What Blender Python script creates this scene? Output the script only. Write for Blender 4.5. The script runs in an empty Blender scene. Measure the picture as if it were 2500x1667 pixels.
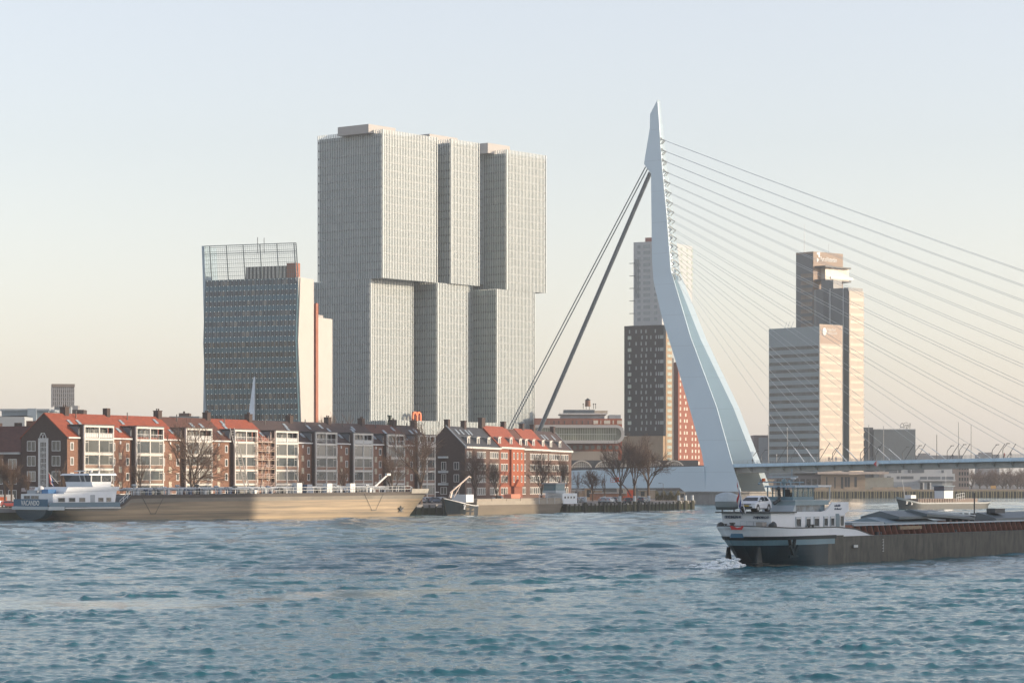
import bpy, math, random
import numpy as np
from mathutils import Vector, Matrix
R = math.radians
F, YH, H, CX = 6500.0, 1175.0, 7.8, 1250.0      # lens in photo pixels, horizon row, eye height
scene = bpy.context.scene
COL = scene.collection

# ------------------------------------------------------------------ camera
cam_d = bpy.data.cameras.new("camera"); cam = bpy.data.objects.new("camera", cam_d); COL.objects.link(cam)
cam.location = (0, 0, H); cam.rotation_euler = (R(90), 0, 0)
cam_d.sensor_width = 36; cam_d.lens = F / 2500 * 36; cam_d.shift_y = 0.1366
cam_d.clip_start = 1; cam_d.clip_end = 40000
scene.camera = cam
scene.render.resolution_x = 1024; scene.render.resolution_y = 682

# ------------------------------------------------------------------ sky and sun
SUN_AZ = Vector((0.9925, -0.122, 0)); SUN_EL = 13.0
w = bpy.data.worlds.new("World"); scene.world = w; w.use_nodes = True
wn = w.node_tree
for n in list(wn.nodes): wn.nodes.remove(n)
wo = wn.nodes.new('ShaderNodeOutputWorld'); bg = wn.nodes.new('ShaderNodeBackground')
sky = wn.nodes.new('ShaderNodeTexSky'); sky.sky_type = 'NISHITA'; sky.sun_disc = False
sky.sun_elevation = R(SUN_EL); sky.sun_rotation = math.atan2(SUN_AZ.x, SUN_AZ.y)
sky.altitude = 0; sky.air_density = 1.2; sky.dust_density = 0.8; sky.ozone_density = 2.4
bg.inputs['Strength'].default_value = 0.135
hs = wn.nodes.new('ShaderNodeHueSaturation'); hs.inputs['Saturation'].default_value = 0.50
tm = wn.nodes.new('ShaderNodeMix'); tm.data_type = 'RGBA'; tm.blend_type = 'MULTIPLY'; tm.inputs[0].default_value = 1.0; tm.inputs[7].default_value = (0.985, 0.92, 0.945, 1)
wn.links.new(sky.outputs[0], hs.inputs['Color']); wn.links.new(hs.outputs[0], tm.inputs[6]); wn.links.new(tm.outputs[2], bg.inputs['Color']); wn.links.new(bg.outputs[0], wo.inputs['Surface'])
sun_d = bpy.data.lights.new("sun", 'SUN'); sun_d.energy = 2.75; sun_d.angle = R(0.53); sun_d.color = (1.0, 0.80, 0.58)
sun = bpy.data.objects.new("sun", sun_d); COL.objects.link(sun)
sdir = Vector((SUN_AZ.x * math.cos(R(SUN_EL)), SUN_AZ.y * math.cos(R(SUN_EL)), math.sin(R(SUN_EL))))
sun.rotation_euler = sdir.to_track_quat('Z', 'Y').to_euler(); sun.location = (300, -50, 200)
vs = scene.view_settings
vs.view_transform = 'Standard'; vs.look = 'None'; vs.gamma = 1.0; vs.use_curve_mapping = False
vs.exposure = 1.08

# ------------------------------------------------------------------ helpers
MATS = {}
def mat(name, rgb, rough=0.7, metal=0.0, var=0.12, scale=0.6, spec=0.5, stretch=(1, 1, 1), rgb2=None, emit=0, rand=0.0, bump=0.0, bscale=6.0):
    """procedural material: base colour broken up by two noise scales; rand = per-object variation towards rgb2"""
    if name in MATS: return MATS[name]
    m = bpy.data.materials.new(name); m.use_nodes = True; nt = m.node_tree
    p = nt.nodes['Principled BSDF']
    p.inputs['Roughness'].default_value = rough; p.inputs['Metallic'].default_value = metal
    if 'Specular IOR Level' in p.inputs: p.inputs['Specular IOR Level'].default_value = spec
    tc = nt.nodes.new('ShaderNodeTexCoord'); mp = nt.nodes.new('ShaderNodeMapping'); mp.inputs['Scale'].default_value = stretch
    nt.links.new(tc.outputs['Object'], mp.inputs['Vector'])
    n1 = nt.nodes.new('ShaderNodeTexNoise'); n1.inputs['Scale'].default_value = scale; n1.inputs['Detail'].default_value = 6; n1.inputs['Roughness'].default_value = 0.65
    nt.links.new(mp.outputs[0], n1.inputs['Vector'])
    cr = nt.nodes.new('ShaderNodeMix'); cr.data_type = 'RGBA'
    a = tuple(max(0, c * (1 - var)) for c in rgb) + (1,); b = tuple(min(1, c * (1 + var)) for c in rgb) + (1,)
    if rgb2 is not None and rand == 0: a, b = tuple(rgb) + (1,), tuple(rgb2) + (1,)
    cr.inputs[6].default_value = a; cr.inputs[7].default_value = b
    ramp = nt.nodes.new('ShaderNodeMapRange'); ramp.inputs[1].default_value = 0.3; ramp.inputs[2].default_value = 0.7
    nt.links.new(n1.outputs[0], ramp.inputs[0]); nt.links.new(ramp.outputs[0], cr.inputs[0])
    out = cr.outputs[2]
    if rand > 0:
        oi = nt.nodes.new('ShaderNodeObjectInfo'); mx = nt.nodes.new('ShaderNodeMix'); mx.data_type = 'RGBA'
        pw = nt.nodes.new('ShaderNodeMath'); pw.operation = 'POWER'; pw.inputs[1].default_value = 2.2
        ml = nt.nodes.new('ShaderNodeMath'); ml.operation = 'MULTIPLY'; ml.inputs[1].default_value = rand
        nt.links.new(oi.outputs['Random'], pw.inputs[0]); nt.links.new(pw.outputs[0], ml.inputs[0]); nt.links.new(ml.outputs[0], mx.inputs[0])
        nt.links.new(out, mx.inputs[6]); mx.inputs[7].default_value = tuple(rgb2) + (1,); out = mx.outputs[2]
    nt.links.new(out, p.inputs['Base Color'])
    if bump > 0:
        nb = nt.nodes.new('ShaderNodeTexNoise'); nb.inputs['Scale'].default_value = bscale; nb.inputs['Detail'].default_value = 3
        nt.links.new(mp.outputs[0], nb.inputs['Vector'])
        bp = nt.nodes.new('ShaderNodeBump'); bp.inputs['Strength'].default_value = bump; bp.inputs['Distance'].default_value = 0.1
        nt.links.new(nb.outputs[0], bp.inputs['Height']); nt.links.new(bp.outputs[0], p.inputs['Normal'])
    if emit > 0:
        p.inputs['Emission Color'].default_value = tuple(rgb) + (1,); p.inputs['Emission Strength'].default_value = emit
    MATS[name] = m
    return m

def panel_mat(name, rgb, rgb2, cell, rough=0.2, spec=0.7, power=2.0):
    """glass with every pane its own tone (blinds, lit rooms): white noise on snapped object coordinates"""
    m = mat(name, rgb, rough, spec=spec, var=.1, scale=.1); nt = m.node_tree; p = nt.nodes['Principled BSDF']
    old = p.inputs['Base Color'].links[0].from_socket
    tc = nt.nodes.new('ShaderNodeTexCoord'); sn = nt.nodes.new('ShaderNodeVectorMath'); sn.operation = 'SNAP'; sn.inputs[1].default_value = cell
    wn_ = nt.nodes.new('ShaderNodeTexWhiteNoise'); pw = nt.nodes.new('ShaderNodeMath'); pw.operation = 'POWER'; pw.inputs[1].default_value = power
    mx = nt.nodes.new('ShaderNodeMix'); mx.data_type = 'RGBA'; mx.inputs[7].default_value = tuple(rgb2) + (1,)
    nt.links.new(tc.outputs['Object'], sn.inputs[0]); nt.links.new(sn.outputs[0], wn_.inputs['Vector']); nt.links.new(wn_.outputs['Value'], pw.inputs[0])
    nt.links.new(pw.outputs[0], mx.inputs[0]); nt.links.new(old, mx.inputs[6]); nt.links.new(mx.outputs[2], p.inputs['Base Color'])
    return m
def add_seams(m, pitch, dark=0.82, width=0.012):
    """thin plate seams: a dark line every pitch metres of height"""
    nt = m.node_tree; p = nt.nodes['Principled BSDF']; old = p.inputs['Base Color'].links[0].from_socket
    tc = nt.nodes.new('ShaderNodeTexCoord'); sp = nt.nodes.new('ShaderNodeSeparateXYZ'); nt.links.new(tc.outputs['Object'], sp.inputs[0])
    d = nt.nodes.new('ShaderNodeMath'); d.operation = 'DIVIDE'; d.inputs[1].default_value = pitch; nt.links.new(sp.outputs[2], d.inputs[0])
    f = nt.nodes.new('ShaderNodeMath'); f.operation = 'FRACT'; nt.links.new(d.outputs[0], f.inputs[0])
    l = nt.nodes.new('ShaderNodeMath'); l.operation = 'LESS_THAN'; l.inputs[1].default_value = width; nt.links.new(f.outputs[0], l.inputs[0])
    mx = nt.nodes.new('ShaderNodeMix'); mx.data_type = 'RGBA'; mx.blend_type = 'MULTIPLY'; mx.inputs[7].default_value = (dark, dark, dark, 1)
    nt.links.new(l.outputs[0], mx.inputs[0]); nt.links.new(old, mx.inputs[6]); nt.links.new(mx.outputs[2], p.inputs['Base Color'])

class MB:
    """collects boxes, quads, tubes; build() links them as ONE mesh object"""
    def __init__(s): s.v = []; s.f = []; s.m = []
    def add(s, vs_, fs, m=0):
        o = len(s.v); s.v += [tuple(v) for v in vs_]; s.f += [tuple(i + o for i in f) for f in fs]; s.m += [m] * len(fs); return s
    def box(s, x0, x1, y0, y1, z0, z1, m=0):
        return s.add([(x0, y0, z0), (x1, y0, z0), (x1, y1, z0), (x0, y1, z0), (x0, y0, z1), (x1, y0, z1), (x1, y1, z1), (x0, y1, z1)],
                     [(0, 3, 2, 1), (4, 5, 6, 7), (0, 1, 5, 4), (1, 2, 6, 5), (2, 3, 7, 6), (3, 0, 4, 7)], m)
    def hexa(s, b, t, m=0):
        return s.add(list(b) + list(t), [(0, 3, 2, 1), (4, 5, 6, 7), (0, 1, 5, 4), (1, 2, 6, 5), (2, 3, 7, 6), (3, 0, 4, 7)], m)
    def prism(s, poly, z0, z1, m=0):
        n = len(poly); vs_ = [(p[0], p[1], z0) for p in poly] + [(p[0], p[1], z1) for p in poly]
        return s.add(vs_, [tuple(range(n - 1, -1, -1)), tuple(range(n, 2 * n))] + [(i, (i + 1) % n, n + (i + 1) % n, n + i) for i in range(n)], m)
    def extr(s, poly, d, m=0):
        """closed 3-D polygon extruded by vector d"""
        n = len(poly); d = Vector(d); vs_ = [Vector(p) for p in poly] + [Vector(p) + d for p in poly]
        return s.add(vs_, [tuple(range(n - 1, -1, -1)), tuple(range(n, 2 * n))] + [(i, (i + 1) % n, n + (i + 1) % n, n + i) for i in range(n)], m)
    def tube(s, a, b, r0, r1=None, n=6, m=0):
        a = Vector(a); b = Vector(b); r1 = r0 if r1 is None else r1
        d = (b - a); 
        if d.length < 1e-6: return s
        d.normalize(); u = d.orthogonal().normalized(); w_ = d.cross(u); vs_ = []
        for c, r in ((a, r0), (b, r1)):
            for i in range(n):
                t = 2 * math.pi * i / n; vs_.append(c + u * (math.cos(t) * r) + w_ * (math.sin(t) * r))
        return s.add(vs_, [tuple(range(n - 1, -1, -1)), tuple(range(n, 2 * n))] + [(i, (i + 1) % n, n + (i + 1) % n, n + i) for i in range(n)], m)
    def bar(s, a, b, w_, h_, m=0):
        """rectangular bar from a to b, w_ across (horizontal), h_ other way"""
        a = Vector(a); b = Vector(b); d = (b - a).normalized()
        up = Vector((0, 0, 1)) if abs(d.z) < 0.95 else Vector((0, 1, 0))
        x = d.cross(up).normalized() * (w_ / 2); z = x.cross(d).normalized() * (h_ / 2)
        return s.hexa([a - x - z, a + x - z, a + x + z, a - x + z], [b - x - z, b + x - z, b + x + z, b - x + z], m)
    def ball(s, c, r, n=8, k=6, m=0, sq=(1, 1, 1)):
        vs_ = []; fs = []
        for j in range(k + 1):
            ph = math.pi * j / k
            for i in range(n):
                t = 2 * math.pi * i / n
                vs_.append((c[0] + r * sq[0] * math.sin(ph) * math.cos(t), c[1] + r * sq[1] * math.sin(ph) * math.sin(t), c[2] + r * sq[2] * math.cos(ph)))
        for j in range(k):
            for i in range(n):
                fs.append((j * n + i, (j + 1) * n + i, (j + 1) * n + (i + 1) % n, j * n + (i + 1) % n))
        return s.add(vs_, fs, m)
    def build(s, name, mats, parent=None, smooth=False, label=None):
        me = bpy.data.meshes.new(name); me.from_pydata(s.v, [], s.f)
        for mm in (mats if isinstance(mats, (list, tuple)) else [mats]): me.materials.append(mm)
        me.polygons.foreach_set('material_index', s.m)
        if smooth: me.polygons.foreach_set('use_smooth', [True] * len(s.f))
        me.update()
        o = bpy.data.objects.new(name, me); COL.objects.link(o)
        if parent is not None: o.parent = parent
        if label: o['label'] = label
        return o

def tag(o, label, cat, group=None, kind=None):
    o['label'] = label; o['category'] = cat
    if group: o['group'] = group
    if kind: o['kind'] = kind
    return o
def thing(name, label, cat, loc=(0, 0, 0), rot=0.0, group=None):
    o = bpy.data.objects.new(name, None); COL.objects.link(o); o.empty_display_size = 0.5
    o.location = loc; o.rotation_euler = (0, 0, rot)
    return tag(o, label, cat, group)
def struct(o): o['kind'] = 'structure'; return o
def inst(src, parent, loc=(0, 0, 0), rot=(0, 0, 0), scl=(1, 1, 1), name=None):
    """another object on the same mesh, as a part of parent"""
    c = bpy.data.objects.new(name or src.name.split('.')[0], src.data); COL.objects.link(c)
    c.parent = parent; c.location = loc; c.rotation_euler = rot; c.scale = scl
    return c
def copy_tree(o, parent=None):
    c = o.copy(); COL.objects.link(c); c.parent = parent
    for ch in list(o.children): copy_tree(ch, c)
    return c
def text_mesh(txt, size, depth=0.02, bold=0.0, shear=0.0):
    cu = bpy.data.curves.new('lettering', 'FONT'); cu.body = txt; cu.size = size; cu.extrude = depth; cu.offset = bold; cu.shear = shear
    cu.resolution_u = 3
    ob = bpy.data.objects.new('lettering', cu); COL.objects.link(ob)
    dg = bpy.context.evaluated_depsgraph_get(); dg.update()
    me = bpy.data.meshes.new_from_object(ob.evaluated_get(dg)); bpy.data.objects.remove(ob)
    return me
def text(txt, size, m, parent, origin, xdir, label=None, width=None, name='lettering', up=(0, 0, 1), bold=0.0, shear=0.0):
    me = text_mesh(txt, size, 0.03, bold, shear); me.materials.clear(); me.materials.append(m)
    o = bpy.data.objects.new(name, me); COL.objects.link(o)
    x = Vector(xdir).normalized(); z = Vector(up); n = x.cross(z).normalized()
    sx = 1.0
    if width:
        xs = [v.co.x for v in me.vertices]; sx = width / (max(xs) - min(xs))
    M = Matrix(((x.x * sx, z.x, n.x, origin[0]), (x.y * sx, z.y, n.y, origin[1]), (x.z * sx, z.z, n.z, origin[2]), (0, 0, 0, 1)))
    me.transform(M); o.parent = parent
    if label: o['label'] = label
    return o

# frame = (origin x, origin y, unit direction) ; a photo column u at depth offset l in that frame gives the distance t along it
def solve_t(ox, oy, d, px, l=0.0):
    u = (px - CX) / F; ax = ox - d[1] * l; ay = oy + d[0] * l
    return (ax - u * ay) / (u * d[1] - d[0])
def zat(py, D): return H + (YH - py) / F * D

# ------------------------------------------------------------------ materials
WHITE = mat('white_paint', (0.60, 0.61, 0.60), 0.5, var=0.05, scale=0.8)
CREAM = mat('cream_paint', (0.60, 0.59, 0.55), 0.55, var=0.06, scale=0.7)
GREYP = mat('grey_paint', (0.30, 0.34, 0.37), 0.5, var=0.10)
DARKM = mat('dark_metal', (0.035, 0.045, 0.05), 0.5, var=0.2)
STEEL = mat('steel', (0.42, 0.45, 0.47), 0.4, 0.4, var=0.1)
BRICK_BROWN = mat('brown_brick', (0.20, 0.105, 0.068), 0.85, var=0.28, scale=1.3, stretch=(1, 1, 2.5), bump=0.3, bscale=9)
BRICK_DARK = mat('dark_brick', (0.062, 0.042, 0.036), 0.85, var=0.25, scale=1.2, stretch=(1, 1, 2.5))
BRICK_ORANGE = mat('orange_brick', (0.30, 0.080, 0.032), 0.85, var=0.18, scale=1.0, stretch=(1, 1, 2.5))
BRICK_RED = mat('red_brick', (0.24, 0.078, 0.045), 0.85, var=0.15, scale=1.0, stretch=(1, 1, 2.5))
ROOF_RED = mat('red_tiles', (0.25, 0.058, 0.026), 0.75, var=0.25, scale=0.9, stretch=(1, 1, 3), bump=0.5, bscale=5)
ROOF_BROWN = mat('brown_tiles', (0.095, 0.038, 0.025), 0.8, var=0.3, scale=0.9, stretch=(1, 1, 3), bump=0.5, bscale=5)
ROOF_DARK = mat('dark_tiles', (0.052, 0.034, 0.031), 0.75, var=0.35, scale=0.8, stretch=(1, 1, 3), bump=0.5, bscale=5)
ROOF_SLATE = mat('slate_tiles', (0.030, 0.032, 0.036), 0.6, var=0.3, scale=0.9)
FLAT_ROOF = mat('bitumen', (0.10, 0.10, 0.10), 0.9)
PANE = mat('window_glass', (0.030, 0.045, 0.050), 0.12, spec=0.9, var=0.3, scale=0.9, rgb2=(0.30, 0.29, 0.25), rand=0.75)
PANE_DARK = mat('dark_glass', (0.020, 0.030, 0.036), 0.10, spec=0.9, var=0.3)
CONCRETE = mat('concrete', (0.26, 0.25, 0.235), 0.85, var=0.22, scale=0.5, stretch=(1, 1, 0.35))
CONC_TAN = mat('tan_concrete', (0.42, 0.34, 0.26), 0.85, var=0.12, scale=0.3)
ASPHALT = mat('asphalt', (0.07, 0.07, 0.07), 0.9, var=0.2, scale=0.3)
PAVING = mat('paving', (0.20, 0.17, 0.145), 0.9, var=0.2, scale=0.4)
BARK = mat('bark', (0.105, 0.078, 0.058), 0.95, var=0.3, scale=2)
TWIG = mat('twigs', (0.135, 0.088, 0.062), 0.95, var=0.3, scale=1)
HAZE_D = 0.00012
# ------------------------------------------------------------------ water
def make_water():
    rng = np.random.RandomState(7)
    fine = np.linspace(-13.5, 13.5, 960); m_ = 13.5 + 22.5 * np.linspace(0, 1, 230)[1:] ** 1.15; o_ = np.linspace(36, 68, 30)[1:]; right = np.concatenate([m_, o_]); left = -right[::-1]
    az = np.radians(np.concatenate([left, fine, right]))
    r = [12.0]
    while r[-1] < 45: r.append(r[-1] * 1.03)
    while r[-1] < 90: r.append(r[-1] * 1.006)
    while r[-1] < 330: r.append(r[-1] * 1.0017)
    while r[-1] < 1000: r.append(r[-1] * 1.003)
    while r[-1] < 6500: r.append(r[-1] * 1.08)
    r = np.array(r)
    A, D = np.meshgrid(az, r); X = D * np.tan(np.clip(A, -1.2, 1.2)); Y = D.copy()
    Z = np.zeros_like(X); DX = np.zeros_like(X); DY = np.zeros_like(X)
    # wake: smooth strip behind the barge, from its stern off to the lower left
    wx = np.array([-200, -60, -22, -5, 8, 14, 21]); wy = np.array([130, 160, 172, 187, 208, 222, 240])
    yc = np.interp(X, wx, wy); hw = np.interp(X, wx, [9, 8, 8, 6, 5, 4.5, 4])
    d = (Y - yc) / hw + 0.5 * np.sin(X * 0.21) + 0.25 * np.sin(X * 0.63 + 1)
    wake = np.exp(-(d ** 4)) * (X < 19)
    wake = wake * np.clip(.75 + .5 * np.sin(X * .17 + 2 * np.sin(Y * .13)) * np.sin(X * .43 + Y * .3), .72, 1) * np.interp(X, [-25, -8, 10], [1, .9, .55])
    edge = np.exp(-((np.abs(d) - 1.45) / 0.35) ** 2) * (X < 19)
    lown = 0.5 + 0.25 * np.sin(X * 0.045 + Y * 0.031 + 1) + 0.25 * np.sin(X * -0.021 + Y * 0.053 + 2) * np.sin(X * 0.09 + 0.7) + 0.15 * np.sin(X * .33 + 2.2 * np.sin(Y * .11))
    amp = (0.62 + 0.5 * np.clip(lown, 0, 1)) * (1 - 0.86 * wake) * (1 + 0.55 * edge)
    sp = np.where(D < 330, D * 0.0017, D * 0.003)
    lat = np.clip((np.abs(A) - R(32)) / R(4.0), 0, 1)
    for i in range(96):
        lam = 0.42 * (4.2 / 0.42) ** (rng.rand() ** 1.5)
        th = R(90) + R(190) + rng.randn() * R(18 + 40 * (lam < 1.3)); k = 2 * math.pi / lam
        a = 0.0044 * lam ** 0.95 * (1.6 if lam < .9 else 1) * (0.6 + 0.8 * rng.rand())
        ph = rng.rand() * 6.28
        arg = k * (X * math.cos(th) + Y * math.sin(th)) + ph + 0.9 * np.sin(0.13 * X + 0.09 * Y + ph * 3)
        fade = np.clip(lam / sp / 2.2 - 0.6, 0, 1) * (1 - lat)
        aa = a * amp * fade
        Z += aa * np.cos(arg); q = 0.75
        DX -= q * aa * math.cos(th) * np.sin(arg); DY -= q * aa * math.sin(th) * np.sin(arg)
    for i in range(26):
        lam = 2.4 * (9.0 / 2.4) ** rng.rand(); th = R(90) + R(190) + rng.randn() * R(24); k = 2 * math.pi / lam; ph = rng.rand() * 6.28
        arg = k * (X * math.cos(th) + Y * math.sin(th)) + ph + 0.8 * np.sin(0.11 * X + 0.07 * Y + ph * 3)
        Z += 0.0055 * lam * np.clip((D - 170) / 170, 0, 1) * np.clip(lam / sp / 2.2 - 0.6, 0, 1) * (1 - lat) * np.cos(arg)
    rms = Z[(D > 90) & (D < 200)].std(); Z = Z * (1 + .18 * np.clip(Z / rms, -2, 3))
    X2 = X + DX; Y2 = Y + DY
    nr, nc = X.shape
    co = np.stack([X2, Y2, Z], -1).reshape(-1, 3).astype(np.float32)
    idx = np.arange(nr * nc).reshape(nr, nc)
    q = np.stack([idx[:-1, :-1], idx[:-1, 1:], idx[1:, 1:], idx[1:, :-1]], -1).reshape(-1, 4).astype(np.int32)
    me = bpy.data.meshes.new('water'); me.vertices.add(len(co)); me.vertices.foreach_set('co', co.ravel())
    me.loops.add(q.size); me.loops.foreach_set('vertex_index', q.ravel())
    me.polygons.add(len(q)); me.polygons.foreach_set('loop_start', np.arange(0, q.size, 4, dtype=np.int32))
    me.polygons.foreach_set('use_smooth', np.ones(len(q), dtype=bool)); me.update(calc_edges=True)
    at = me.attributes.new('calm', 'FLOAT', 'POINT'); at.data.foreach_set('value', wake.astype(np.float32).ravel())
    o = bpy.data.objects.new('water', me); COL.objects.link(o); struct(o)
    m = bpy.data.materials.new('river_water'); m.use_nodes = True; nt = m.node_tree; p = nt.nodes['Principled BSDF']
    p.inputs['Base Color'].default_value = (0.013, 0.105, 0.135, 1); p.inputs['Roughness'].default_value = 0.07; p.inputs['IOR'].default_value = 1.36; p.inputs['Specular Tint'].default_value = (.93, 1, 1, 1)
    tc = nt.nodes.new('ShaderNodeTexCoord'); mp = nt.nodes.new('ShaderNodeMapping'); mp.inputs['Scale'].default_value = (0.55, 1.0, 1); mp.inputs['Rotation'].default_value = (0, 0, R(12))
    nt.links.new(tc.outputs['Object'], mp.inputs[0])
    n = nt.nodes.new('ShaderNodeTexNoise'); n.inputs['Scale'].default_value = 3.2; n.inputs['Detail'].default_value = 7; n.inputs['Roughness'].default_value = 0.62
    n2 = nt.nodes.new('ShaderNodeTexNoise'); n2.inputs['Scale'].default_value = 0.55; n2.inputs['Detail'].default_value = 3
    nt.links.new(mp.outputs[0], n.inputs['Vector']); nt.links.new(mp.outputs[0], n2.inputs['Vector'])
    ad = nt.nodes.new('ShaderNodeMath'); ad.operation = 'MULTIPLY_ADD'; ad.inputs[1].default_value = 1.5
    nt.links.new(n2.outputs[0], ad.inputs[0]); nt.links.new(n.outputs[0], ad.inputs[2])
    b = nt.nodes.new('ShaderNodeBump'); b.inputs['Distance'].default_value = 0.12
    av = nt.nodes.new('ShaderNodeAttribute'); av.attribute_name = 'calm'
    mr = nt.nodes.new('ShaderNodeMapRange'); mr.inputs[3].default_value = WATER_BUMP; mr.inputs[4].default_value = WATER_BUMP * 0.2
    nt.links.new(av.outputs['Fac'], mr.inputs[0]); nt.links.new(mr.outputs[0], b.inputs['Strength'])
    nt.links.new(ad.outputs[0], b.inputs['Height']); nt.links.new(b.outputs[0], p.inputs['Normal'])
    me.materials.append(m)
WATER_BUMP = 0.5
make_water()

# ------------------------------------------------------------------ land
GZ = 2.4                                        # island street level
FZ = 3.6                                        # far bank street level
island = [(-287, 311), (-89.5, 536), (-23.5, 611), (14.4, 667), (50.5, 745), (46, 790), (34, 860), (-40, 905), (-500, 760), (-800, 420)]
far = [(-5000, 925), (20, 925), (52, 990), (104, 1003), (112, 1120), (125, 1288), (700, 1288), (3000, 1500), (5000, 2000), (5000, 6400), (-5000, 6400)]
near_bank = [(-500, -600), (-260, -50), (14, -7), (120, 60), (205, 180), (225, 640), (300, 760), (600, 900), (1800, 1000), (3000, 800), (3000, -600)]
struct(MB().prism(island, -3, GZ).build('island_ground', PAVING))
struct(MB().prism(far, -3, FZ).build('far_bank_ground', ASPHALT))
struct(MB().prism(near_bank, -3, 3.2).build('near_bank_ground', PAVING))

# haze: the evening air over the river
hz = MB().box(-30500, 30500, -700, 7000, -4.2, 160).build('haze', [])
hm = bpy.data.materials.new('evening_air'); hm.use_nodes = True; nt = hm.node_tree
for n in list(nt.nodes): nt.nodes.remove(n)
mo = nt.nodes.new('ShaderNodeOutputMaterial'); pv = nt.nodes.new('ShaderNodeVolumePrincipled')
pv.inputs['Color'].default_value = (0.93, 0.97, 1.0, 1); pv.inputs['Density'].default_value = HAZE_D; pv.inputs['Anisotropy'].default_value = 0.2
nt.links.new(pv.outputs[0], mo.inputs['Volume']); hz.data.materials.append(hm); hz['kind'] = 'stuff'
# ------------------------------------------------------------------ high-rise on the far bank
def fins(mb, p0, p1, z0, z1, pitch, w_, d_, gap_rows=3.4, m_fin=0, m_band=1, nrm=None):
    """vertical fins in front of a wall from p0 to p1 (local xy) plus floor bands"""
    p0 = Vector((p0[0], p0[1], 0)); p1 = Vector((p1[0], p1[1], 0)); L = (p1 - p0).length; t = (p1 - p0) / L
    n = nrm if nrm is not None else Vector((t.y, -t.x, 0))
    k = max(1, int(round(L / pitch))); st = L / k
    for i in range(k + 1):
        c = p0 + t * (i * st); a = c - t * (w_ / 2); b = c + t * (w_ / 2); o = n * d_
        mb.hexa([a + Vector((0, 0, z0)), b + Vector((0, 0, z0)), b + o + Vector((0, 0, z0)), a + o + Vector((0, 0, z0))],
                [a + Vector((0, 0, z1)), b + Vector((0, 0, z1)), b + o + Vector((0, 0, z1)), a + o + Vector((0, 0, z1))], m_fin)
    if gap_rows:
        z = z1 - 3.4
        while z > z0 + 1:
            o = n * (d_ * 0.55)
            mb.hexa([p0 + Vector((0, 0, z)), p1 + Vector((0, 0, z)), p1 + o + Vector((0, 0, z)), p0 + o + Vector((0, 0, z))],
                    [p0 + Vector((0, 0, z + .75)), p1 + Vector((0, 0, z + .75)), p1 + o + Vector((0, 0, z + .75)), p0 + o + Vector((0, 0, z + .75))], m_band)
            z -= gap_rows

DR_FIN = mat('aluminium_fins', (0.45, 0.495, 0.49), 0.35, 0.0, var=0.05)
DR_GLASS = panel_mat('curtain_glass', (0.06, 0.125, 0.15), (.24, .28, .28), (1.96, 1.96, 3.4), .18, .7)
DR_BAND = mat('floor_bands', (0.035, 0.06, 0.075), 0.4, var=0.1)
DR_BOX = mat('roof_cladding', (0.33, 0.32, 0.31), 0.6, var=0.05)
def glass_tower(root):
    blocks = [('upper_block', 0, 34.7, 0, 36, 91.1, 152), ('upper_block', 41.3, 60, -2, 34, 91.1, 152), ('upper_block', 84, 111.9, 2.3, 37, 91.1, 152),
              ('lower_block', 0, 26.6, 6.5, 45, 33, 91.1), ('lower_block', 34, 53.8, -.7, 40, 33, 91.1), ('lower_block', 77.4, 104, 2.4, 40, 33, 91.1),
              ('link_block', 60.02, 83.98, 15, 34, 94, 151), ('link_block', 53.82, 77.38, 16, 36, 33, 93.9), ('link_block', 26.62, 33.98, 13, 36, 33, 88),
              ('podium', -0.4, 112, -2.6, 45, FZ, 33), ('podium', 112.02, 121, -2.6, 30, FZ, 29)]
    for i, (nm, x0, x1, y0, y1, z0, z1) in enumerate(blocks):
        mb = MB(); mb.box(x0 + .35, x1 - .35, y0 + .35, y1 - .35, z0 + (0.02 if nm != 'podium' else 0), z1 - (1.6 if nm == 'upper_block' else .3), 2)
        if nm == 'podium': z0b = z0
        fins(mb, (x0, y0 + .35), (x1, y0 + .35), z0, z1, 0.98, 0.48, 0.25, 3.4)
        fins(mb, (x0 + .35, y1), (x0 + .35, y0), z0, z1, 0.98, 0.33, 0.35, 3.4)
        fins(mb, (x1 - .35, y0), (x1 - .35, y1), z0, z1, 1.96, 0.46, 0.35, 3.4)
        mb.box(x0, x1, y0, y1, z1 - .0, z1 + .02, 0) if False else None
        mb.build(nm, [DR_FIN, DR_BAND, DR_GLASS], root)
        if nm == 'upper_block':                     # a few windows tilted open, seen as dark slots
            pass
    def roofbox(px0, pxc, px1, top, y):
        x0 = solve_t(-53, 1090, (.624, .782), pxc, y); x1 = solve_t(-53, 1090, (.624, .782), px1, y)
        D = 1090 + .782 * x0 + .624 * y
        MB().box(x0, x1, y, y + 17, 150.5, zat(top, D)).build('plant_room', DR_BOX, root)
    roofbox(842, 899.6, 965.6, 303, 5); roofbox(1030, 1049, 1117, 327, 9); roofbox(1168, 1191, 1245, 349, 9)
a = math.atan2(.782, .624)
t = thing('glass_tower', 'tallest and widest glass tower block, of shifted stacked slabs with close vertical ribs', 'skyscraper', (-53, 1090, 0), a)
glass_tower(t)
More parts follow.
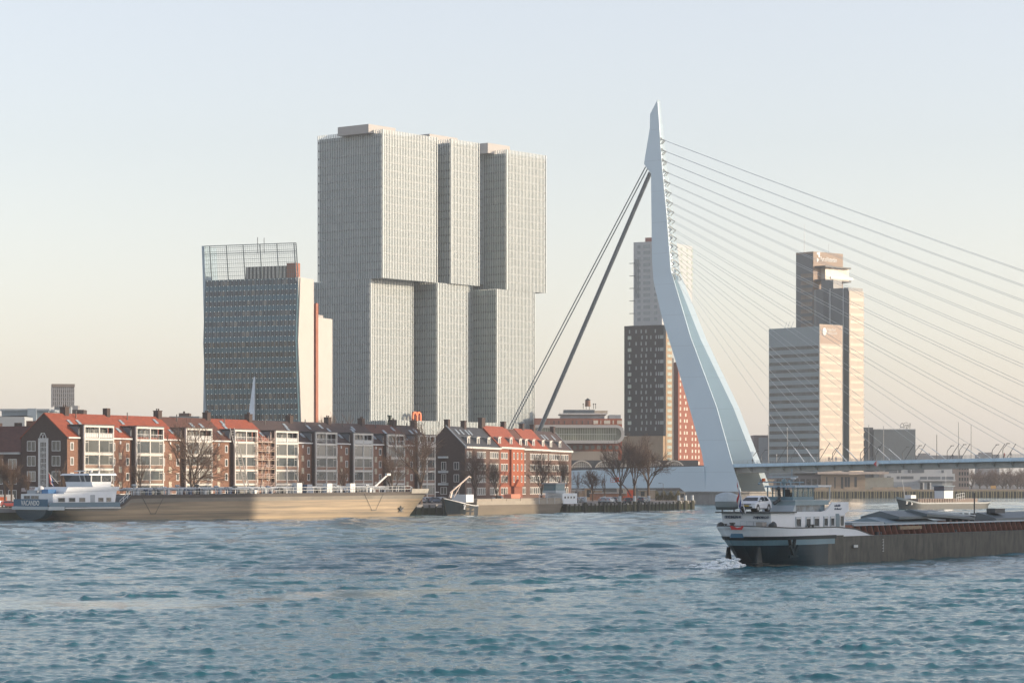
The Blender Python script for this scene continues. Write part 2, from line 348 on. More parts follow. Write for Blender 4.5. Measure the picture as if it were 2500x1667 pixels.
# orange arched letter on the podium roof
x = solve_t(-53, 1090, (.624, .782), 1017, 3); s_ = MB(); z0 = 33.02
for dx in (-2.4, 0.2):
    for i in range(9):
        a0 = math.pi * i / 8; a1 = math.pi * (i + 1) / 8
        if i < 8: s_.bar((x + dx + 1.1 - 1.1 * math.cos(a0), 3, z0 + 2.4 + 1.2 * math.sin(a0)), (x + dx + 1.1 - 1.1 * math.cos(a1), 3, z0 + 2.4 + 1.2 * math.sin(a1)), .8, .75)
    s_.box(x + dx - .38, x + dx + .38, 2.6, 3.4, z0, z0 + 2.4)
s_.box(x + 2.02, x + 2.78, 2.6, 3.4, z0, z0 + 2.4)
o = s_.build('roof_sign', mat('orange_paint', (0.75, 0.16, 0.04), 0.5), None); o.location = (-53, 1090, 0); o.rotation_euler = (0, 0, a)
tag(o, 'orange double arched sign standing on the podium roof in front of the ribbed glass tower', 'sign')

# ---- office tower with the tilted glass front
def kpn():
    u = Vector((37, -15, 0)).normalized(); ang = math.atan2(u.y, u.x)
    root = thing('office_tower', 'leaning blue glass office tower with an open grid screen on top and white side wall', 'office tower', (-119, 1030, 0), ang)
    V = lambda px, py, l: None
    def at(px, py, l=0.0):              # photo point on the plane y = l of the local frame -> local x, z
        t_ = solve_t(-119, 1030, (u.x, u.y), px, l); D = 1030 + u.y * t_ + u.x * l
        return t_, zat(py, D)
    GL = mat('blue_office_glass', (0.04, 0.115, 0.15), 0.25, spec=0.5, var=0.15, scale=0.2)
    GD = panel_mat('office_windows', (0.018, 0.034, 0.040), (.16, .15, .12), (1.68, 50, 3.9), .15, .6, 4.0)
    MU = mat('glass_mullions', (0.15, 0.22, 0.25), 0.4)
    LAMP = mat('facade_lamps', (0.85, 0.92, 0.85), 0.4, emit=0.35)
    ORG = mat('orange_steel', (0.30, 0.095, 0.045), 0.5); MAR = mat('shaded_red_panels', (0.15, 0.045, 0.035), 0.6); WH = mat('white_cladding', (0.44, 0.42, 0.39), 0.6, var=0.04, scale=0.2)
    # left and right edges of the glass front at three heights
    rows = [(1040, 512, 736), (835, 502, 727), (681, 498, 724.5)]
    L = [at(r[1], r[0]) for r in rows]; Rr = [at(r[2], r[0]) for r in rows]
    zs = [3.6, zat(835, 1022), zat(681, 1022)]
    xl = [l[0] for l in L]; xr = [r[0] for r in Rr]
    yb = [0.0, -1.6, 1.2]
    def fx(z, s):
        a_ = xl if s == 0 else xr
        return float(np.interp(z, zs, a_))
    def fy(z): return float(np.interp(z, zs, yb))
    bd = MB(); ztop = zs[2]
    for i in range(2):
        z0, z1 = zs[i], zs[i + 1]
        bd.hexa([(fx(z0, 0), fy(z0), z0), (fx(z0, 1), fy(z0), z0), (fx(z0, 1) , 11, z0), (fx(z0, 0), 11, z0)],
                [(fx(z1, 0), fy(z1), z1), (fx(z1, 1), fy(z1), z1), (fx(z1, 1), 11, z1), (fx(z1, 0), 11, z1)])
    bd.build('glass_body', GL, root)
    win = MB(); mul = MB(); lamp = MB(); n = 22; nf = 20; fh = (ztop - 6) / nf
    for k in range(nf):
        z0 = 6 + k * fh + fh * .42; z1 = z0 + fh * .48
        y0, y1 = fy(z0) - .06, fy(z1) - .06
        win.add([(fx(z0, 0) + .4, y0, z0), (fx(z0, 1) - .4, y0, z0), (fx(z1, 1) - .4, y1, z1), (fx(z1, 0) + .4, y1, z1)], [(0, 1, 2, 3)])
        for i in range(n):
            f = (i + .5) / n
            for zz in (z0 - .1, z1 + .1):
                xx = fx(zz, 0) * (1 - f) + fx(zz, 1) * f; yy = fy(zz) - .3
                lamp.box(xx - .08, xx + .08, yy - .12, yy + .12, zz - .08, zz + .08)
    for i in range(n + 1):
        f = i / n
        for q in range(2):
            z0, z1 = zs[q], zs[q + 1]
            mul.bar((fx(z0, 0) * (1 - f) + fx(z0, 1) * f, fy(z0) - .12, z0), (fx(z1, 0) * (1 - f) + fx(z1, 1) * f, fy(z1) - .12, z1), .16, .16)
    win.build('window_bands', GD, root); mul.build('mullions', MU, root); lamp.build('light_grid', LAMP, root)
    # left edge strip
    es = MB(); 
    for q, (za, zb) in enumerate(((zs[0], zs[1]), (zs[1], zs[2]), (zs[2], zat(600, 1030)))):
        pa = {0: (491, 497), 1: (497, 493.5), 2: (493.5, 490.6)}[q]; x0 = at(pa[0], 900)[0]; x1 = at(pa[1], 900)[0]
        wa = 2.6 if q == 0 else (1.2 if q == 1 else .9)
        wb = 1.2 if q == 0 else .9
        es.hexa([(x0, .6, za), (x0 + wa, .6, za), (x0 + wa, 11, za), (x0, 11, za)], [(x1, .6, zb), (x1 + wb, .6, zb), (x1 + wb, 11, zb), (x1, 11, zb)])
    es.build('edge_column', mat('pale_blue_steel', (0.30, 0.40, 0.46), 0.4), root)
    # open grid screen
    sc = MB(); zt0 = zat(600, 1029); zt1 = zat(593, 1016); n = 22
    xa, xb = fx(ztop, 0), fx(ztop, 1)
    def top(f): return zt0 * (1 - f) + zt1 * f
    for i in range(n * 2 + 1):
        f = i / (n * 2); xx = xa * (1 - f) + xb * f - 1.2 * (1 - f) * 0
        th = .34 if i % 8 == 3 or i in (0, n * 2) else .07
        sc.bar((xx, 1.2, ztop), (xx - .9, 1.2, top(f)), th, th)
    for j in range(18):
        g = j / 17
        th = .28 if j in (13, 17, 0) else (.16 if j % 2 == 0 else .08)
        sc.bar((xa - .9 * g, 1.2, ztop + (zt0 - ztop) * g), (xb - .9 * g, 1.2, ztop + (zt1 - ztop) * g), th, th)
    sc.build('grid_screen', mat('screen_steel', (0.13, 0.17, 0.18), 0.5), root)
    # plant behind the screen
    pz = zat(650, 1026); pa = at(600, 900, 6)[0]; pb = at(700, 900, 6)[0]; pc = at(723, 900, 6)[0]
    pl = MB().box(pa, pb, 6, 10.5, ztop, pz); pl.build('plant_room', DARKM, root)
    st = MB(); k = 11
    for i in range(k): xx = pa + (pb - pa) * (i + .2) / k; st.box(xx, xx + .75, 5.9, 6.0, ztop, pz)
    st.build('striped_panels', CREAM, root)
    MB().box(pb + .02, pc, 5.9, 9.4, ztop, pz + 1.0).build('red_plant_room', ORG, root)
    # side: white wall (its own plane, leaning with the front)
    sw = MB(); W = 11.6
    for i in range(2):
        z0, z1 = zs[i], zs[i + 1]
        sw.hexa([(fx(z0, 1) + .02, fy(z0) + .8, z0), (fx(z0, 1) + .6, fy(z0) + .8, z0), (xr[2] + 1.5, W, z0), (fx(z0, 1) + .02, W, z0)],
                [(fx(z1, 1) + .02, fy(z1) + .8, z1), (fx(z1, 1) + .6, fy(z1) + .8, z1), (xr[2] + 1.5, W, z1), (fx(z1, 1) + .02, W, z1)])
    sw.build('white_side_wall', WH, root)
    x1 = at(755, 900, W)[0]
    wt = MB(); wt.prism([(xr[2] - 1, 1.0), (xr[2] + .2, 1.0), (x1, W), (x1 - 4, W)], 3.6, ztop + .3); wt.build('white_slab', WH, root)
    MB().box(x1 - .6, x1 + .02, W + .02, W + 2.9, 3.6, zat(686, 1024)).build('red_edge', ORG, root)
    MB().box(x1 - 3, x1 + 1.25, W + 2.95, W + 5, 3.6, zat(740, 1026)).build('shaded_shaft', MAR, root)  # maroon paints the shade on the front of the red shaft
    MB().box(x1 + 1.26, x1 + 1.42, W + 2.9, W + 5, 3.6, zat(739, 1026)).build('sunlit_shaft_side', ORG, root)  # thin orange sheet paints sunlight on the shaft's right face
    MB().box(x1 - 3, x1 + 1.40, W + 5.02, W + 17.5, 3.6, zat(777, 1036)).build('rear_slab', WH, root)
    MB().box(x1 - 2, x1 + .6, W + 6, W + 11, zat(777, 1036), zat(769, 1033)).build('roof_box', DR_BOX, root)
    # sign on the side: the slab face direction
    p0 = Vector((xr[2] + .2, 1.0, 0)); p1 = Vector((x1, W, 0)); d = (p1 - p0).normalized(); n_ = Vector((d.y, -d.x, 0))
    GRN = mat('green_sign', (0.08, 0.34, 0.16), 0.5)
    o0 = p0 + d * 5.6 + n_ * .08; text('kpn', 4.6, GRN, root, (o0.x, o0.y, zat(718, 1022)), d, 'green lettering', width=5.2, name='sign_letters')
    lg = MB(); c = p0 + d * 3.2 + n_ * .08; cz = zat(709, 1022)
    for r_ in (2.3, 1.7):
        for i in range(14):
            a0 = R(70) + R(220) * i / 14; a1 = R(70) + R(220) * (i + 1) / 14
            lg.bar(c + d * (r_ * .8 * math.cos(a0)) + Vector((0, 0, cz + r_ * math.sin(a0))), c + d * (r_ * .8 * math.cos(a1)) + Vector((0, 0, cz + r_ * math.sin(a1))), .25, .3)
    lg.build('sign_emblem', GRN, root)
    for px in (620, 636):
        xx = at(px, 600)[0]; b = MB().tube((xx, 3, ztop + 10), (xx, 3, zat(578 if px < 630 else 580, 1022)), .12); b.build('antenna', DARKM, root)
    # slanting support leaning against the front
    bx, bz = at(608, 1026, -6); tx, tz = at(620, 920, -2.5)
    MB().hexa([(bx - 3.2, -9, 3.6), (bx + 2.6, -9, 3.6), (bx + 2.6, -7, 3.6), (bx - 3.2, -7, 3.6)], [(tx - .3, -2.2, tz), (tx + .3, -2.2, tz), (tx + .3, -1.9, tz), (tx - .3, -1.9, tz)]).build('slanting_pillar', mat('blue_white_steel', (0.62, 0.70, 0.76), 0.45), root)
kpn()

# ---- generic pieces for windowed walls
_wc = {}
def win_mesh(w_, h_, n=2, fr=0.12, frame=WHITE, pane=None, key=''):
    k = (round(w_, 2), round(h_, 2), n, fr, frame.name, (pane or PANE).name)
    if k not in _wc:
        f = MB(); f.box(-w_ / 2, w_ / 2, -.08, 0, -h_ / 2, -h_ / 2 + fr); f.box(-w_ / 2, w_ / 2, -.08, 0, h_ / 2 - fr, h_ / 2)
        f.box(-w_ / 2, -w_ / 2 + fr, -.08, 0, -h_ / 2 + fr, h_ / 2 - fr); f.box(w_ / 2 - fr, w_ / 2, -.08, 0, -h_ / 2 + fr, h_ / 2 - fr)
        if n > 1:
            for i in range(1, n):
                xx = -w_ / 2 + w_ * i / n; f.box(xx - fr * .4, xx + fr * .4, -.07, 0, -h_ / 2 + fr, h_ / 2 - fr)
        elif n < 0:                     # one narrow light and one wide
            xx = -w_ / 2 + w_ * (.27 if n == -1 else .73); f.box(xx - fr * .4, xx + fr * .4, -.07, 0, -h_ / 2 + fr, h_ / 2 - fr)
            xs = sorted((xx, -w_ / 2 if n == -1 else w_ / 2)); f.box(xs[0], xs[1], -.07, 0, h_ / 2 - .55, h_ / 2 - .45)
        p = MB(); p.box(-w_ / 2 + fr * .6, w_ / 2 - fr * .6, -.03, 0.05, -h_ / 2 + fr * .6, h_ / 2 - fr * .6)
        fo = f.build('window', frame); po = p.build('pane', pane or PANE)
        _wc[k] = (fo.data, po.data); bpy.data.objects.remove(fo); bpy.data.objects.remove(po)
    return _wc[k]
def window(parent, x, y, z, w_, h_, n=2, fr=0.12, frame=WHITE, pane=None, rot=0.0):
    fd, pd = win_mesh(w_, h_, n, fr, frame, pane)
    f = bpy.data.objects.new('window', fd); COL.objects.link(f); f.parent = parent; f.location = (x, y, z); f.rotation_euler = (0, 0, rot)
    p = bpy.data.objects.new('pane', pd); COL.objects.link(p); p.parent = f
    return f
def panes(parent, lst, w_, h_, m, depth=.06, name='window', cap=100):
    """many plain windows on one wall: one part each up to cap, the rest as one stuff part; lst of (x, y, z, rot)"""
    b = MB().box(-w_ / 2, w_ / 2, -depth, 0.02, -h_ / 2, h_ / 2); src = None
    for i, (x, y, z, r_) in enumerate(lst):
        if i >= cap: break
        if src is None: src = b.build(name, m, parent); src.location = (x, y, z); src.rotation_euler = (0, 0, r_)
        else: inst(src, parent, (x, y, z), (0, 0, r_))
    if len(lst) > cap:
        s = MB()
        for (x, y, z, r_) in lst[cap:]:
            c, sn = math.cos(r_), math.sin(r_)
            P = lambda a_, b_, z_: (x + a_ * c - b_ * sn, y + a_ * sn + b_ * c, z + z_)
            s.hexa([P(-w_ / 2, -depth, -h_ / 2), P(w_ / 2, -depth, -h_ / 2), P(w_ / 2, 0, -h_ / 2), P(-w_ / 2, 0, -h_ / 2)],
                   [P(-w_ / 2, -depth, h_ / 2), P(w_ / 2, -depth, h_ / 2), P(w_ / 2, 0, h_ / 2), P(-w_ / 2, 0, h_ / 2)])
        o = s.build(name, m, parent); o['kind'] = 'stuff'

# ---- slim apartment tower behind the pylon
def montevideo():
    D0 = 1458; ox = (1620 - CX) / F * D0; d = Vector((.50, .866, 0)); ang = math.atan2(d.y, d.x)     # corner between shaded and lit walls
    root = thing('apartment_tower', 'tall slim tower with pale grey upper storeys over a black base, behind the white pylon', 'apartment tower', (ox, D0, 0), ang)
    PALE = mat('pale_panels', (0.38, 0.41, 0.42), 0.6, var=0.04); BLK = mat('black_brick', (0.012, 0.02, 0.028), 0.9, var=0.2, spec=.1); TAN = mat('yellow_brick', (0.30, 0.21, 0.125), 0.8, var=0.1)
    # shaded face is the plane x = 0 going along +y (left and away)
    def yl(px): # local y on plane x=0
        u = (px - CX) / F; e = (-d.y, d.x)
        return (ox - u * D0) / (u * e[1] - e[0])
    zt = 139.5; zm = zat(793, D0); yl0, yl1 = yl(1544.7), yl(1524)
    xr = solve_t(ox, D0, (d.x, d.y), 1696); xr2 = solve_t(ox, D0, (d.x, d.y), 1641)
    MB().box(1, xr, 1.5, yl0, zat(731, D0), zt).box(1, xr2 + 8, 1.5, yl0, zm, zat(731, D0)).build('upper_tower', PALE, root)
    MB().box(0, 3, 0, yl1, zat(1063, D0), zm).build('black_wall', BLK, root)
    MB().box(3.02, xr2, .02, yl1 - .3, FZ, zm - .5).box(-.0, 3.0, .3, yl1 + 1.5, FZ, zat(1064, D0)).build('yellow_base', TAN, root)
    MB().box(xr2, xr2 + 10, 4, yl1, FZ, zat(870, D0)).build('dark_core', mat('dark_core', (.06, .065, .07), .7), root)
    xr3 = solve_t(ox, D0, (d.x, d.y), 1656, 2); xr4 = solve_t(ox, D0, (d.x, d.y), 1735, 2)
    MB().box(xr3, xr4, 2, yl1, FZ, zat(880, D0)).build('red_brick_block', BRICK_RED, root)
    yr0, yr1 = yl(1622), yl(1569)
    MB().box(3, 20, 6, yr1, zt, zat(577, D0)).build('roof_house', mat('dark_red_panels', (.24, .075, .06), .6), root)
    WG = mat('grey_blue_window', (.16, .21, .24), .2, spec=.8, var=.15); LG = mat('pale_window', (.21, .26, .27), .25, spec=.8, var=.2); TG = mat('greenish_window', (.30, .36, .31), .2, spec=.8, var=.2)
    big, sm = [], []
    nst = 26; fh = (zt - zm) / 13.5
    for k in range(14):
        z = zt - 2.6 - k * 3.33 * (1458 / 1458)
        if z < zm + 1: break
        big.append((.98, yl(1577), z, R(-90))); sm.append((.98, yl(1558), z, R(-90))); sm.append((.98, yl(1599), z, R(-90)))
    panes(root, big, 4.2, 1.7, WG); panes(root, sm, 1.9, 1.7, WG)
    bx = []
    z = zm - 3.2; k = 0; slots = []; wide = []; edge = []
    while z > zat(1050, D0):
        for j, px in enumerate((1534, 1553, 1565.5, 1577, 1587, 1600, 1606)):
            if j in (0,): 
                (wide if k % 2 else slots).append((-.01, yl(1537), z, R(-90)))
            elif (j + k) % 2 or j in (2, 3, 5): slots.append((-.01, yl(px + (2 if k % 2 else 0)), z, R(-90)))
        if k % 2: edge.append((-.01, yl(1615.5), z, R(-90)))
        z -= 3.35 ; k += 1
    panes(root, slots, .75, 1.9, LG, cap=80); panes(root, wide, 2.2, 1.9, mat('pale_green_window', (.34, .42, .36), .25, var=.2), name='wide_window'); panes(root, edge, 2.1, 1.9, LG, name='corner_window')
    lit = []
    z = zm - 3.2
    while z > 8:
        lit.append((3 + (xr2 - 3) * .55, .0, z, 0)); z -= 3.35
    panes(root, lit, xr2 * .5, 1.7, TG, name='lit_window')
    up = []
    z = zt - 2.6
    while z > zat(700, D0):
        for px in (1632, 1650, 1664, 1678, 1690): up.append((solve_t(ox, D0, (d.x, d.y), px, 1.5), 1.48, z, 0))
        z -= 3.33
    panes(root, up, 1.9, 1.6, TG, name='lit_window')
    rb = []
    z = zat(905, D0)
    k = 0
    while z > 5:
        for px in ((1661, 1674) if k % 2 else (1661, 1671, 1677)) + ((1690, 1698, 1706) if k > 8 else ()) : rb.append((solve_t(ox, D0, (d.x, d.y), px, 2), 1.98, z, 0))
        z -= 3.35; k += 1
    panes(root, rb, 1.6, 1.8, mat('cream_window', (.55, .50, .42), .4, var=.2), name='lit_window')
    bal = MB()
    for k in range(7):
        z = zat(640, D0) - k * 6.9; bal.box(.2, .98, yl(1548), yl(1536), z, z + .3)
    for px in (1549, 1553, 1557): bal.box(.75, .95, yl(px) - .12, yl(px) + .12, zat(725, D0), zat(630, D0))
    bal.build('balconies', mat('balcony_steel', (.10, .15, .15), .5), root)
montevideo()

# ---- port tower and the lower slab before it
def wpc():
    D0 = 1345; ox = (1985.5 - CX) / F * D0; d = Vector((.74, .672, 0)); ang = math.atan2(d.y, d.x); e = (-d.y, d.x)
    root = thing('port_tower', 'brown port office tower with two thin jutting discs near its top', 'office tower', (ox, D0, 0), ang)
    BRN = mat('brown_cladding', (0.22, 0.155, 0.11), 0.6, var=0.06); DK = mat('shaded_blue_cladding', (0.055, 0.075, 0.09), 0.35, var=.15, scale=.1); LIT = mat('sunlit_cladding', (0.33, 0.285, 0.235), 0.5, var=0.08, scale=.25)  # shade painted into the dark blue, sunlight into the sand tone
    def yl(px, x0=0):
        u = (px - CX) / F; ax = ox + d.x * x0; ay = D0 + d.y * x0
        return (ax - u * ay) / (u * e[1] - e[0])
    zt = zat(614, D0); zm = zat(708, D0); x1 = solve_t(ox, D0, (d.x, d.y), 2058)
    MB().box(0, x1, 0, yl(1943.4), FZ, zt).build('tall_tower', BRN, root)
    MB().box(-.1, 0, .3, yl(1943.8), FZ, zt - 1).build('shaded_side', DK, root)  # dark sheet paints the shade on the tower's left face
    ww = []
    for k in range(18):
        for j in range(5): ww.append((-.12, yl(1980 - j * 5.2), zt - 12 - k * 3.6, R(-90)))
    panes(root, ww, 2.0, 2.0, mat('bronze_window', (.16, .13, .10), .3, var=.6, scale=.3), cap=90)
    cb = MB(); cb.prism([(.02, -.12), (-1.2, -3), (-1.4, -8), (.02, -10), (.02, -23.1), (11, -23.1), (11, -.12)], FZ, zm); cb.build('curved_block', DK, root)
    MB().box(1.5, 8, -12, -4, zm + .02, zm + 4.6).build('roof_box', DK, root)
    MB().box(-.35, -.0, -11.6, -11.2, FZ, zm).box(-.35, 0, -20.2, -19.9, FZ, zm).build('pilaster', STEEL, root)
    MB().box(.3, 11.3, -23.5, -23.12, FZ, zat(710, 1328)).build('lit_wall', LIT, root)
    fr = MB(); fb = []
    for k in range(30):
        z = zat(710, 1328) - 3.0 - k * 3.75; fr.box(11.32, 12.2, -23.4, -10, z, z + .5); fb.append((5.8, -23.52, z - 1.2, 0))
    fr.build('balconies', LIT, root)
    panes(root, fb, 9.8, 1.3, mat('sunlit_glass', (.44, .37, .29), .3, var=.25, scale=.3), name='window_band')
    # two discs and the glazed room between them
    for nm, py in (('upper_disc', 649), ('lower_disc', 682)):
        ds = MB(); z = zat(py, D0 - 5); ds.prism([(solve_t(ox, D0, (d.x, d.y), 1996, -2), .5), (solve_t(ox, D0, (d.x, d.y), 2015, -6), -6), (solve_t(ox, D0, (d.x, d.y), 2078, -5), -5), (x1 + 3, 6), (2, 6)], z - .35, z + .35)
        ds.build(nm, DARKM, root)
    MB().box(solve_t(ox, D0, (d.x, d.y), 2015, -3), x1 + 1, -3, 4, zat(681, D0), zat(650, D0)).build('glazed_room', mat('sunlit_room_glass', (.55, .48, .38), .35, var=.12, scale=.6, stretch=(1, 1, .2)), root)  # sunlight on the glass is painted in as a pale warm tone
    MB().box(solve_t(ox, D0, (d.x, d.y), 2028, -3.4), x1 + 4, -3.4, 4.4, zat(679, D0), zat(673, D0)).build('parapet', WHITE, root)
    x6 = solve_t(ox, D0, (d.x, d.y), 2003, -.1)
    text('Port of Rotterdam', 3.3, WHITE, root, (x6, -.12, zat(636, D0)), (1, 0, 0), 'white lettering', width=12.4, name='sign_letters', bold=.04)
    lg = MB(); xa = solve_t(ox, D0, (d.x, d.y), 1994, -.1); za = zat(630, D0)
    lg.extr([(xa, -.15, za + 2.9), (xa + 2.4, -.15, za + 3.2), (xa + 2.4, -.15, za + .5), (xa + 1.3, -.15, za + .6), (xa + 1.2, -.15, za + 1.9), (xa, -.15, za + 1.9)], (0, .1, 0))
    lg.extr([(xa, -.15, za + .3), (xa + 1.9, -.15, za - .6), (xa + .2, -.15, za - 2.2)], (0, .1, 0)); lg.build('sign_emblem', WHITE, root)
    for px, py in ((1964, 545), (2023, 590)):
        MB().tube((3, yl(px, 3) if px < 1980 else 6, zt), (3, yl(px, 3) if px < 1980 else 6, zat(py, D0)), .22, .1).build('mast', STEEL, root) if px < 1980 else MB().tube((solve_t(ox, D0, (d.x, d.y), px, 6), 6, zt), (solve_t(ox, D0, (d.x, d.y), px, 6), 6, zat(py, D0)), .12).build('mast', STEEL, root)
    # lower slab in front
    D1 = 1303; ox1 = (2001 - CX) / F * D1
    r2 = thing('office_slab', 'grey banded office slab with a sunlit end wall and round emblem, below the port tower', 'office building', (ox1, D1, 0), ang)
    u1 = Vector((-.80, .60, 0))
    def yl1(px):
        u = (px - CX) / F; return (ox1 - u * D1) / (u * e[1] - e[0])
    GB = mat('grey_bands', (.23, .29, .31), .5, var=.06); zt1 = zat(796, D1); yw = yl1(1876.5); xw = solve_t(ox1, D1, (d.x, d.y), 2057)
    MB().box(.2, xw - .2, .2, yw, FZ, zt1).build('body', GB, r2)
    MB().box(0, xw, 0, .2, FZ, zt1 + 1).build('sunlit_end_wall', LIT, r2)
    MB().box(.5, xw - .5, -.06, 0, zat(838, D1), zt1 + .8).build('sign_panel', mat('rosy_panel', (.30, .22, .17), .6), r2)
    for k in range(17):
        z = zat(842, D1) - k * 3.78; z -= 1.7
        if z < 5: break
        MB().box(.1, .2, .8, yw - .5, z, z + 1.55).build('window_band', mat('band_glass', (.045, .055, .06), .25, var=.9, scale=.25, stretch=(1, 1, .1)), r2)
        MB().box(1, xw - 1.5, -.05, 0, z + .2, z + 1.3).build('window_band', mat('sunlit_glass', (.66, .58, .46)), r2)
    em = MB().ball((3.4, -.15, zat(809, D1)), 1.7, 12, 8, sq=(1, .1, 1.15)); em.build('sign_emblem', WHITE, r2, True)
    text('hogeschool', 1.9, WHITE, r2, (5.4, -.1, zat(806, D1)), (1, 0, 0), 'white lettering on the sunlit end wall', width=6.3, name='sign_letters')
    text('INHOLLAND', 1.6, WHITE, r2, (5.4, -.1, zat(814.5, D1)), (1, 0, 0), width=7.4, name='sign_letters')
    for px, dy in ((1909, 0), (1916, 1), (1925, 0)):
        MB().tube((2, yl1(px), zt1), (2.6, yl1(px) - 1, zt1 + 3.2), .12).build('antenna', STEEL, r2)
wpc()

# ---- grey food company block at the right
def plain_box(name, label, cat, px0, px1, py, D, m, depth=30, base=FZ, rot=0.0):
    x0 = (px0 - CX) / F * D; x1 = (px1 - CX) / F * D
    root = thing(name, label, cat, (x0, D, 0), rot)
    MB().box(0, x1 - x0, 0, depth, base, zat(py, D)).build('wall', m, root)
    return root, x1 - x0
GREYB = mat('grey_cladding', (.15, .18, .195), .6, var=.08)
r_, L_ = plain_box('grey_building', 'windowless grey building with sloping white lettering on its roof, right of the port tower', 'building', 2133, 2235, 1049, 1380, GREYB)
MB().box(-4.8, .0, 2, 26, FZ, zat(1043, 1382)).build('side_wing', mat('dark_grey_cladding', (.11, .13, .14), .6), r_)
MB().box(-.1, L_ + .1, -.1, 30.1, zat(1049, 1380), zat(1047, 1380)).build('roof_edge', STEEL, r_)
text('Cargill', 3.6, DARKM, r_, ((2197 - 2133) / F * 1380, 1.0, zat(1044, 1380)), (1, 0, 0), 'dark slanted lettering', width=5.6, name='sign_letters', shear=.3)
sg = MB()
for i in range(8):
    a0 = R(200) - R(150) * i / 8; a1 = R(200) - R(150) * (i + 1) / 8
    xx = (2213 - 2133) / F * 1380; zz = zat(1036, 1380); sg.bar((xx + 1.4 * math.cos(a0), 1, zz + 1 * math.sin(a0)), (xx + 1.4 * math.cos(a1), 1, zz + 1 * math.sin(a1)), .15, .2)
for px in (2198, 2222): sg.tube(((px - 2133) / F * 1380, 1, zat(1049, 1380)), ((px - 2133) / F * 1380, 1, zat(1044, 1380)), .1)
sg.build('sign_swoosh', DARKM, r_)

# ---- low buildings along the right-hand far quay
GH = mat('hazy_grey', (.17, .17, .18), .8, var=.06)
r_, L_ = plain_box('terminal_building', 'low dark terminal building under the bridge deck with a pale roof edge', 'building', 1886, 2004, 1160, 1298, GH, 20)
MB().box(0, L_ + 24, -3, 18, zat(1154, 1298), zat(1151, 1298)).build('roof_edge', GREYP, r_)
for k in range(8): MB().box(2 + k * 2.9, 4.2 + k * 2.9, -.06, 0, 6, 9).build('window', PANE_DARK, r_)
r_, L_ = plain_box('stone_hall', 'sunlit stone hall with tall dark openings between piers, on the far quay', 'building', 2004, 2112, 1158, 1297, mat('warm_stone', (.36, .28, .20), .8, var=.15, scale=.4, stretch=(.2, 1, 2)), 20)
for px in (2017, 2037, 2053, 2062, 2069, 2086): MB().box((px - 2004) / F * 1297, (px - 2004 + (3 if px < 2050 else 6)) / F * 1297, -.06, 0, 4.5, 10).build('dark_opening', DARKM, r_)
MB().box(L_ - 1, L_ + 14, 1, 12, FZ, zat(1165, 1300)).build('glass_wing', mat('hall_glass', (.30, .30, .26), .1, spec=.9), r_)
MB().box(-2, L_ + 11, -4, 14, zat(1157, 1297), zat(1151.5, 1297)).build('flat_roof', mat('pink_roof_edge', (.55, .45, .38), .6), r_)
r_, L_ = plain_box('white_office', 'long pale office building with two rows of dark window bands on the far quay', 'office building', 2158, 2325, 1144, 1330, mat('pale_office', (.47, .49, .50), .6, var=.04), 18)
for (a_, b_, y0, y1) in ((2160, 2190, 1146, 1154), (2193, 2200, 1146, 1154), (2216, 2223, 1146, 1154), (2226, 2256, 1146, 1154), (2298, 2304, 1147, 1154), (2165, 2175, 1162, 1169), (2189, 2196, 1162, 1169), (2199, 2230, 1162, 1169), (2246, 2263, 1163, 1170), (2265, 2296, 1163, 1170), (2299, 2328, 1163, 1170)):
    MB().box((a_ - 2158) / F * 1330, (b_ - 2158) / F * 1330, -.25, -.19, zat(y1, 1330), zat(y0, 1330)).build('window_band', mat('blue_grey_glass', (.12, .14, .16), .3), r_)
MB().box((2245 - 2158) / F * 1330, (2331 - 2158) / F * 1330, -2.5, -.2, zat(1174, 1330), zat(1170.5, 1330)).box(0, (2331 - 2158) / F * 1330, -.19, 0, zat(1175, 1330), zat(1155.5, 1330)).build('balcony_band', mat('pale_office', (.47, .49, .5)), r_)
MB().box(4, (2300 - 2158) / F * 1330, -.6, 0, FZ, zat(1176, 1330)).build('ground_floor', GREYP, r_)
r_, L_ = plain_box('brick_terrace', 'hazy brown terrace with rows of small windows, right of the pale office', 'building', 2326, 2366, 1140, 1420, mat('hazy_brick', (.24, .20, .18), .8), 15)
panes(r_, [((6 + (i % 2) * 2.3 + (i // 2) * 4.6) * .62, -.02, 6 + j * 3, 0) for i in range(4) for j in range(4)], .8, 1.8, PANE_DARK)
r_, L_ = plain_box('riverside_block', 'narrow brown block just right of the far pylon leg, beside the banded slab', 'building', 1840, 1876, 1062, 1360, mat('mauve_brick', (.22, .19, .19), .8), 20)
MB().box(L_ - 5, L_ + 1, -1, 12, FZ, zat(1068, 1360)).build('glass_stair', GREYP, r_)
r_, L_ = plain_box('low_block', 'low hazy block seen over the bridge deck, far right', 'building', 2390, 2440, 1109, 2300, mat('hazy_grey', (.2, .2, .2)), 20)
MB().box(2, L_ - 6, 1, 15, zat(1109, 2300), zat(1104, 2300)).build('roof_box', GH, r_)
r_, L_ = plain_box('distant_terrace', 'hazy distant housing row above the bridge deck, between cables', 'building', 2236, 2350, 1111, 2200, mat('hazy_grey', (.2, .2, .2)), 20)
MB().box(4, 12, 1, 15, zat(1111, 2200), zat(1106, 2200)).build('roof_box', GH, r_)

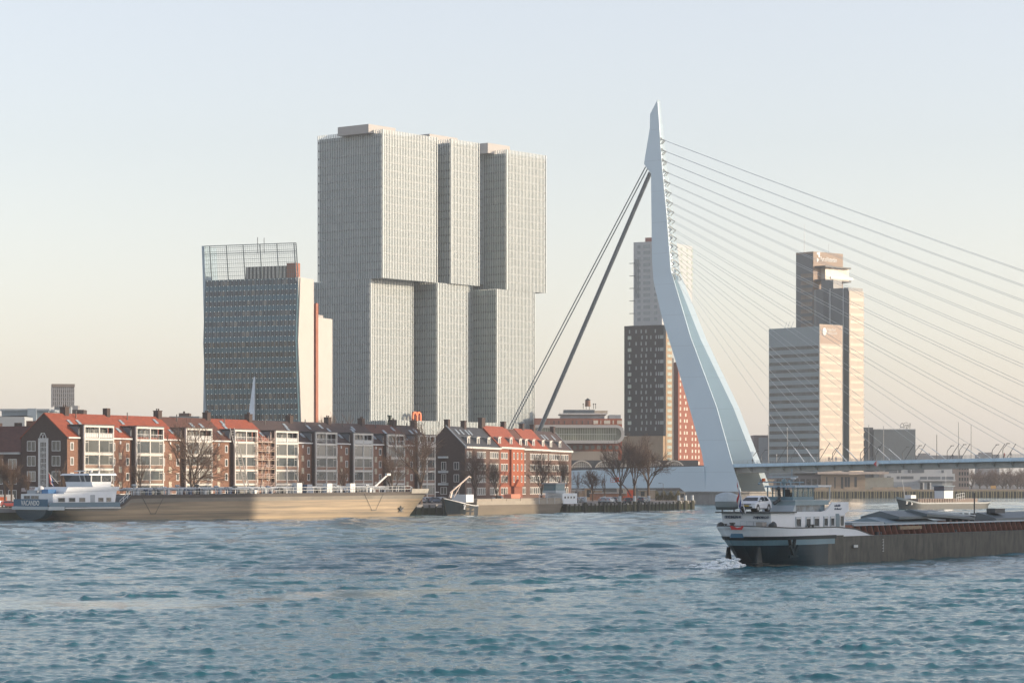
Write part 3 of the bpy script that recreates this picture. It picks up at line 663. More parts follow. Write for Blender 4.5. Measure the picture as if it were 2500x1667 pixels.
# ---- left-hand background
r_ = thing('concrete_tower', 'grey office tower with an overhanging ribbed head, on the left above the roofs', 'office tower', ((129 - CX) / F * 1060, 1060, 0), R(12))
RB = mat('ribs', (.33, .33, .34), .6); zt = zat(937, 1060); zb = zat(990, 1060)
def rib_head(x0, x1, y0, y1):
    b = MB(); b.box(x0, x1, y0, y1, zb, zt, 1); n_ = 11
    for i in range(n_ + 1): xx = x0 + (x1 - x0) * i / n_; b.box(xx - .18, xx + .18, y0 - .4, y0, zb - .6, zt - 1.4, 0)
    for k in range(5): b.box(x0 - .02, x1 + .02, y0 - .12, y1, zb + k * 1.6, zb + k * 1.6 + .35, 0)
    b.box(x0 - .3, x1 + .3, y0 - .5, y1 + .3, zt - 1.2, zt, 2)
    return b
rib_head(0, 8.3, 0, 8).build('head', [RB, PANE_DARK, mat('brown_band', (.20, .17, .15), .7)], r_)
b = MB()
for k in range(9): b.box(-.35, -.02, .3 + k * .85, .7 + k * .85, zb - .4, zt - 1.2)
b.build('side_ribs', RB, r_)
MB().box(.8, 7.2, 1, 7, FZ, zb).build('shaft', GREYP, r_)
r_, L_ = plain_box('grey_hall', 'blue-grey flat-roofed hall at the left edge behind the houses', 'building', 4, 118, 1000, 960, mat('slate_blue_panels', (.20, .25, .28), .6), 20)
MB().box(-.5, L_ + .5, -.6, 20, zat(1003, 960), zat(998, 960)).build('roof_edge', GREYP, r_)
MB().box((68 - 4) / F * 960, (90 - 4) / F * 960, -1, 3, FZ, zat(997, 960)).build('stair_tower', mat('pale_blue_panels', (.32, .38, .42), .6), r_)
r_, L_ = plain_box('white_shed', 'pale grey wall with a slanting top at the left edge, below the flat-roofed hall', 'building', -30, 60, 1017, 800, mat('pale_panels', (.5, .52, .52)), 14)
MB().add([(0, -.1, zat(1017, 800)), (L_, -.1, zat(1014, 800)), (L_, 14, zat(1014, 800)), (0, 14, zat(1017, 800))], [(0, 1, 2, 3)]).build('roof', FLAT_ROOF, r_)
r_, L_ = plain_box('roof_block', 'small flat-roofed grey block peeping over the red roofs, left of the glass office tower', 'building', 413, 486, 1016, 900, GREYB, 14)
MB().box(3, 6.5, 2, 8, zat(1016, 900), zat(1008, 900)).box(4.2, 4.8, 4, 4.6, zat(1008, 900), zat(1003, 900)).build('roof_box', BRICK_DARK, r_)
r_, L_ = plain_box('brick_stack', 'small brick roof block beside the ribbed tower, left', 'building', 176, 204, 1000, 760, BRICK_DARK, 6)
MB().box(.1, L_ - 1.6, -.02, 3, zat(1000, 760), zat(990, 760)).build('railing', mat('rail_mesh', (.3, .3, .3), .6), r_)

# ---- warehouse with water tank, white slab and arches
def warehouse():
    D = 1150; x0 = (1300 - CX) / F * D; X = lambda px, DD=D: (px - CX) / F * DD
    root = thing('warehouse', 'brick warehouse with a white rounded glass slab across it, right of the ribbed tower', 'building', (0, D, 0))
    MB().box(X(1305), X(1449), 6, 40, FZ, zat(1020, D)).build('brick_wall', mat('shaded_brick', (.20, .085, .06), .85), root)  # shade painted into a darker brick
    MB().box(X(1449), X(1520), 6.0, 40, FZ, zat(1021, D)).build('sunlit_brick_wall', BRICK_ORANGE, root)  # sunlit end of the same wall, painted as brighter orange brick
    MB().box(X(1370), X(1478), 12, 34, zat(1020, D), zat(1008, D)).build('roof_storey', GREYP, root)
    MB().box(X(1366), X(1484), 10, 36, zat(1010, D), zat(1007, D)).build('roof_slab', WHITE, root)
    MB().box(X(1378), X(1454), 14, 30, zat(1007, D), zat(998, D)).build('penthouse', mat('blue_slate_panels', (.07, .09, .11), .5), root)
    MB().box(X(1454), X(1486), 14, 30, zat(1007, D), zat(1000, D)).build('louvre_box', mat('warm_louvre', (.42, .35, .27), .6), root)
    MB().box(X(1489), X(1518), 10, 30, zat(1021, D), zat(1011, D)).build('side_storey', GREYP, root)
    for px in (1326, 1340, 1352, 1364, 1378, 1398, 1408, 1422, 1436): MB().box(X(px), X(px + 2.2), 5.9, 6, zat(1034, D), zat(1026, D)).build('window', PANE, root)
    for a_, b_ in ((1450, 1461), (1467, 1469), (1476, 1491), (1497, 1500), (1508, 1520)): MB().box(X(a_), X(b_), 5.9, 6, zat(1034, D), zat(1025, D)).build('window', mat('cream_window', (.55, .5, .42)), root)
    # white slab with rounded end
    WS = mat('white_slab', (.46, .44, .42), .5, var=.04); GG = mat('green_glass', (.20, .21, .15), .15, spec=.8, var=.45, scale=.22, stretch=(1, 1, .3))
    prof = [(X(1300), zat(1034, D)), (X(1508), zat(1037, D))]; out = []
    zc = (zat(1037, D) + zat(1082, D)) / 2; rr = (zat(1037, D) - zat(1082, D)) / 2; xc = X(1505)
    out = [(xc + rr * .85 * math.sin(a_), zc + rr * math.cos(a_)) for a_ in [math.pi * i / 16 for i in range(17)]]
    inn = [(xc + (rr * .85 - 1.3) * math.sin(a_), zc + (rr - 1.3) * math.cos(a_)) for a_ in [math.pi * i / 16 for i in range(17)]]
    b = MB(); x_l = X(1300)
    b.box(x_l, xc, -2, 8, zc + rr - 1.3, zc + rr); b.box(x_l, xc, -2, 8, zc - rr, zc - rr + 1.3)
    for i in range(16):
        o0, o1, i0, i1 = out[i], out[i + 1], inn[i], inn[i + 1]
        b.hexa([(i0[0], -2, i0[1]), (o0[0], -2, o0[1]), (o0[0], 8, o0[1]), (i0[0], 8, i0[1])], [(i1[0], -2, i1[1]), (o1[0], -2, o1[1]), (o1[0], 8, o1[1]), (i1[0], 8, i1[1])])
    b.build('white_slab', WS, root)
    g = MB(); g.prism([(x_l, 0), (xc + 3, 0), (xc + 3, 5), (x_l, 5)], zc - rr + 1.3, zc + rr - 1.3); g.build('glass_front', GG, root)
    m_ = MB()
    for i in range(36): xx = x_l + (xc - x_l) * (i + .5) / 36; m_.box(xx - .08, xx + .08, -.15, 0, zc - rr + 1.3, zc + rr - 1.3)
    m_.box(x_l, xc, -.2, 0, zc - .2, zc + .1); m_.build('mullions', mat('pale_mullion', (.5, .5, .42), .5), root)
    for i in range(14): MB().box(x_l + 2 + i * 2.6, x_l + 3.6 + i * 2.6, 5.9, 6, zat(1096, D), zat(1087, D)).build('window', PANE, root)
    MB().box(X(1380), X(1510), 3, 6, FZ, zat(1101, D)).build('panelled_wall', mat('pale_tan_panels', (.36, .31, .26), .6, var=.08, scale=1.5, stretch=(3, 1, .05)), root)
    # water tank
    tk = thing('water_tank', 'dark wooden water tank with a conical roof on the warehouse roof', 'water tank', (X(1435, D + 18), D + 18, 0))
    DT = D + 18; MB().tube((0, 0, zat(992, DT)), (0, 0, zat(977, DT)), 1.25, 1.15, 12).build('barrel', mat('tank_wood', (.16, .085, .06), .8), tk)
    MB().tube((0, 0, zat(977, DT)), (0, 0, zat(971.5, DT)), 1.4, .05, 12).build('cone_roof', DARKM, tk)
    for sx in (-.7, .7):
        for sy in (-.7, .7): MB().tube((sx, sy, zat(999, DT)), (sx, sy, zat(992, DT)), .12).build('leg', DARKM, tk)
    for px in (1424, 1449, 1454):
        o = MB().tube((0, 0, 0), (0, 0, 2.3), .14).tube((0, 0, 1.9), (0, 0, 2.4), .3).build('chimney_pipe', DARKM); o.location = (X(px, D + 20), D + 20, zat(998, D + 20))
        tag(o, {1424: 'slim dark pipe on the warehouse roof, left of the water tank', 1449: 'slim dark pipe on the warehouse roof just right of the water tank', 1454: 'slim dark pipe furthest right of the water tank'}[px], 'chimney pipe')
    # arched hall
    D2 = 1085; ah = thing('arched_hall', 'long low hall with a row of white arches over gridded windows, behind the trees', 'hall', (0, D2, 0))
    MB().box((1360 - CX) / F * D2, (1705 - CX) / F * D2, 1, 30, FZ, zat(1123, D2)).build('wall', mat('dark_hall', (.045, .05, .055), .6), ah)
    WA = mat('white_arch', (.55, .50, .44), .5); AG = mat('arch_glass', (.22, .20, .16), .2, var=.4)
    for k, px in enumerate((1370, 1420, 1478, 1537, 1596, 1646)):
        cx_ = (px - CX) / F * D2; rr = 4.55; zc = zat(1150, D2); arch = MB(); 
        N_ = 14; P_ = lambda a_, q: (cx_ + q * 1.0 * math.cos(a_), zc + q * .98 * math.sin(a_))
        for i in range(N_):
            a0 = math.pi * i / N_; a1 = math.pi * (i + 1) / N_
            arch.hexa([(P_(a0, rr - .45)[0], 0, P_(a0, rr - .45)[1]), (P_(a0, rr)[0], 0, P_(a0, rr)[1]), (P_(a0, rr)[0], .9, P_(a0, rr)[1]), (P_(a0, rr - .45)[0], .9, P_(a0, rr - .45)[1])],
                      [(P_(a1, rr - .45)[0], 0, P_(a1, rr - .45)[1]), (P_(a1, rr)[0], 0, P_(a1, rr)[1]), (P_(a1, rr)[0], .9, P_(a1, rr)[1]), (P_(a1, rr - .45)[0], .9, P_(a1, rr - .45)[1])])
        arch.build('arch', WA, ah)
        gw = MB(); poly = [(P_(math.pi * i / N_, rr - .45)[0], .6, P_(math.pi * i / N_, rr - .45)[1]) for i in range(N_ + 1)]
        gw.extr(poly, (0, .3, 0)); wd = gw.build('arched_window', AG, ah)
        gb = MB()
        for i in range(-5, 6):
            xx = i * .75; hh = math.sqrt(max(0, (rr - .6) ** 2 - xx * xx)) * .95
            if hh > .4: gb.box(cx_ + xx - .09, cx_ + xx + .09, .5, .6, zc, zc + hh)
        for j in range(1, 4):
            zz = j * 1.0; ww = math.sqrt(max(0, (rr - .6) ** 2 - zz * zz)); gb.box(cx_ - ww, cx_ + ww, .45, .5, zc + zz - .08, zc + zz + .08)
        gb.build('glazing_bars', WA, wd)
    # concrete bank abutment below the bridge and the strip building on it
    D3 = 1010; ab = thing('bridge_abutment', 'smooth tan concrete abutment under the bridge deck, right of the near pylon leg', 'abutment', (0, D3, 0))
    xa, xb = (1800 - CX) / F * D3, (1888 - CX) / F * D3
    MB().extr([(xa - 8, 0, -2), (xb - 6, 0, -2), (xb - 1.5, 0, 1.2), (xb, 0, 4), (xb, 0, zat(1172, D3)), (xa - 8, 0, zat(1172, D3))], (0, 12, 0)).build('wall', CONC_TAN, ab)
    MB().box(xa - 8, xb + .4, -.3, 12.3, zat(1172, D3), zat(1170, D3)).build('ledge', mat('pale_ledge', (.6, .48, .33), .7), ab)
    st = thing('quayside_stairs', 'reddish sunlit stair building on the tan abutment under the deck', 'building', (0, D3 + 5, 0))
    MB().box(xa - 6, xb - 6, 0, 6, zat(1170, D3), zat(1156, D3)).build('wall', mat('rust_wall', (.30, .16, .09), .8, var=.4, scale=.8), st)
    for i in range(8): MB().box(xa + i * 1.6 - 5.5, xa + i * 1.6 - 5.2, -.1, 0, zat(1170, D3), zat(1156, D3)).build('post', GREYP, st)
warehouse()
# ------------------------------------------------------------------ cable-stayed bridge
PC = Vector((77.0, 919.0, 0)); TT = Vector((.7507, -.6607, 0)); NN = Vector((-.6607, -.7507, 0))     # along the deck, and towards the near side
BLUEW = mat('pylon_steel', (0.55, 0.67, 0.74), 0.45, var=0.03, scale=0.05)
add_seams(BLUEW, 11.0)
def BP(T, N, z): return PC + TT * T + NN * N + Vector((0, 0, z))
def T_of(px, N):
    u = (px - CX) / F; X0 = PC.x + NN.x * N; Y0 = PC.y + NN.y * N
    return (u * Y0 - X0) / (TT.x - u * TT.y)
def Tz(px, py, N):
    T = T_of(px, N); D = PC.y + TT.y * T + NN.y * N
    return T, zat(py, D)
ZN = ([0, 15, 53, 79.8, 110, 139], [9.2, 8.2, 4.8, 2.7, 1.8, .75])      # half width of the pylon at each height
def No(z): return float(np.interp(z, *ZN))
def solve_pt(px, py):
    z = zat(py, 919)
    for _ in range(6): T, z = Tz(px, py, No(z))
    return T, z
front = [solve_pt(*p) for p in ((1605, 244.5), (1615.4, 400.6), (1625.5, 505), (1637.5, 660), (1639, 666), (1652, 708), (1686.5, 824.6), (1749.4, 993.7), (1786, 1124), (1808, 1197.6))]
back = [solve_pt(*p) for p in ((1605, 244.5), (1587, 279), (1586.6, 312), (1572, 400.7), (1589.3, 423.6), (1591, 575), (1592, 640), (1595, 682), (1599, 703), (1617, 778), (1652, 890), (1685, 1002), (1712.5, 1102), (1719, 1137), (1721, 1203))]
fz = [p[1] for p in front][::-1]; fT = [p[0] for p in front][::-1]; bz = [p[1] for p in back][::-1]; bT = [p[0] for p in back][::-1]
Tf = lambda z: float(np.interp(z, fz, fT)); Tb = lambda z: float(np.interp(z, bz, bT))
ztop = front[0][1]; zspl = solve_pt(1638.5, 668)[1]
def bridge():
    root = thing('cable_stayed_bridge', 'white cable-stayed bridge with a bent single pylon and fanned cables', 'bridge', tuple(PC), 0.0)
    L = lambda v: v - PC
    zs = sorted(set([4.4, 6, 9, 12, 15, 20, 26, 33, 40, 47, 53, 60, 66, 72, 76] + [z for z in fz + bz if 4.5 < z < ztop - .01] + [zspl]), reverse=False)
    zs = [z for i, z in enumerate(zs)]
    def sec(z, s):
        wv = min(2.1, .65 + z * .0 + 1.2 * min(1, max(0, (ztop - z) / 40))); n = No(z); t0, t1 = Tb(z), Tf(z); wv = min(wv, n * .9)
        thick = 2.6 if z < zspl else n
        return [BP(t0, s * n, z), BP(t1, s * n, z), BP(t1 - .62 * wv, s * (n - wv), z), BP(t0 + .2, s * (n - min(thick, n - .02)), z)]
    low = [z for z in zs if z <= zspl + .01]; up = [z for z in zs if z >= zspl - .01] + [ztop - .02]
    for s in (1, -1):
        mb = MB(); rows = [sec(z, s) for z in low]
        for r0, r1 in zip(rows[:-1], rows[1:]):
            pass
        vs_ = [L(v) for r_ in rows for v in r_]; fs = []
        for i in range(len(rows) - 1):
            for k in range(4):
                a0 = i * 4 + k; b0 = i * 4 + (k + 1) % 4; fs.append((a0, b0, b0 + 4, a0 + 4))
        fs.append((0, 1, 2, 3)); mb.add(vs_, fs)
        mb.build('leg', BLUEW, root)
    mb = MB(); rows = []
    for z in up:
        a0 = sec(z, 1); b0 = sec(z, -1); rows.append([a0[0], a0[1], a0[2], b0[2], b0[1], b0[0]])
    vs_ = [L(v) for r_ in rows for v in r_]; fs = []
    for i in range(len(rows) - 1):
        for k in range(6):
            a0 = i * 6 + k; b0 = i * 6 + (k + 1) % 6; fs.append((a0, b0, b0 + 6, a0 + 6))
    fs.append(tuple(range(6))); fs.append(tuple((len(rows) - 1) * 6 + i for i in range(6)))
    mb.add(vs_, fs); mb.build('mast', BLUEW, root)
    # horizontal blue side girder running left from the pylon foot
    g = MB(); N1 = 8.9
    tz = lambda px, py: Tz(px, py, N1)
    pts = [tz(1719, 1137.5), tz(1571, 1141.5), tz(1395, 1148), (-112, 12.0), (-112, 5.2), tz(1395, 1191.5), tz(1659, 1190.5), tz(1680, 1206), tz(1722, 1203.5)]
    g.extr([L(BP(p[0], N1, p[1])) for p in pts], NN * -4.2); g.build('side_girder', BLUEW, root)
    g = MB(); g.extr([L(BP(p[0], -5.0, p[1])) for p in pts], NN * -3.9); g.build('side_girder', BLUEW, root)
    # concrete pier
    p = MB(); a_ = [L(BP(-36, 13, 0)), L(BP(9, 13, 0)), L(BP(12, 8, 0)), L(BP(12, -12, 0)), L(BP(-36, -12, 0))]
    p.prism(a_, -3, 3.9); p.prism([L(BP(-36.5, 13.6, 0)), L(BP(9.5, 13.6, 0)), L(BP(12.6, 8.4, 0)), L(BP(12.6, -12.6, 0)), L(BP(-36.5, -12.6, 0))], 3.9, 4.4)
    p.build('pier', CONCRETE, root)
    # deck
    zd = lambda T: 13.5 + .0175 * T - .00003 * T * T if T > 0 else 13.5 + .012 * T
    HW = 7.6
    # the deck starts just behind the legs' front plates so that it passes between them
    def dk(mb, T0, T1, n0, n1, za, zb, m=0, step=8):
        k = max(1, int((T1 - T0) / step))
        for i in range(k):
            a0 = T0 + (T1 - T0) * i / k; a1 = T0 + (T1 - T0) * (i + 1) / k
            mb.hexa([L(BP(a0, n0, zd(a0) + za)), L(BP(a1, n0, zd(a1) + za)), L(BP(a1, n1, zd(a1) + za)), L(BP(a0, n1, zd(a0) + za))],
                    [L(BP(a0, n0, zd(a0) + zb)), L(BP(a1, n0, zd(a1) + zb)), L(BP(a1, n1, zd(a1) + zb)), L(BP(a0, n1, zd(a0) + zb))], m)
    TE = 330.0
    road = MB(); dk(road, -120, TE, -HW + 1.6, HW - 1.6, -.9, 0); road.build('roadway', ASPHALT, root)
    eb = MB(); dk(eb, 1, TE, HW, HW + .5, -.95, .15); dk(eb, 1, TE, -HW - .5, -HW, -.95, .15); eb.build('edge_beam', mat('edge_blue', (.50, .68, .80), .45), root)
    wk = MB(); dk(wk, 1, TE, HW - 1.58, HW - .02, -.5, .1); dk(wk, 1, TE, -HW + .02, -HW + 1.58, -.5, .1); wk.build('walkway', CONCRETE, root)
    gd = MB(); dk(gd, -60, TE, HW - 3.6, HW - 2.4, -2.9, -.92); dk(gd, -60, TE, -HW + 2.4, -HW + 3.6, -2.9, -.92); gd.build('main_girder', mat('deck_steel', (.42, .41, .39), .5), root)
    for k in range(46):
        T = 4 + k * 6.8
        b = MB(); z = zd(T)
        b.add([L(BP(T - .15, HW - .05, z - .96)), L(BP(T - .15, HW - 2.4, z - .96)), L(BP(T - .15, HW - 2.4, z - 2.7)), L(BP(T + .15, HW - .05, z - .96)), L(BP(T + .15, HW - 2.4, z - .96)), L(BP(T + .15, HW - 2.4, z - 2.7))],
              [(0, 1, 2), (3, 5, 4), (0, 3, 4, 1), (1, 4, 5, 2), (2, 5, 3, 0)])
        if k == 0: brk = b.build('bracket', mat('deck_steel', (.42, .41, .39)), root); T00 = T
        else:
            o = inst(brk, root, TT * (T - T00) + Vector((0, 0, zd(T) - zd(T00))))
    rl = MB()
    for s in (1, -1):
        n = s * (HW + .1)
        for zz in (1.25, .8, .4): 
            T = 1.0
            while T < TE: rl.bar(L(BP(T, n, zd(T) + zz)), L(BP(T + 8, n, zd(T + 8) + zz)), .07, .07); T += 8
        T = 1.0
        while T < TE: rl.bar(L(BP(T, n, zd(T) + .1)), L(BP(T, n, zd(T) + 1.3)), .08, .08); T += 2.0
    rl.build('railing', mat('rail_grey', (.30, .33, .34), .5), root)
    sf = MB(); Ts = T_of(2140, HW + .6); n = HW + .62; z = zd(Ts) - .9
    sf.add([L(BP(Ts - 1.1, n, z)), L(BP(Ts, n, z - 1.1)), L(BP(Ts, n, z + 1.1))], [(0, 1, 2)], 0); sf.add([L(BP(Ts + 1.1, n, z)), L(BP(Ts, n, z - 1.1)), L(BP(Ts, n, z + 1.1))], [(0, 2, 1)], 1)
    sf.build('navigation_mark', [mat('sign_red', (.55, .04, .05), .5), WHITE], root, label='red and white diamond')
    # stay cables and their anchors: 16 pairs
    ay = [321, 348.6, 375, 402, 428, 453, 478, 501, 523, 545, 565.5, 587, 607, 629, 649, 664]
    CB = mat('cable_steel', (.58, .62, .64), .5, .0); anc = MB()
    for k, y in enumerate(ay):
        z = zat(y, 919); Td = 31.3 + (15 - k) * 17.07
        for s in (1, -1):
            n0 = s * max(.35, No(z) - 1.0); a_ = BP(Tf(z) - .25, n0, z); e = BP(Td, s * 3.4, zd(Td) + .4)
            c = MB(); N_ = 8 if k < 8 else 4
            sag = (e - a_).length * .009
            pt = lambda f: L(a_ * (1 - f) + e * f) - Vector((0, 0, 4 * sag * f * (1 - f)))
            for i in range(N_): c.tube(pt(i / N_), pt((i + 1) / N_), .058, .058, 5)
            dv = (e - a_).normalized(); c.tube(L(e) - dv * 6, L(e), .16, .18, 6)
            c.build('stay_cable', CB, root)
            # anchor strut: a small angled arm on the mast front
            anc.bar(L(a_), L(a_ + dv * 1.6), .28, .28); anc.bar(L(a_ + dv * 1.5), L(BP(Tf(z) - .2, n0, z - 1.7)), .16, .22)
            # strut up from the deck holding the cable
            st = MB(); st.bar(L(e) - dv * 9 - Vector((0, 0, 0)), L(BP(Td - 11.5, s * 3.4, zd(Td - 11.5))), .14, .14); st.build('cable_strut', DARKM, root)
        anc.bar(L(BP(Tf(z) - .9, 0, z + .9)), L(BP(Tf(z) - .2, No(z) - .9, z)), .2, .25); anc.bar(L(BP(Tf(z) - .9, 0, z + .9)), L(BP(Tf(z) - .2, -No(z) + .9, z)), .2, .25)
    anc.build('cable_anchors', mat('anchor_grey', (.33, .34, .34), .5), root)
    # back stays, two bundles of two with spacers
    for s, (pxt, pyt), (pxb, pyb) in ((1, (1578.5, 410), (1189, 1152)), (-1, (1587.5, 422), (1274, 1150))):
        n = s * 1.9; nb = s * 8.0
        T0, z0 = Tz(pxt, pyt, n); T1, z1 = Tz(pxb, pyb, nb); prev = []
        for off in ((-.75, .75) if s > 0 else (-.55, .55)):
            a_ = BP(T0 + off * .6, n, z0 - off * .5); e = BP(T1 + off * 1.0, nb, z1); 
            MB().tube(L(a_), L(e), .21 if s > 0 else .42, .21 if s > 0 else .42, 8).build('back_stay', mat('stay_steel', (.17, .20, .22), .4, .2), root); prev.append((a_, e))
        sp = MB()
        for i in range(40):
            f = .70 + .30 * i / 40
            sp.bar(L(prev[0][0] * (1 - f) + prev[0][1] * f), L(prev[1][0] * (1 - f) + prev[1][1] * f), .2, .2)
        if s > 0: sp.build('spacers', STEEL, root)
    # lamp posts with bent arms, each a thing of its own
    LM = mat('lamp_steel', (.07, .08, .085), .5)
    for i, px in enumerate((1802, 1860, 1996, 2034, 2102, 2137, 2205, 2236, 2314, 2344, 2424, 2450)):
        s = 1 if i % 2 else -1; N_ = s * (HW - 1.0); T = T_of(px, N_)
        if T < 2: T = 3
        b_ = BP(T, N_, zd(T) + .1)
        m_ = MB(); m_.tube((0, 0, 0), (-.25, 0, 2.2), .14, .11); m_.tube((-.25, 0, 2.2), (-.1, 0, 3.0), .11); m_.tube((-.1, 0, 3.0), (1.2, 0, 4.6), .1, .09)
        rt = thing('street_lamp', 'tmp', 'street lamp', tuple(b_), 0, 'bent lamp posts along the bridge deck')
        m_.build('post', LM, rt); MB().box(.9, 2.0, -.2, .2, 4.55, 4.75).build('lamp_head', LM, rt)
        m2 = ['first', 'second', 'third', 'fourth', 'fifth', 'sixth', 'seventh', 'eighth', 'ninth', 'tenth', 'eleventh', 'twelfth'][i]
        rt['label'] = 'bent dark lamp post on the bridge deck, %s of them counting from the pylon' % m2
    for i, (px, top, lab) in enumerate(((1876, 1037, 'tall thin pole with a pale round head, beside the left edge of the banded slab'), (1896, 1110, 'short dark pole in front of the banded slab'), (1922, 1046, 'tall thin pole on the deck before the middle of the banded slab'), (2121, 1037, 'tall pale pole before the left wing of the windowless grey building'), (2157, 1040, 'tall pale pole before the middle of the windowless grey building'), (2287, 1061, 'dark pole with cross wire, right of the windowless grey building'), (2340, 1030, 'tall thin pole, left one of a pair over the deck far right'), (2371, 1036, 'tall thin pole, right one of a pair over the deck far right'))):
        T = T_of(px, -5.5); D = PC.y + TT.y * T + NN.y * -5.5; b_ = BP(T, -5.5, zd(T)); h_ = zat(top, D) - zd(T)
        rt = thing('tram_pole', lab, 'pole', tuple(b_), 0, 'poles standing on the bridge deck')
        MB().tube((0, 0, 0), (0, 0, h_), .13, .09, 6).build('post', mat('pole_grey', (.30, .31, .31), .5) if px != 2287 else LM, rt)
        MB().ball((0, 0, h_), .35 if px == 1876 else .2, 6, 5).build('pole_head', WHITE, rt)
    return zd
zd = bridge()

# ---- people on the bridge deck: small figures, one continuous skin mesh each
def person(px, label, col, T=None, N=7.0, walk=1, s=1.0):
    T = T_of(px, N); b = BP(T, N, zd(T) + .1)
    bm_ = bpy.data.meshes.new('person')
    J = [((0, 0, .95), .16), ((0, 0, 1.2), .17), ((0, 0, 1.42), .19), ((0, 0, 1.53), .07), ((0, 0, 1.66), .115), ((0, 0, 1.76), .08),
         ((.10, .02, .88), .12), ((.11, .16 * walk, .48), .085), ((.11, .02 * walk, .07), .05), ((.11, .16 * walk, .03), .05),
         ((-.10, 0, .88), .12), ((-.11, -.02, .47), .085), ((-.11, -.28 * walk, .10), .05), ((-.11, -.14 * walk, .03), .05),
         ((.22, 0, 1.40), .075), ((.27, -.08, 1.12), .055), ((.27, .08, .88), .045), ((-.22, 0, 1.40), .075), ((-.27, .08, 1.12), .055), ((-.27, .18, .90), .045)]
    E = [(0, 1), (1, 2), (2, 3), (3, 4), (4, 5), (0, 6), (6, 7), (7, 8), (8, 9), (0, 10), (10, 11), (11, 12), (12, 13), (2, 14), (14, 15), (15, 16), (2, 17), (17, 18), (18, 19)]
    bm_.from_pydata([j[0] for j in J], E, []); o = bpy.data.objects.new('person', bm_); COL.objects.link(o)
    sm = o.modifiers.new('skin', 'SKIN'); bm_.skin_vertices[0].data[0].use_root = True
    for i, j in enumerate(J): bm_.skin_vertices[0].data[i].radius = (j[1], j[1])
    sb = o.modifiers.new('sub', 'SUBSURF'); sb.levels = 1; sb.render_levels = 1
    bm_.materials.append(mat('clothes_' + col[0], col[1], .9)); o.location = b; o.rotation_euler = (0, 0, math.atan2(TT.y, TT.x) - R(90)); o.scale = (s, s, s)
    tag(o, label, 'person', 'people walking on the bridge'); return o
DKC = ('dark', (.03, .035, .045)); 
person(1837, 'dark-clothed person on the deck just left of the far pylon leg', DKC)
person(2024, 'person in dark clothes walking on the deck at the right edge of the banded slab', DKC, walk=-1)
person(2041, 'blue-clad walker on the deck near the dark slot of the port tower', ('blue', (.05, .09, .16)))
person(2138, 'person in dark clothes on the deck above the red and white diamond mark', DKC)
person(2326, 'lone walker in dark clothes on the deck right of the dark cross-wired pole', DKC)
person(2452, 'person on the deck at far right, next to the eleventh and twelfth lamp posts', ('red', (.20, .05, .04)), walk=-1)
person(2468, 'rightmost person on the bridge deck', DKC)
# ------------------------------------------------------------------ apartment row on the island (row one)
A1 = (-94.9, 568.0); d1 = Vector((.480, .877, 0)); ang1 = math.atan2(d1.y, d1.x)
EAVE, RIDGE, DEP = 17.2, 22.3, 12.4
SPAN = mat('bay_panels', (0.24, 0.16, 0.12), 0.8, var=.1)
CHEEK = mat('zinc_cheek', (0.14, 0.16, 0.18), 0.5, var=.1)
SKYL = mat('skylight_glass', (0.30, 0.36, 0.40), 0.12, spec=.9)
ORN = mat('ornament_tiles', (0.42, 0.38, 0.30), 0.8, var=.5, scale=3)
ORDS = ['first', 'second', 'third', 'fourth', 'fifth', 'sixth', 'seventh', 'eighth', 'ninth', 'tenth', 'eleventh', 'twelfth', 'thirteenth', 'fourteenth', 'fifteenth', 'sixteenth', 'seventeenth', 'eighteenth', 'nineteenth', 'twentieth', 'twenty-first', 'twenty-second', 'twenty-third', 'twenty-fourth', 'twenty-fifth', 'twenty-sixth', 'twenty-seventh', 'twenty-eighth', 'twenty-ninth', 'thirtieth']
def gable(mb, x0, x1, ye, yr, yb, z0, ze, zr, m=0):
    """house body: pentagon section between x0 and x1"""
    mb.extr([(x0, ye, z0), (x0, yb, z0), (x0, yb, ze), (x0, yr, zr), (x0, ye, ze)], (x1 - x0, 0, 0), m)
def roof_slopes(mb, x0, x1, ye, yr, yb, ze, zr, over=.35, th=.22, m=0):
    s = (zr - ze) / (yr - ye)
    mb.extr([(x0, ye - over, ze - over * s + .03), (x0, yr, zr + .03), (x0, yr, zr + th + .03), (x0, ye - over, ze - over * s + th + .03)], (x1 - x0, 0, 0), m)
    mb.extr([(x0, yb + over, ze - over * s + .03), (x0, yr, zr + .03), (x0, yr, zr + th + .03), (x0, yb + over, ze - over * s + th + .03)], (x1 - x0, 0, 0), m)
def skylight(parent, x, y, w_, l_, ye=0, ze=EAVE, yr=DEP / 2, zr=RIDGE, open_=False):
    s = math.atan2(zr - ze, yr - ye); z = ze + (y - ye) * math.tan(s) + .27
    o = MB().box(-w_ / 2, w_ / 2, -l_ / 2, l_ / 2, 0, .12).build('skylight', SKYL, parent); o.location = (x, y, z); o.rotation_euler = (s, 0, 0)
    f = MB(); 
    for a_, b_, c_, d_ in ((-w_ / 2 - .08, -w_ / 2, -l_ / 2 - .08, l_ / 2 + .08), (w_ / 2, w_ / 2 + .08, -l_ / 2 - .08, l_ / 2 + .08), (-w_ / 2, w_ / 2, -l_ / 2 - .08, -l_ / 2), (-w_ / 2, w_ / 2, l_ / 2, l_ / 2 + .08)): f.box(a_, b_, c_, d_, 0, .16)
    f.build('skylight_frame', GREYP, o)
bounds = [0, 22.5, 41.2, 60.4, 77.7, 95.4, 112.8, 128.8, 144.4, 155.0]
bayc = [9.4, 27.8, 46.5, 65.5, 82.7, 100.3, 117.5, 133.4, 149.0]
bayw = [10.4, 10.2, 10.2, 9.4, 9.8, 9.6, 9.0, 8.6, 8.6]
roofs = [ROOF_RED, ROOF_RED, ROOF_BROWN, ROOF_RED, ROOF_DARK, ROOF_DARK, ROOF_DARK, ROOF_BROWN, ROOF_DARK]
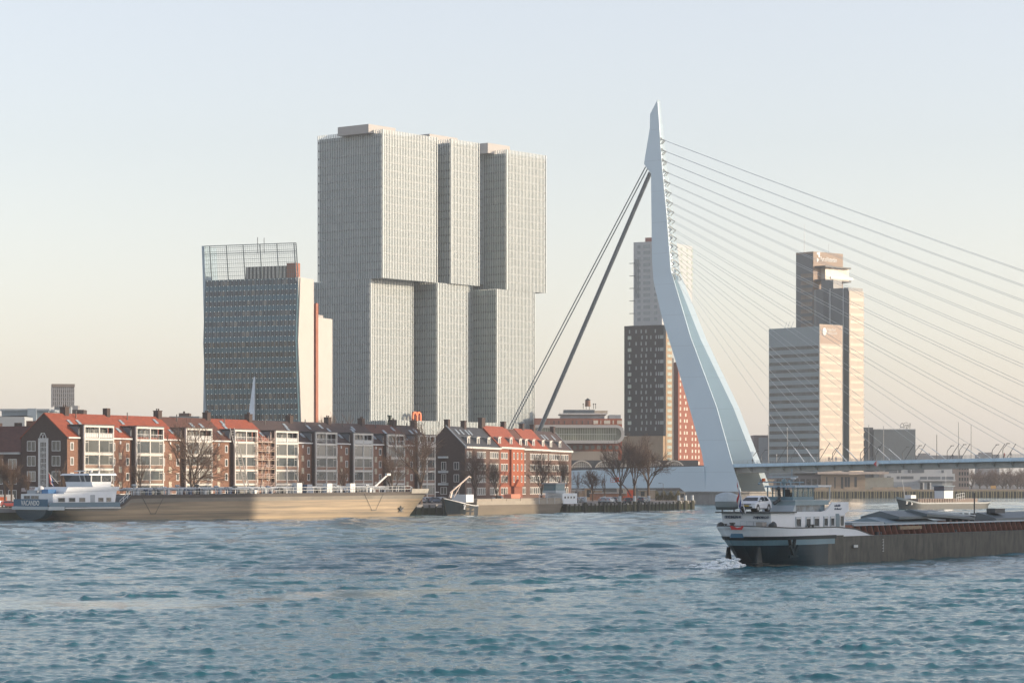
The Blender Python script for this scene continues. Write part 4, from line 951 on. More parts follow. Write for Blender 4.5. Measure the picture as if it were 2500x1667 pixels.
hl = ['apartment house at the left end of the long row, with dark gable end',
      'second apartment house of the long row, red roofed, with a white glazed bay',
      'third apartment house of the long row, brown roofed, behind the large bare tree',
      'red roofed apartment house in the middle of the long row, behind the slanting ladder lift',
      'dark roofed apartment house just right of the scaffolding in the long row',
      'sixth apartment house of the long row, dark roof with several skylights',
      'seventh apartment house of the long row, dark roof and blue-white bay',
      'eighth apartment house of the long row, brown roofed, behind the small bare tree',
      'dark roofed apartment house at the right end of the long row, behind a big tree']
rnd = random.Random(4)
ZR = [5.4, 8.7, 12.0, 15.2]
for i in range(9):
    x0 = bounds[i]; Wd = bounds[i + 1] - x0; P = Vector((A1[0], A1[1], 0)) + d1 * x0
    root = thing('apartment_house', hl[i], 'apartment house', (P.x, P.y, 0), ang1, 'apartment houses in the long brick row')
    bc = bayc[i] - x0; bw = bayw[i]; bl, br = bc - bw / 2, bc + bw / 2
    w_ = MB(); gable(w_, 0.0, Wd - .02, 0, DEP / 2, DEP, GZ, EAVE, RIDGE); w_.build('wall', BRICK_BROWN, root)
    if i == 0: MB().extr([(-.05, 0, GZ), (-.05, DEP, GZ), (-.05, DEP, EAVE), (-.05, DEP / 2, RIDGE + .3), (-.05, 0, EAVE)], (.04, 0, 0)).build('shaded_gable', BRICK_DARK, root)  # darker sheet paints the shade on the gable end
    r_ = MB(); roof_slopes(r_, -.15 if i == 0 else 0, Wd, 0, DEP / 2, DEP, EAVE, RIDGE)
    ro = r_.build('roof', roofs[i], root)
    c = MB(); cx = Wd - .4 if i else 7.0; c.box(cx - .7, cx + .7, DEP / 2 - .7, DEP / 2 + .7, RIDGE - .5, RIDGE + 1.5); c.box(cx - .8, cx + .8, DEP / 2 - .8, DEP / 2 + .8, RIDGE + 1.5, RIDGE + 1.65)
    for q in (-.35, .35): c.tube((cx + q, DEP / 2, RIDGE + 1.6), (cx + q, DEP / 2, RIDGE + 2.1), .16)
    c.build('chimney', BRICK_DARK, ro)
    if i == 0: MB().box(Wd - 1.3, Wd - .1, DEP / 2 - .6, DEP / 2 + .6, RIDGE - .5, RIDGE + 1.7).build('chimney', BRICK_DARK, ro)
    vt = MB().tube((bc, DEP / 2 - 1.2, RIDGE - 1), (bc, DEP / 2 - 1.2, RIDGE + .9), .12).build('vent_pipe', DARKM, ro)
    # white glazed bay with its dormer box
    ZT = 19.9; pj = -1.25
    b = MB(); fw = .30
    for xx in (bl, bc - fw / 2, br - fw): b.box(xx, xx + fw, pj - .1, pj + .3, GZ + .4, ZT)
    for k, z in enumerate((3.3, 6.95, 10.25, 13.55, 16.75, ZT - .42)):
        h_ = .42 if k < 5 else .42
        b.box(bl + fw, bc - fw / 2, pj - .08, pj + .4, z, z + h_); b.box(bc + fw / 2, br - fw, pj - .08, pj + .4, z, z + h_)
    b.build('bay_frame', CREAM, root)
    MB().box(bl + .03, bl + .2, pj + .32, -.02, GZ, ZT - .02).build('bay_side', BRICK_DARK, root); MB().box(br - .2, br - .03, pj + .32, -.02, GZ, ZT - .02).build('bay_side', BRICK_DARK, root)
    s = MB(); s.box(bl + fw, br - fw, pj + .02, .1, GZ, 3.3)
    for z in (3.8, 7.45, 10.75, 14.05): pass
    for z in (3.82, 7.47, 10.77): s.box(bl + fw, br - fw, pj + .03, .1, z, z + .62)
    s.box(bl + fw, br - fw, pj + .45, .1, 4.4, 16.75)
    s.build('bay_panels', SPAN, root)
    dm = MB(); dm.box(bl + .02, br - .02, pj + 1.6, DEP / 2 - 1.0, 16.7, ZT - .2); dm.build('dormer', CHEEK, root)
    MB().box(bl - .1, br + .1, pj - .2, DEP / 2 - .9, ZT, ZT + .2).build('bay_roof', FLAT_ROOF, root)
    hw = (bw / 2 - fw - fw / 2)
    for side, xc_ in ((-1, bl + fw + hw / 2), (1, br - fw - hw / 2)):
        for k, (za, zb) in enumerate(((4.45, 6.93), (8.1, 10.23), (11.4, 13.53), (14.06, 16.73))):
            window(root, xc_, pj + .12, (za + zb) / 2, hw - .02, zb - za, -1 if side < 0 else -2, .085, CREAM, PANE)
        window(root, xc_, pj + 1.55, 18.35, hw - .02, 2.2, 3, .1, WHITE, PANE)
        br_ = MB(); br_.box(xc_ - hw / 2, xc_ + hw / 2, pj, pj + .06, 18.15, 18.25)
        for q in range(9): xx = xc_ - hw / 2 + hw * q / 8; br_.box(xx - .03, xx + .03, pj, pj + .05, 17.28, 18.15)
        if (i + side) % 2: br_.box(xc_ - hw / 2, xc_ + hw / 2, pj + .07, pj + .1, 17.27, 18.1)
        br_.build('balcony_railing', WHITE, root)
    # stairwell part with small windows and tile ornaments
    lw = (br + .8, Wd - 1.35) 
    for z in ZR: 
        for xx in (br + 1.5, Wd - 1.3): window(root, xx, 0, z + .15, 1.15, 1.75, 1, .17)
    if i == 0:
        for z in ZR: window(root, 1.6, 0, z + .15, 1.15, 1.75, 1, .17)
    ox_ = (br + Wd) / 2
    for z in (10.4, 13.4, 7.1): MB().box(ox_ - .55, ox_ + .55, -.07, 0, z - .7, z + .7).build('ornament', ORN, root)
    MB().box(ox_ - .25, ox_ + .25, -.12, 0, 16.0, 16.7).build('vent', WHITE, root)
    MB().box(ox_ - .8, ox_ + .8, -.1, 0, GZ, GZ + 2.4).build('door', mat('door_paint', (.10, .13, .12), .5), root)
    MB().box(ox_ - 1.6, ox_ + 1.6, -1.0, 0, GZ + 2.5, GZ + 2.7).build('door_canopy', WHITE, root)
    g = MB(); g.box(br + .14, Wd, -.5, -.02, EAVE - .2, EAVE + .12)
    if bl > .5: g.box(0, bl - .14, -.5, -.02, EAVE - .2, EAVE + .12)
    g.build('gutter', WHITE, root)
    for q in range(2 if i != 5 else 3): skylight(root, rnd.uniform(1, Wd - 2), rnd.uniform(3.6, 5.0), .8, 1.3)
    skylight(root, Wd - 1.2 if i else Wd - 2, 1.9, .9, 1.3)
    if i == 0:      # the gable end with its tall stair window
        gw = .0
        def gy(px): return None
        for yy in (2.9, 9.6):
            for z in ZR: window(root, -.05, yy, z + .2, 2.3, 2.2, 2, .13, rot=R(-90))
        tw = MB(); yc = 6.35
        tw.box(-.17, -.05, yc - 1.35, yc - .75, GZ + .3, 17.1); tw.box(-.17, -.05, yc + .75, yc + 1.35, GZ + .3, 17.1); tw.box(-.17, -.05, yc - .75, yc + .75, 16.2, 17.1)
        for q in (-.38, 0, .38): tw.box(-.15, -.06, yc + q - .04, yc + q + .04, GZ + .3, 16.2)
        z = 3.6
        while z < 16: tw.box(-.145, -.06, yc - .75, yc + .75, z, z + .1); z += 1.15
        ft = tw.build('stair_window', WHITE, root)
        MB().box(-.08, -.04, yc - .75, yc + .75, GZ + .3, 16.2).build('pane', PANE_DARK, ft)
        hx = MB(); cz = 17.35; pts = [(yc + .85 * math.cos(R(60 * k)), cz + .95 * math.sin(R(60 * k))) for k in range(6)]
        for k in range(6): hx.bar((-.25, pts[k][0], pts[k][1]), (-.25, pts[(k + 1) % 6][0], pts[(k + 1) % 6][1]), .12, .14)
        hx.bar((-.25, pts[1][0], pts[1][1]), (-.25, pts[4][0], pts[4][1]), .1, .12); hx.bar((-.25, pts[2][0], pts[2][1]), (-.25, pts[5][0], pts[5][1]), .1, .12)
        hx.build('hexagon_emblem', WHITE, root)
        for z in (7.4, 10.7, 14.0):
            rg = MB()
            for k in range(8): rg.bar((-.2, yc + .28 * math.cos(R(45 * k)), z + .28 * math.sin(R(45 * k))), (-.2, yc + .28 * math.cos(R(45 * k + 45)), z + .28 * math.sin(R(45 * k + 45))), .08, .09)
            rg.build('ring_ornament', WHITE, root)
        MB().box(-1.0, -.05, .6, 5.2, 5.6, 6.4).box(-1.0, -.05, 7.8, 11.6, 5.6, 6.4).build('shop_awning', mat('awning', (.4, .36, .37), .7), root)

# ------------------------------------------------------------------ second row
A2 = (-12.7, 719.0); d2 = Vector((.279, .960, 0)); ang2 = math.atan2(d2.y, d2.x)
def row2(x0, x1, wallm, roofm, label, ridge, eave, dorm, groups, extra=None, apexshift=5.4, wm=None):
    P = Vector((A2[0], A2[1], 0)) + d2 * x0; Wd = x1 - x0
    root = thing('town_house', label, 'house', (P.x, P.y, 0), ang2, 'tall town houses in the second row')
    w_ = MB(); gable(w_, 0, Wd - .02, 0, apexshift, 10.8, GZ, eave, ridge); w_.build('wall', wallm, root)
    r_ = MB(); roof_slopes(r_, 0, Wd, 0, apexshift, 10.8, eave, ridge); ro = r_.build('roof', roofm, root)
    MB().box(0, Wd, -.6, -.02, eave - .45, eave + .1).build('gutter', CREAM, root)
    s = (ridge - eave) / apexshift
    for xd in dorm:
        xd -= x0; z0 = eave + .5 * s
        b = MB(); b.box(xd - 1.2, xd + 1.2, .9, 3.2, z0, z0 + 2.1); dmo = b.build('dormer', CHEEK, root)
        MB().box(xd - 1.25, xd + 1.25, .75, .9, z0 - .1, z0 + 2.3).box(xd - 1.4, xd + 1.4, .5, 3.3, z0 + 2.3, z0 + 2.45).build('dormer_front', CREAM, dmo)
        MB().box(xd - .6, xd + .6, .68, .76, z0 + .4, z0 + 1.9).build('pane', PANE, dmo)
    for (xg, n, ww) in groups:
        for z in (15.1, 11.8, 8.5, 5.1):
            for k in range(n):
                window(root, xg - x0 + (k - (n - 1) / 2) * ww, 0, z, ww * .82, 2.1 if z < 15 else 1.9, 1, .2, CREAM if wm is None else wm, PANE)
                
    if extra: extra(root, ro, Wd, s)
    return root
def chim(ro, x, y, z, w_=.9, h_=2.0): MB().box(x - w_, x + w_, y - .6, y + .6, z - .6, z + h_).box(x - w_ - .1, x + w_ + .1, y - .7, y + .7, z + h_, z + h_ + .2).build('chimney', BRICK_DARK, ro)
def exA(root, ro, Wd, s):
    MB().extr([(-.06, 0, GZ), (-.06, 10.8, GZ), (-.06, 10.8, 17.2), (-.06, 5.4, 22.9), (-.06, 0, 17.2)], (.05, 0, 0)).build('shaded_gable', BRICK_DARK, root)  # dark sheet over the brown wall, painting the gable's shade
    ed = MB(); ed.bar((-.1, -.4, 17.1), (-.1, 5.4, 22.95), .4, .25); ed.build('verge_board', GREYP, root)
    for y, z in ((2.4, 12), (2.4, 8.7), (2.4, 5.4), (9.2, 12), (9.2, 8.7), (9.2, 15.3), (9.2, 5.4)): window(root, -.06, y, z, 1.5, 2.1, 2, .13, rot=R(-90))
    for z in (8.7, 12): window(root, -.06, 6, z, 1.4, 2.3, 2, .13, rot=R(-90)); MB().box(-1.2, -.06, 4.7, 7.3, z - 1.9, z - 1.3).build('balcony', mat('balcony_white', (.5, .55, .56), .6), root)
    MB().box(-1.3, -.06, 4.7, 7.3, 14.1, 14.6).build('balcony_roof', mat('balcony_white', (.5, .55, .56)), root)
    window(root, -.06, 6, 5.3, 1.8, 2, 2, .13, rot=R(-90))
    chim(ro, 1.0, 5.4, 22.4); chim(ro, 16, 5.4, 22.4)
    for xx in (5, 9, 14, 17): skylight(root, xx, 3.8, 1.1, 1.6, 0, 17.2, 5.4, 22.6)
def exB(root, ro, Wd, s): 
    chim(ro, .8, 5.6, 23.4, 1.6, 2.2); chim(ro, Wd - 1, 5.6, 23.0)
    b = MB(); b.box(Wd * .42, Wd * .98, -.6, -.02, 6.5, 17.0); 
    b.build('projecting_wing', BRICK_ORANGE, root)
    for xg in (Wd * .52, Wd * .68, Wd * .86):
        for z in (15.1, 11.8, 8.5): window(root, xg, -.6, z, 1.3, 2.0, 1, .2, CREAM)
    cp = MB(); cp.add([(Wd * .48, -1.4, 6.3), (Wd * .8, -1.4, 6.3), (Wd * .64, -1.4, 8.4), (Wd * .48, -.62, 6.3), (Wd * .8, -.62, 6.3), (Wd * .64, -.62, 8.4)], [(0, 1, 2), (3, 5, 4), (0, 3, 4, 1), (1, 4, 5, 2), (2, 5, 3, 0)])
    cp.build('entrance_gable', BRICK_ORANGE, root)
    MB().box(Wd * .5, Wd * .78, -.9, -.05, GZ, 6.2).build('porch', BRICK_RED, root)
def exC(root, ro, Wd, s): chim(ro, 9, 5.6, 22.8)
def exD(root, ro, Wd, s):
    chim(ro, Wd - 2.5, 5.4, 22.6); chim(ro, 1, 5.4, 22.8)
    for xx in (6, 9.5, 18): skylight(root, xx, 3.6, 1.2, 1.8, 0, 17.2, 5.4, 22.8)
    MB().bar((Wd, -.4, 17.1), (Wd, 5.4, 23.1), .35, .3).build('verge_board', GREYP, root)
T2 = lambda px: solve_t(A2[0], A2[1], (d2.x, d2.y), px)
row2(0, 33.1, mat('brown_brick_b', (.11, .063, .046), .85, var=.15, scale=1, stretch=(1, 1, 2.5)), ROOF_SLATE, 'slate roofed brick house with dark gable and balconies, left end of second row', 22.6, 17.2, [T2(1148) + 1, T2(1174), T2(1200)], [(T2(1145), 3, 1.5), (T2(1175), 5, 1.7), (T2(1206), 4, 2.1)], exA)
row2(33.1, 56.6, mat('orange_brick_b', (.23, .068, .034), .85, var=.15, scale=1, stretch=(1, 1, 2.5)), ROOF_RED, 'orange brick house with bright red roof and projecting entrance wing, second row', 23.4, 17.5, [T2(1226), T2(1254)], [(T2(1231), 3, 2.4)], exB)
row2(56.6, 66, mat('brown_brick_b', (.12, .068, .048)), ROOF_BROWN, 'narrow house with brownish red roof between the two bright red roofs, second row', 22.9, 17.3, [T2(1277), T2(1291)], [(T2(1279), 2, 1.9)], None)
row2(66, 85.3, mat('brown_brick_b', (.12, .068, .048)), ROOF_RED, 'brown brick house with bright red roof, fourth of the second row', 23.2, 17.3, [T2(1309), T2(1332)], [(T2(1298), 2, 2.0), (T2(1312), 4, 2.2), (T2(1330), 3, 2.2)], exC)
row2(85.3, 111.6, mat('brown_brick_b', (.12, .068, .048)), ROOF_DARK, 'dark roofed brick house with three skylights at the right end of the second row', 22.9, 17.2, [T2(1351), T2(1373)], [(T2(1349), 4, 2.1), (T2(1360), 3, 2.1), (T2(1378), 4, 2.3)], exD)

# ---- lower dark house at the very left
lh = thing('low_house', 'lower dark brick house with reddish roof left of the dark gable end', 'house', (-105.8 - .877 * 26, 574 + .48 * 26, 0), math.atan2(-.48, .877))
zg = zat(1108, 578); MB().extr([(0, 0.02, GZ), (0, 10, GZ), (0, 10, zg), (0, 5, 19.4), (0, 0.02, zg)], (25.9, 0, 0)).build('wall', BRICK_DARK, lh)
MB().box(-.2, 25.9, -.5, 0, zg - .1, zg + .35).build('gutter', mat('gutter_grey', (.4, .42, .42), .6), lh)
rr = MB(); roof_slopes(rr, 0, 25.9, .02, 5, 10, zg + .3, 19.6); ro = rr.build('roof', mat('dark_red_tiles', (.085, .034, .028), .8, var=.35, stretch=(1, 1, 3)), lh)
for xx in (8.5, 14.5, 20.0): MB().box(xx, xx + 1.2, 5, 6.2, 18, 20.6).build('chimney', BRICK_DARK, ro)
MB().box(22.5, 25, 6, 8, 16, 21.0).build('chimney', BRICK_BROWN, ro)
for xx in (7.6, 13.6, 19.8, 23.6):
    for z in (zg - 2.2, zg - 5.5, zg - 8.9): window(lh, xx, 0.02, z, 2.3, 2.2, 2, .12, rot=0)
# ------------------------------------------------------------------ vessels
def hull(L, B, st, rows, parent, mats, name='hull', nx=60, smooth=True):
    """st(x) -> (deck half breadth, waterline half breadth, deck z, waterline x); rows = [(fraction or height, mat)] bands from bottom to top"""
    xs = [L * (0.5 - 0.5 * math.cos(math.pi * i / nx)) if False else L * i / nx for i in range(nx + 1)]
    ex = sorted(set([L * f for f in (0.003, .008, .014, .022, .03, .96, .972, .982, .99, .996)] + xs))
    n = len(ex); mb = MB(); fr = [-.35] + [r_[0] for r_ in rows]
    def col(x, s):
        hd, hw, zd_, xw = st(x); out = []
        for f in fr:
            if f < 0: out.append((xw, B / 2 - s * hw * .96, -1.2)); continue
            g = f ** .8
            hh = hw + (hd - hw) * g; xx = xw + (x - xw) * f; out.append((xx, B / 2 - s * hh, zd_ * f))
        return out
    for s in (1, -1):
        vs_ = []; k = len(fr)
        for x in ex: vs_ += col(x, s)
        o = len(mb.v); mb.v += vs_
        for i in range(n - 1):
            for j in range(k - 1):
                a0 = o + i * k + j; q = (a0, a0 + k, a0 + k + 1, a0 + 1)
                mb.f.append(q if s > 0 else q[::-1]); mb.m.append(rows[j][1] if True else 0)
    # close the stern and lay the deck
    k = len(fr)
    for j in range(k - 1):
        mb.f.append((j, j + 1, n * k + j + 1, n * k + j)); mb.m.append(rows[j][1])
        a0 = (n - 1) * k + j; mb.f.append((a0, n * k + a0, n * k + a0 + 1, a0 + 1)); mb.m.append(rows[j][1])
    o = len(mb.v); dz = -.25
    for x in ex:
        hd, hw, zd_, xw = st(x); mb.v += [(x, B / 2 - hd * .97, zd_ + dz), (x, B / 2 + hd * .97, zd_ + dz)]
    for i in range(n - 1): mb.f.append((o + 2 * i, o + 2 * i + 2, o + 2 * i + 3, o + 2 * i + 1)); mb.m.append(len(mats) - 1)
    return mb.build(name, mats, parent, smooth)
def rail(mb, pts, h_=1.0, step=1.6, r_=.035, mid=True):
    for a_, b_ in zip(pts[:-1], pts[1:]):
        a_ = Vector(a_); b_ = Vector(b_); n = max(1, int((b_ - a_).length / step)); up = Vector((0, 0, h_))
        mb.tube(a_ + up, b_ + up, r_, r_, 5)
        if mid: mb.tube(a_ + up * .5, b_ + up * .5, r_, r_, 4)
        for i in range(n + 1): p = a_ + (b_ - a_) * i / n; mb.tube(p, p + up, r_, r_, 4)
def anchor(parent, loc, s=1.0, m=DARKM, rot=0):
    a = MB(); a.bar((0, 0, 0), (0, 0, 1.3 * s), .16 * s, .16 * s); a.bar((0, 0, 0), (-.75 * s, -.1, .9 * s), .2 * s, .3 * s); a.bar((0, 0, 0), (.75 * s, -.1, .9 * s), .2 * s, .3 * s)
    a.bar((-.75 * s, 0, -.05), (.75 * s, 0, -.05), .2 * s, .2 * s)
    o = a.build('anchor', m, parent); o.location = loc; o.rotation_euler = (0, 0, rot); return o
def bollard_pair(parent, x, y, z, s=1.0):
    b = MB()
    for dx in (-.35, .35): b.tube((x + dx * s, y, z), (x + dx * s, y, z + .55 * s), .13 * s, .13 * s, 8); b.tube((x + dx * s, y, z + .5 * s), (x + dx * s, y, z + .6 * s), .19 * s, .19 * s, 8)
    b.box(x - .65 * s, x + .65 * s, y - .2, y + .2, z - .02, z + .08); b.build('bollards', DARKM, parent)
def flag(parent, base, top, w_=1.9, h_=1.2, fall=True):
    MB().tube(base, top, .045, .03, 6).build('flagstaff', WHITE, parent)
    t = Vector(top); d = (Vector(base) - t).normalized(); nU, nV = 8, 9; vs_ = []; fs = []; ms = []
    for j in range(nV + 1):
        for i in range(nU + 1):
            u_, v_ = i / nU, j / nV
            p = t + d * (.1 + h_ * v_) + Vector((.16 * math.sin(u_ * 7 + v_ * 2), .22 * math.sin(u_ * 9 + v_), 0)) * u_ + Vector((.34, .12, -1.0)).normalized() * (w_ * u_) * (1 if fall else .3)
            vs_.append(p)
    mb = MB(); mb.v = [tuple(p) for p in vs_]
    for j in range(nV):
        for i in range(nU):
            a0 = j * (nU + 1) + i; mb.f.append((a0, a0 + 1, a0 + nU + 2, a0 + nU + 1)); mb.m.append(j * 3 // nV)
    return mb.build('flag_cloth', [mat('flag_red', (.42, .03, .03), .8), mat('flag_white', (.6, .6, .6), .8), mat('flag_blue', (.03, .06, .22), .8)], parent, True)

TEAL = mat('teal_hull', (.006, .04, .062), .35, spec=.35, var=.15, scale=.3)
STEEL_HULL = mat('worn_steel_hull', (.13, .125, .11), .42, .25, var=.0, scale=.5, stretch=(.08, .1, 1.6), rgb2=(.21, .19, .16))
WHULL = mat('white_boat', (.66, .70, .73), .4, var=.04); LGREY = mat('light_grey_boat', (.36, .42, .45), .4, var=.06)
DECKG = mat('deck_grey', (.09, .11, .12), .8); DKTEAL = mat('black_teal', (.004, .016, .022), .45, spec=.25, var=.2)

# ---- long moored tank barge
b1 = Vector((.660, .751, 0)); a_b1 = math.atan2(b1.y, b1.x)
tb = thing('tank_barge', 'very long moored tank barge with blue stern and sunlit steel side, before the brick row', 'barge', (-92.8 + b1.x * 6.1, 507 + b1.y * 6.1, 0), a_b1)
LB, BB = 111.0, 11.4
def st1(x):
    f = min(1, max(.0, x / 3.0)); hs = 5.0 + .7 * (1 - (1 - f) ** 2.2); g0 = min(1, x / 12.); hw = 2.2 + 3.3 * (1 - (1 - g0) ** 2) if x < 12 else 5.5
    if x < 17.5: zd_ = 3.2 - .4 * min(1, x / 10.)
    elif x < 20.5: zd_ = 2.8 + 2.3 * (x - 17.5) / 3
    else: zd_ = 5.1 + .5 * (x - 20.5) / 90
    xw = x
    if x < 8: xw = x + (8 - x) * .7
    if x > LB - 14:
        g = (x - (LB - 14)) / 14; hs = 5.7 * (1 - g ** 3.0 * .80); hw = 5.5 * (1 - g ** 1.7) + .05; xw = (LB - 14) + (x - LB + 14) * .62
    return hs, hw, zd_, xw
BS = mat('barge_side', (.085, .080, .068), .45, .1, spec=.4, rgb2=(.42, .32, .205), scale=.5, stretch=(.06, .1, 2.6))  # golden streaks paint sunlight and reflections into the hull colour
hull(LB, BB, st1, [(0.08, 0), (.35, 0), (.6, 0), (.72, 0), (.87, 1), (1.0, 2)], tb, [BS, mat('barge_side_light', (.13, .125, .11), .5, .1, spec=.3, rgb2=(.22, .20, .165), scale=.6, stretch=(.3, .3, .6)), mat('barge_rail_band', (.045, .036, .03), .6), DECKG])
BLB = mat('blue_bulwark', (.020, .105, .185), .4, spec=.3, var=.1); SB = mat('steel_blue', (.085, .16, .21), .5)
yn, yf = BB / 2 - 5.05, BB / 2 + 5.05
MB().box(-.25, -.05, yn - .1, yf + .1, 3.0, 4.4).build('stern_bulwark', BLB, tb)
MB().box(-.2, 17.4, -.12, .0, 2.85, 3.75).build('side_bulwark', SB, tb)
MB().box(-.5, -.05, yn - .5, yf + .3, 2.35, 2.98).box(-.5, 3.4, yn - .85, yn - .55, 2.3, 2.95).build('rubbing_band', LGREY, tb)
MB().box(3.6, 17.5, -.2, -.13, 2.55, 2.78).build('white_line', WHITE, tb)
bk = MB(); N_ = 18
for k in range(N_):
    a0, a1 = math.pi * k / N_, math.pi * (k + 1) / N_; y_ = lambda a_: BB / 2 - 4.7 * math.cos(a_); z_ = lambda a_: 2.3 - 2.0 * math.sin(a_)
    bk.hexa([(-.12, y_(a0), z_(a0)), (-.12, y_(a1), z_(a1)), (1.5, y_(a1), z_(a1) ), (1.5, y_(a0), z_(a0))], [(-.12, y_(a0), 2.34), (-.12, y_(a1), 2.34), (1.5, y_(a1), 2.34), (1.5, y_(a0), 2.34)])
bk.build('stern_plate', TEAL, tb)
text('VACANDO', 1.35, WHITE, tb, (-.29, yn + 7.8, 3.2), (0, -1, 0), 'white name lettering on the blue stern', width=5.6, name='name_lettering', bold=.03)
cab = MB(); y0, y1 = .75, BB - .9
cab.box(1.3, 4.0, y0 + .0, y1, 2.9, 5.4); cab.hexa([(4.01, y0, 2.8), (16.6, y0, 2.8), (16.6, y1, 2.8), (4.01, y1, 2.8)], [(4.01, y0, 5.7), (17.3, y0, 6.0), (17.3, y1, 6.0), (4.01, y1, 5.7)])
cab.build('deckhouse', WHULL, tb)
MB().hexa([(4.3, y0 - .05, 5.76), (17.6, y0 - .05, 6.04), (17.6, y1, 6.04), (4.3, y1, 5.76)], [(4.9, y0 - .1, 6.7), (18.0, y0 - .1, 6.8), (18.0, y1, 6.8), (4.9, y1, 6.7)]).build('upper_deck', WHULL, tb)
WR = mat('window_rim', (.30, .32, .33), .5)
for x, w_ in ((3.4, 1.7), (6.0, 1.6), (8.5, 1.5), (13.2, 1.3), (15.2, 1.2)): window(tb, x, y0, 4.25, w_, .85, 1, .1, WR, PANE)
MB().box(10.6, 11.7, y0 - .05, y0, 3.1, 5.2).build('door', GREYP, tb)
for y, w_ in ((8.6, 1.9), (6.2, 2.3)): window(tb, 1.3, y, 4.75, w_, .65, 2, .08, WR, PANE, rot=R(-90))
wx0, wx1, wy0, wy1 = 10.7, 16.4, .9, 8.9
MB().hexa([(wx0 + .6, wy0, 6.7), (wx1 - .6, wy0, 6.7), (wx1 - .6, wy1, 6.7), (wx0 + .6, wy1, 6.7)], [(wx0 + .3, wy0, 7.75), (wx1 - .4, wy0, 7.75), (wx1 - .4, wy1, 7.75), (wx0 + .3, wy1, 7.75)]).build('wheelhouse', WHULL, tb)
MB().hexa([(wx0 + .35, wy0 + .05, 7.75), (wx1 - .45, wy0 + .05, 7.75), (wx1 - .45, wy1, 7.75), (wx0 + .35, wy1, 7.75)], [(wx0 - .1, wy0 - .1, 9.0), (wx1 - .1, wy0 - .1, 9.0), (wx1 - .1, wy1 + .1, 9.0), (wx0 - .1, wy1 + .1, 9.0)]).build('wheelhouse_windows', PANE_DARK, tb)
pm = MB()
for x in (wx0 + .1, wx0 + 2.6, wx1 - .5): pm.bar((x + .1, wy0 - .0, 7.75), (x, wy0 - .15, 9.0), .25, .12)
for y in (4.0, 2.6): pm.bar((wx0 + .3, y, 7.75), (wx0 - .12, y, 9.0), .12, .3)
pm.build('window_posts', WHITE, tb)
MB().hexa([(wx0 - .7, wy0 - .5, 9.0), (wx1 + .6, wy0 - .5, 9.0), (wx1 + .6, wy1 + .4, 9.0), (wx0 - .7, wy1 + .4, 9.0)], [(wx0 - .5, wy0 - .4, 9.35), (wx1 + .4, wy0 - .4, 9.35), (wx1 + .4, wy1, 9.35), (wx0 - .5, wy1, 9.35)]).build('wheelhouse_roof', WHULL, tb)
rd = MB(); rd.tube((wx0 + .6, 6.5, 9.85), (wx0 + .8, 3.2, 9.85), .1); rd.tube((wx0 + .7, 5, 9.35), (wx0 + .7, 5, 9.85), .13); rd.tube((wx0 + 4, 3, 9.35), (wx0 + 4, 3, 10.3), .06); rd.ball((wx0 + 2, 3, 9.8), .3); rd.tube((wx0 + 3, 2, 9.35), (wx0 + 3.2, 2, 9.9), .15)
rd.build('radar', WHITE, tb)
MB().ball((2.4, 5.8, 6.35), .62, 12, 8).tube((2.4, 5.8, 5.4), (2.4, 5.8, 5.9), .15).build('satellite_dome', WHITE, tb, True)
flag(tb, (3.6, 2.0, 7.4), (1.4, 2.3, 9.6), 2.3, 1.1)
MB().prism([(2.0, 3.0), (3.6, 2.6), (3.8, 4.8), (2.0, 5.0)], 5.5, 6.3).build('blue_cover', mat('dinghy_blue', (.03, .16, .36), .5), tb)
MB().box(1.9, 3.6, 6.8, 9.4, 5.42, 6.1).build('roof_locker', GREYP, tb)
pp = MB()
for k in range(5): pp.tube((24, 3.2 + k * 1.2, 6.1 + (k % 2) * .25), (97, 3.2 + k * 1.2, 6.4 + (k % 2) * .25), .12 + .03 * k)
pp.build('deck_pipes', STEEL, tb)
rgv = random.Random(8)
for k in range(26):
    v = MB(); x = 23 + k * 2.85 + rgv.uniform(-.6, .6); h_ = rgv.uniform(.9, 1.9); y = rgv.uniform(1.6, 4)
    v.tube((x, y, 5.1), (x, y, 5.3 + h_), .16); v.tube((x, y, 5.1 + h_), (x + .7, y, 5.1 + h_), .13); v.box(x + .9, x + 1.5, y, y + .6, 5.1, 5.5 + h_ * .5); v.tube((x - .5, y, 5.2 + h_), (x + .4, y, 5.2 + h_), .22, .22, 8)
    v.build('valve_station', (GREYP, mat('valve_blue', (.04, .08, .15), .5), DARKM, STEEL)[k % 4], tb)
for x, mm, h_ in ((68, WHITE, 2.3), (71, mat('valve_blue', (.06, .12, .2)), 2.0), (77, WHITE, 2.2), (84, WHITE, 2.2)): MB().box(x, x + 1.5, 2.2, 3.6, 5.2, 5.2 + h_).build('deck_locker', mm, tb)
rr = MB(); zr_ = lambda x: 5.1 + .5 * (x - 20.5) / 90
rail(rr, [(x, .25, zr_(x)) for x in range(21, 102, 8)], 1.2, 2.0, .05); rr.build('railing', WHITE, tb)
rr = MB(); rail(rr, [(17.6, .3, 2.9), (20.6, .25, 5.1)], 1.1, 1.2, .06); rr.build('stair_rail', WHITE, tb)
cr = MB(); cr.bar((92.8, 5, 5.6), (98.0, 4.4, 9.4), .25, .35); cr.tube((92.8, 5, 5.2), (92.8, 5, 6.4), .3); cr.box(97.4, 98.6, 4.1, 4.7, 9.1, 9.6); cr.build('deck_crane', WHITE, tb)
fb_ = MB(); P2 = [(x, BB / 2 - st1(x)[0] * 1.01) for x in (101, 104, 106.5, 108.8, 110.8)]
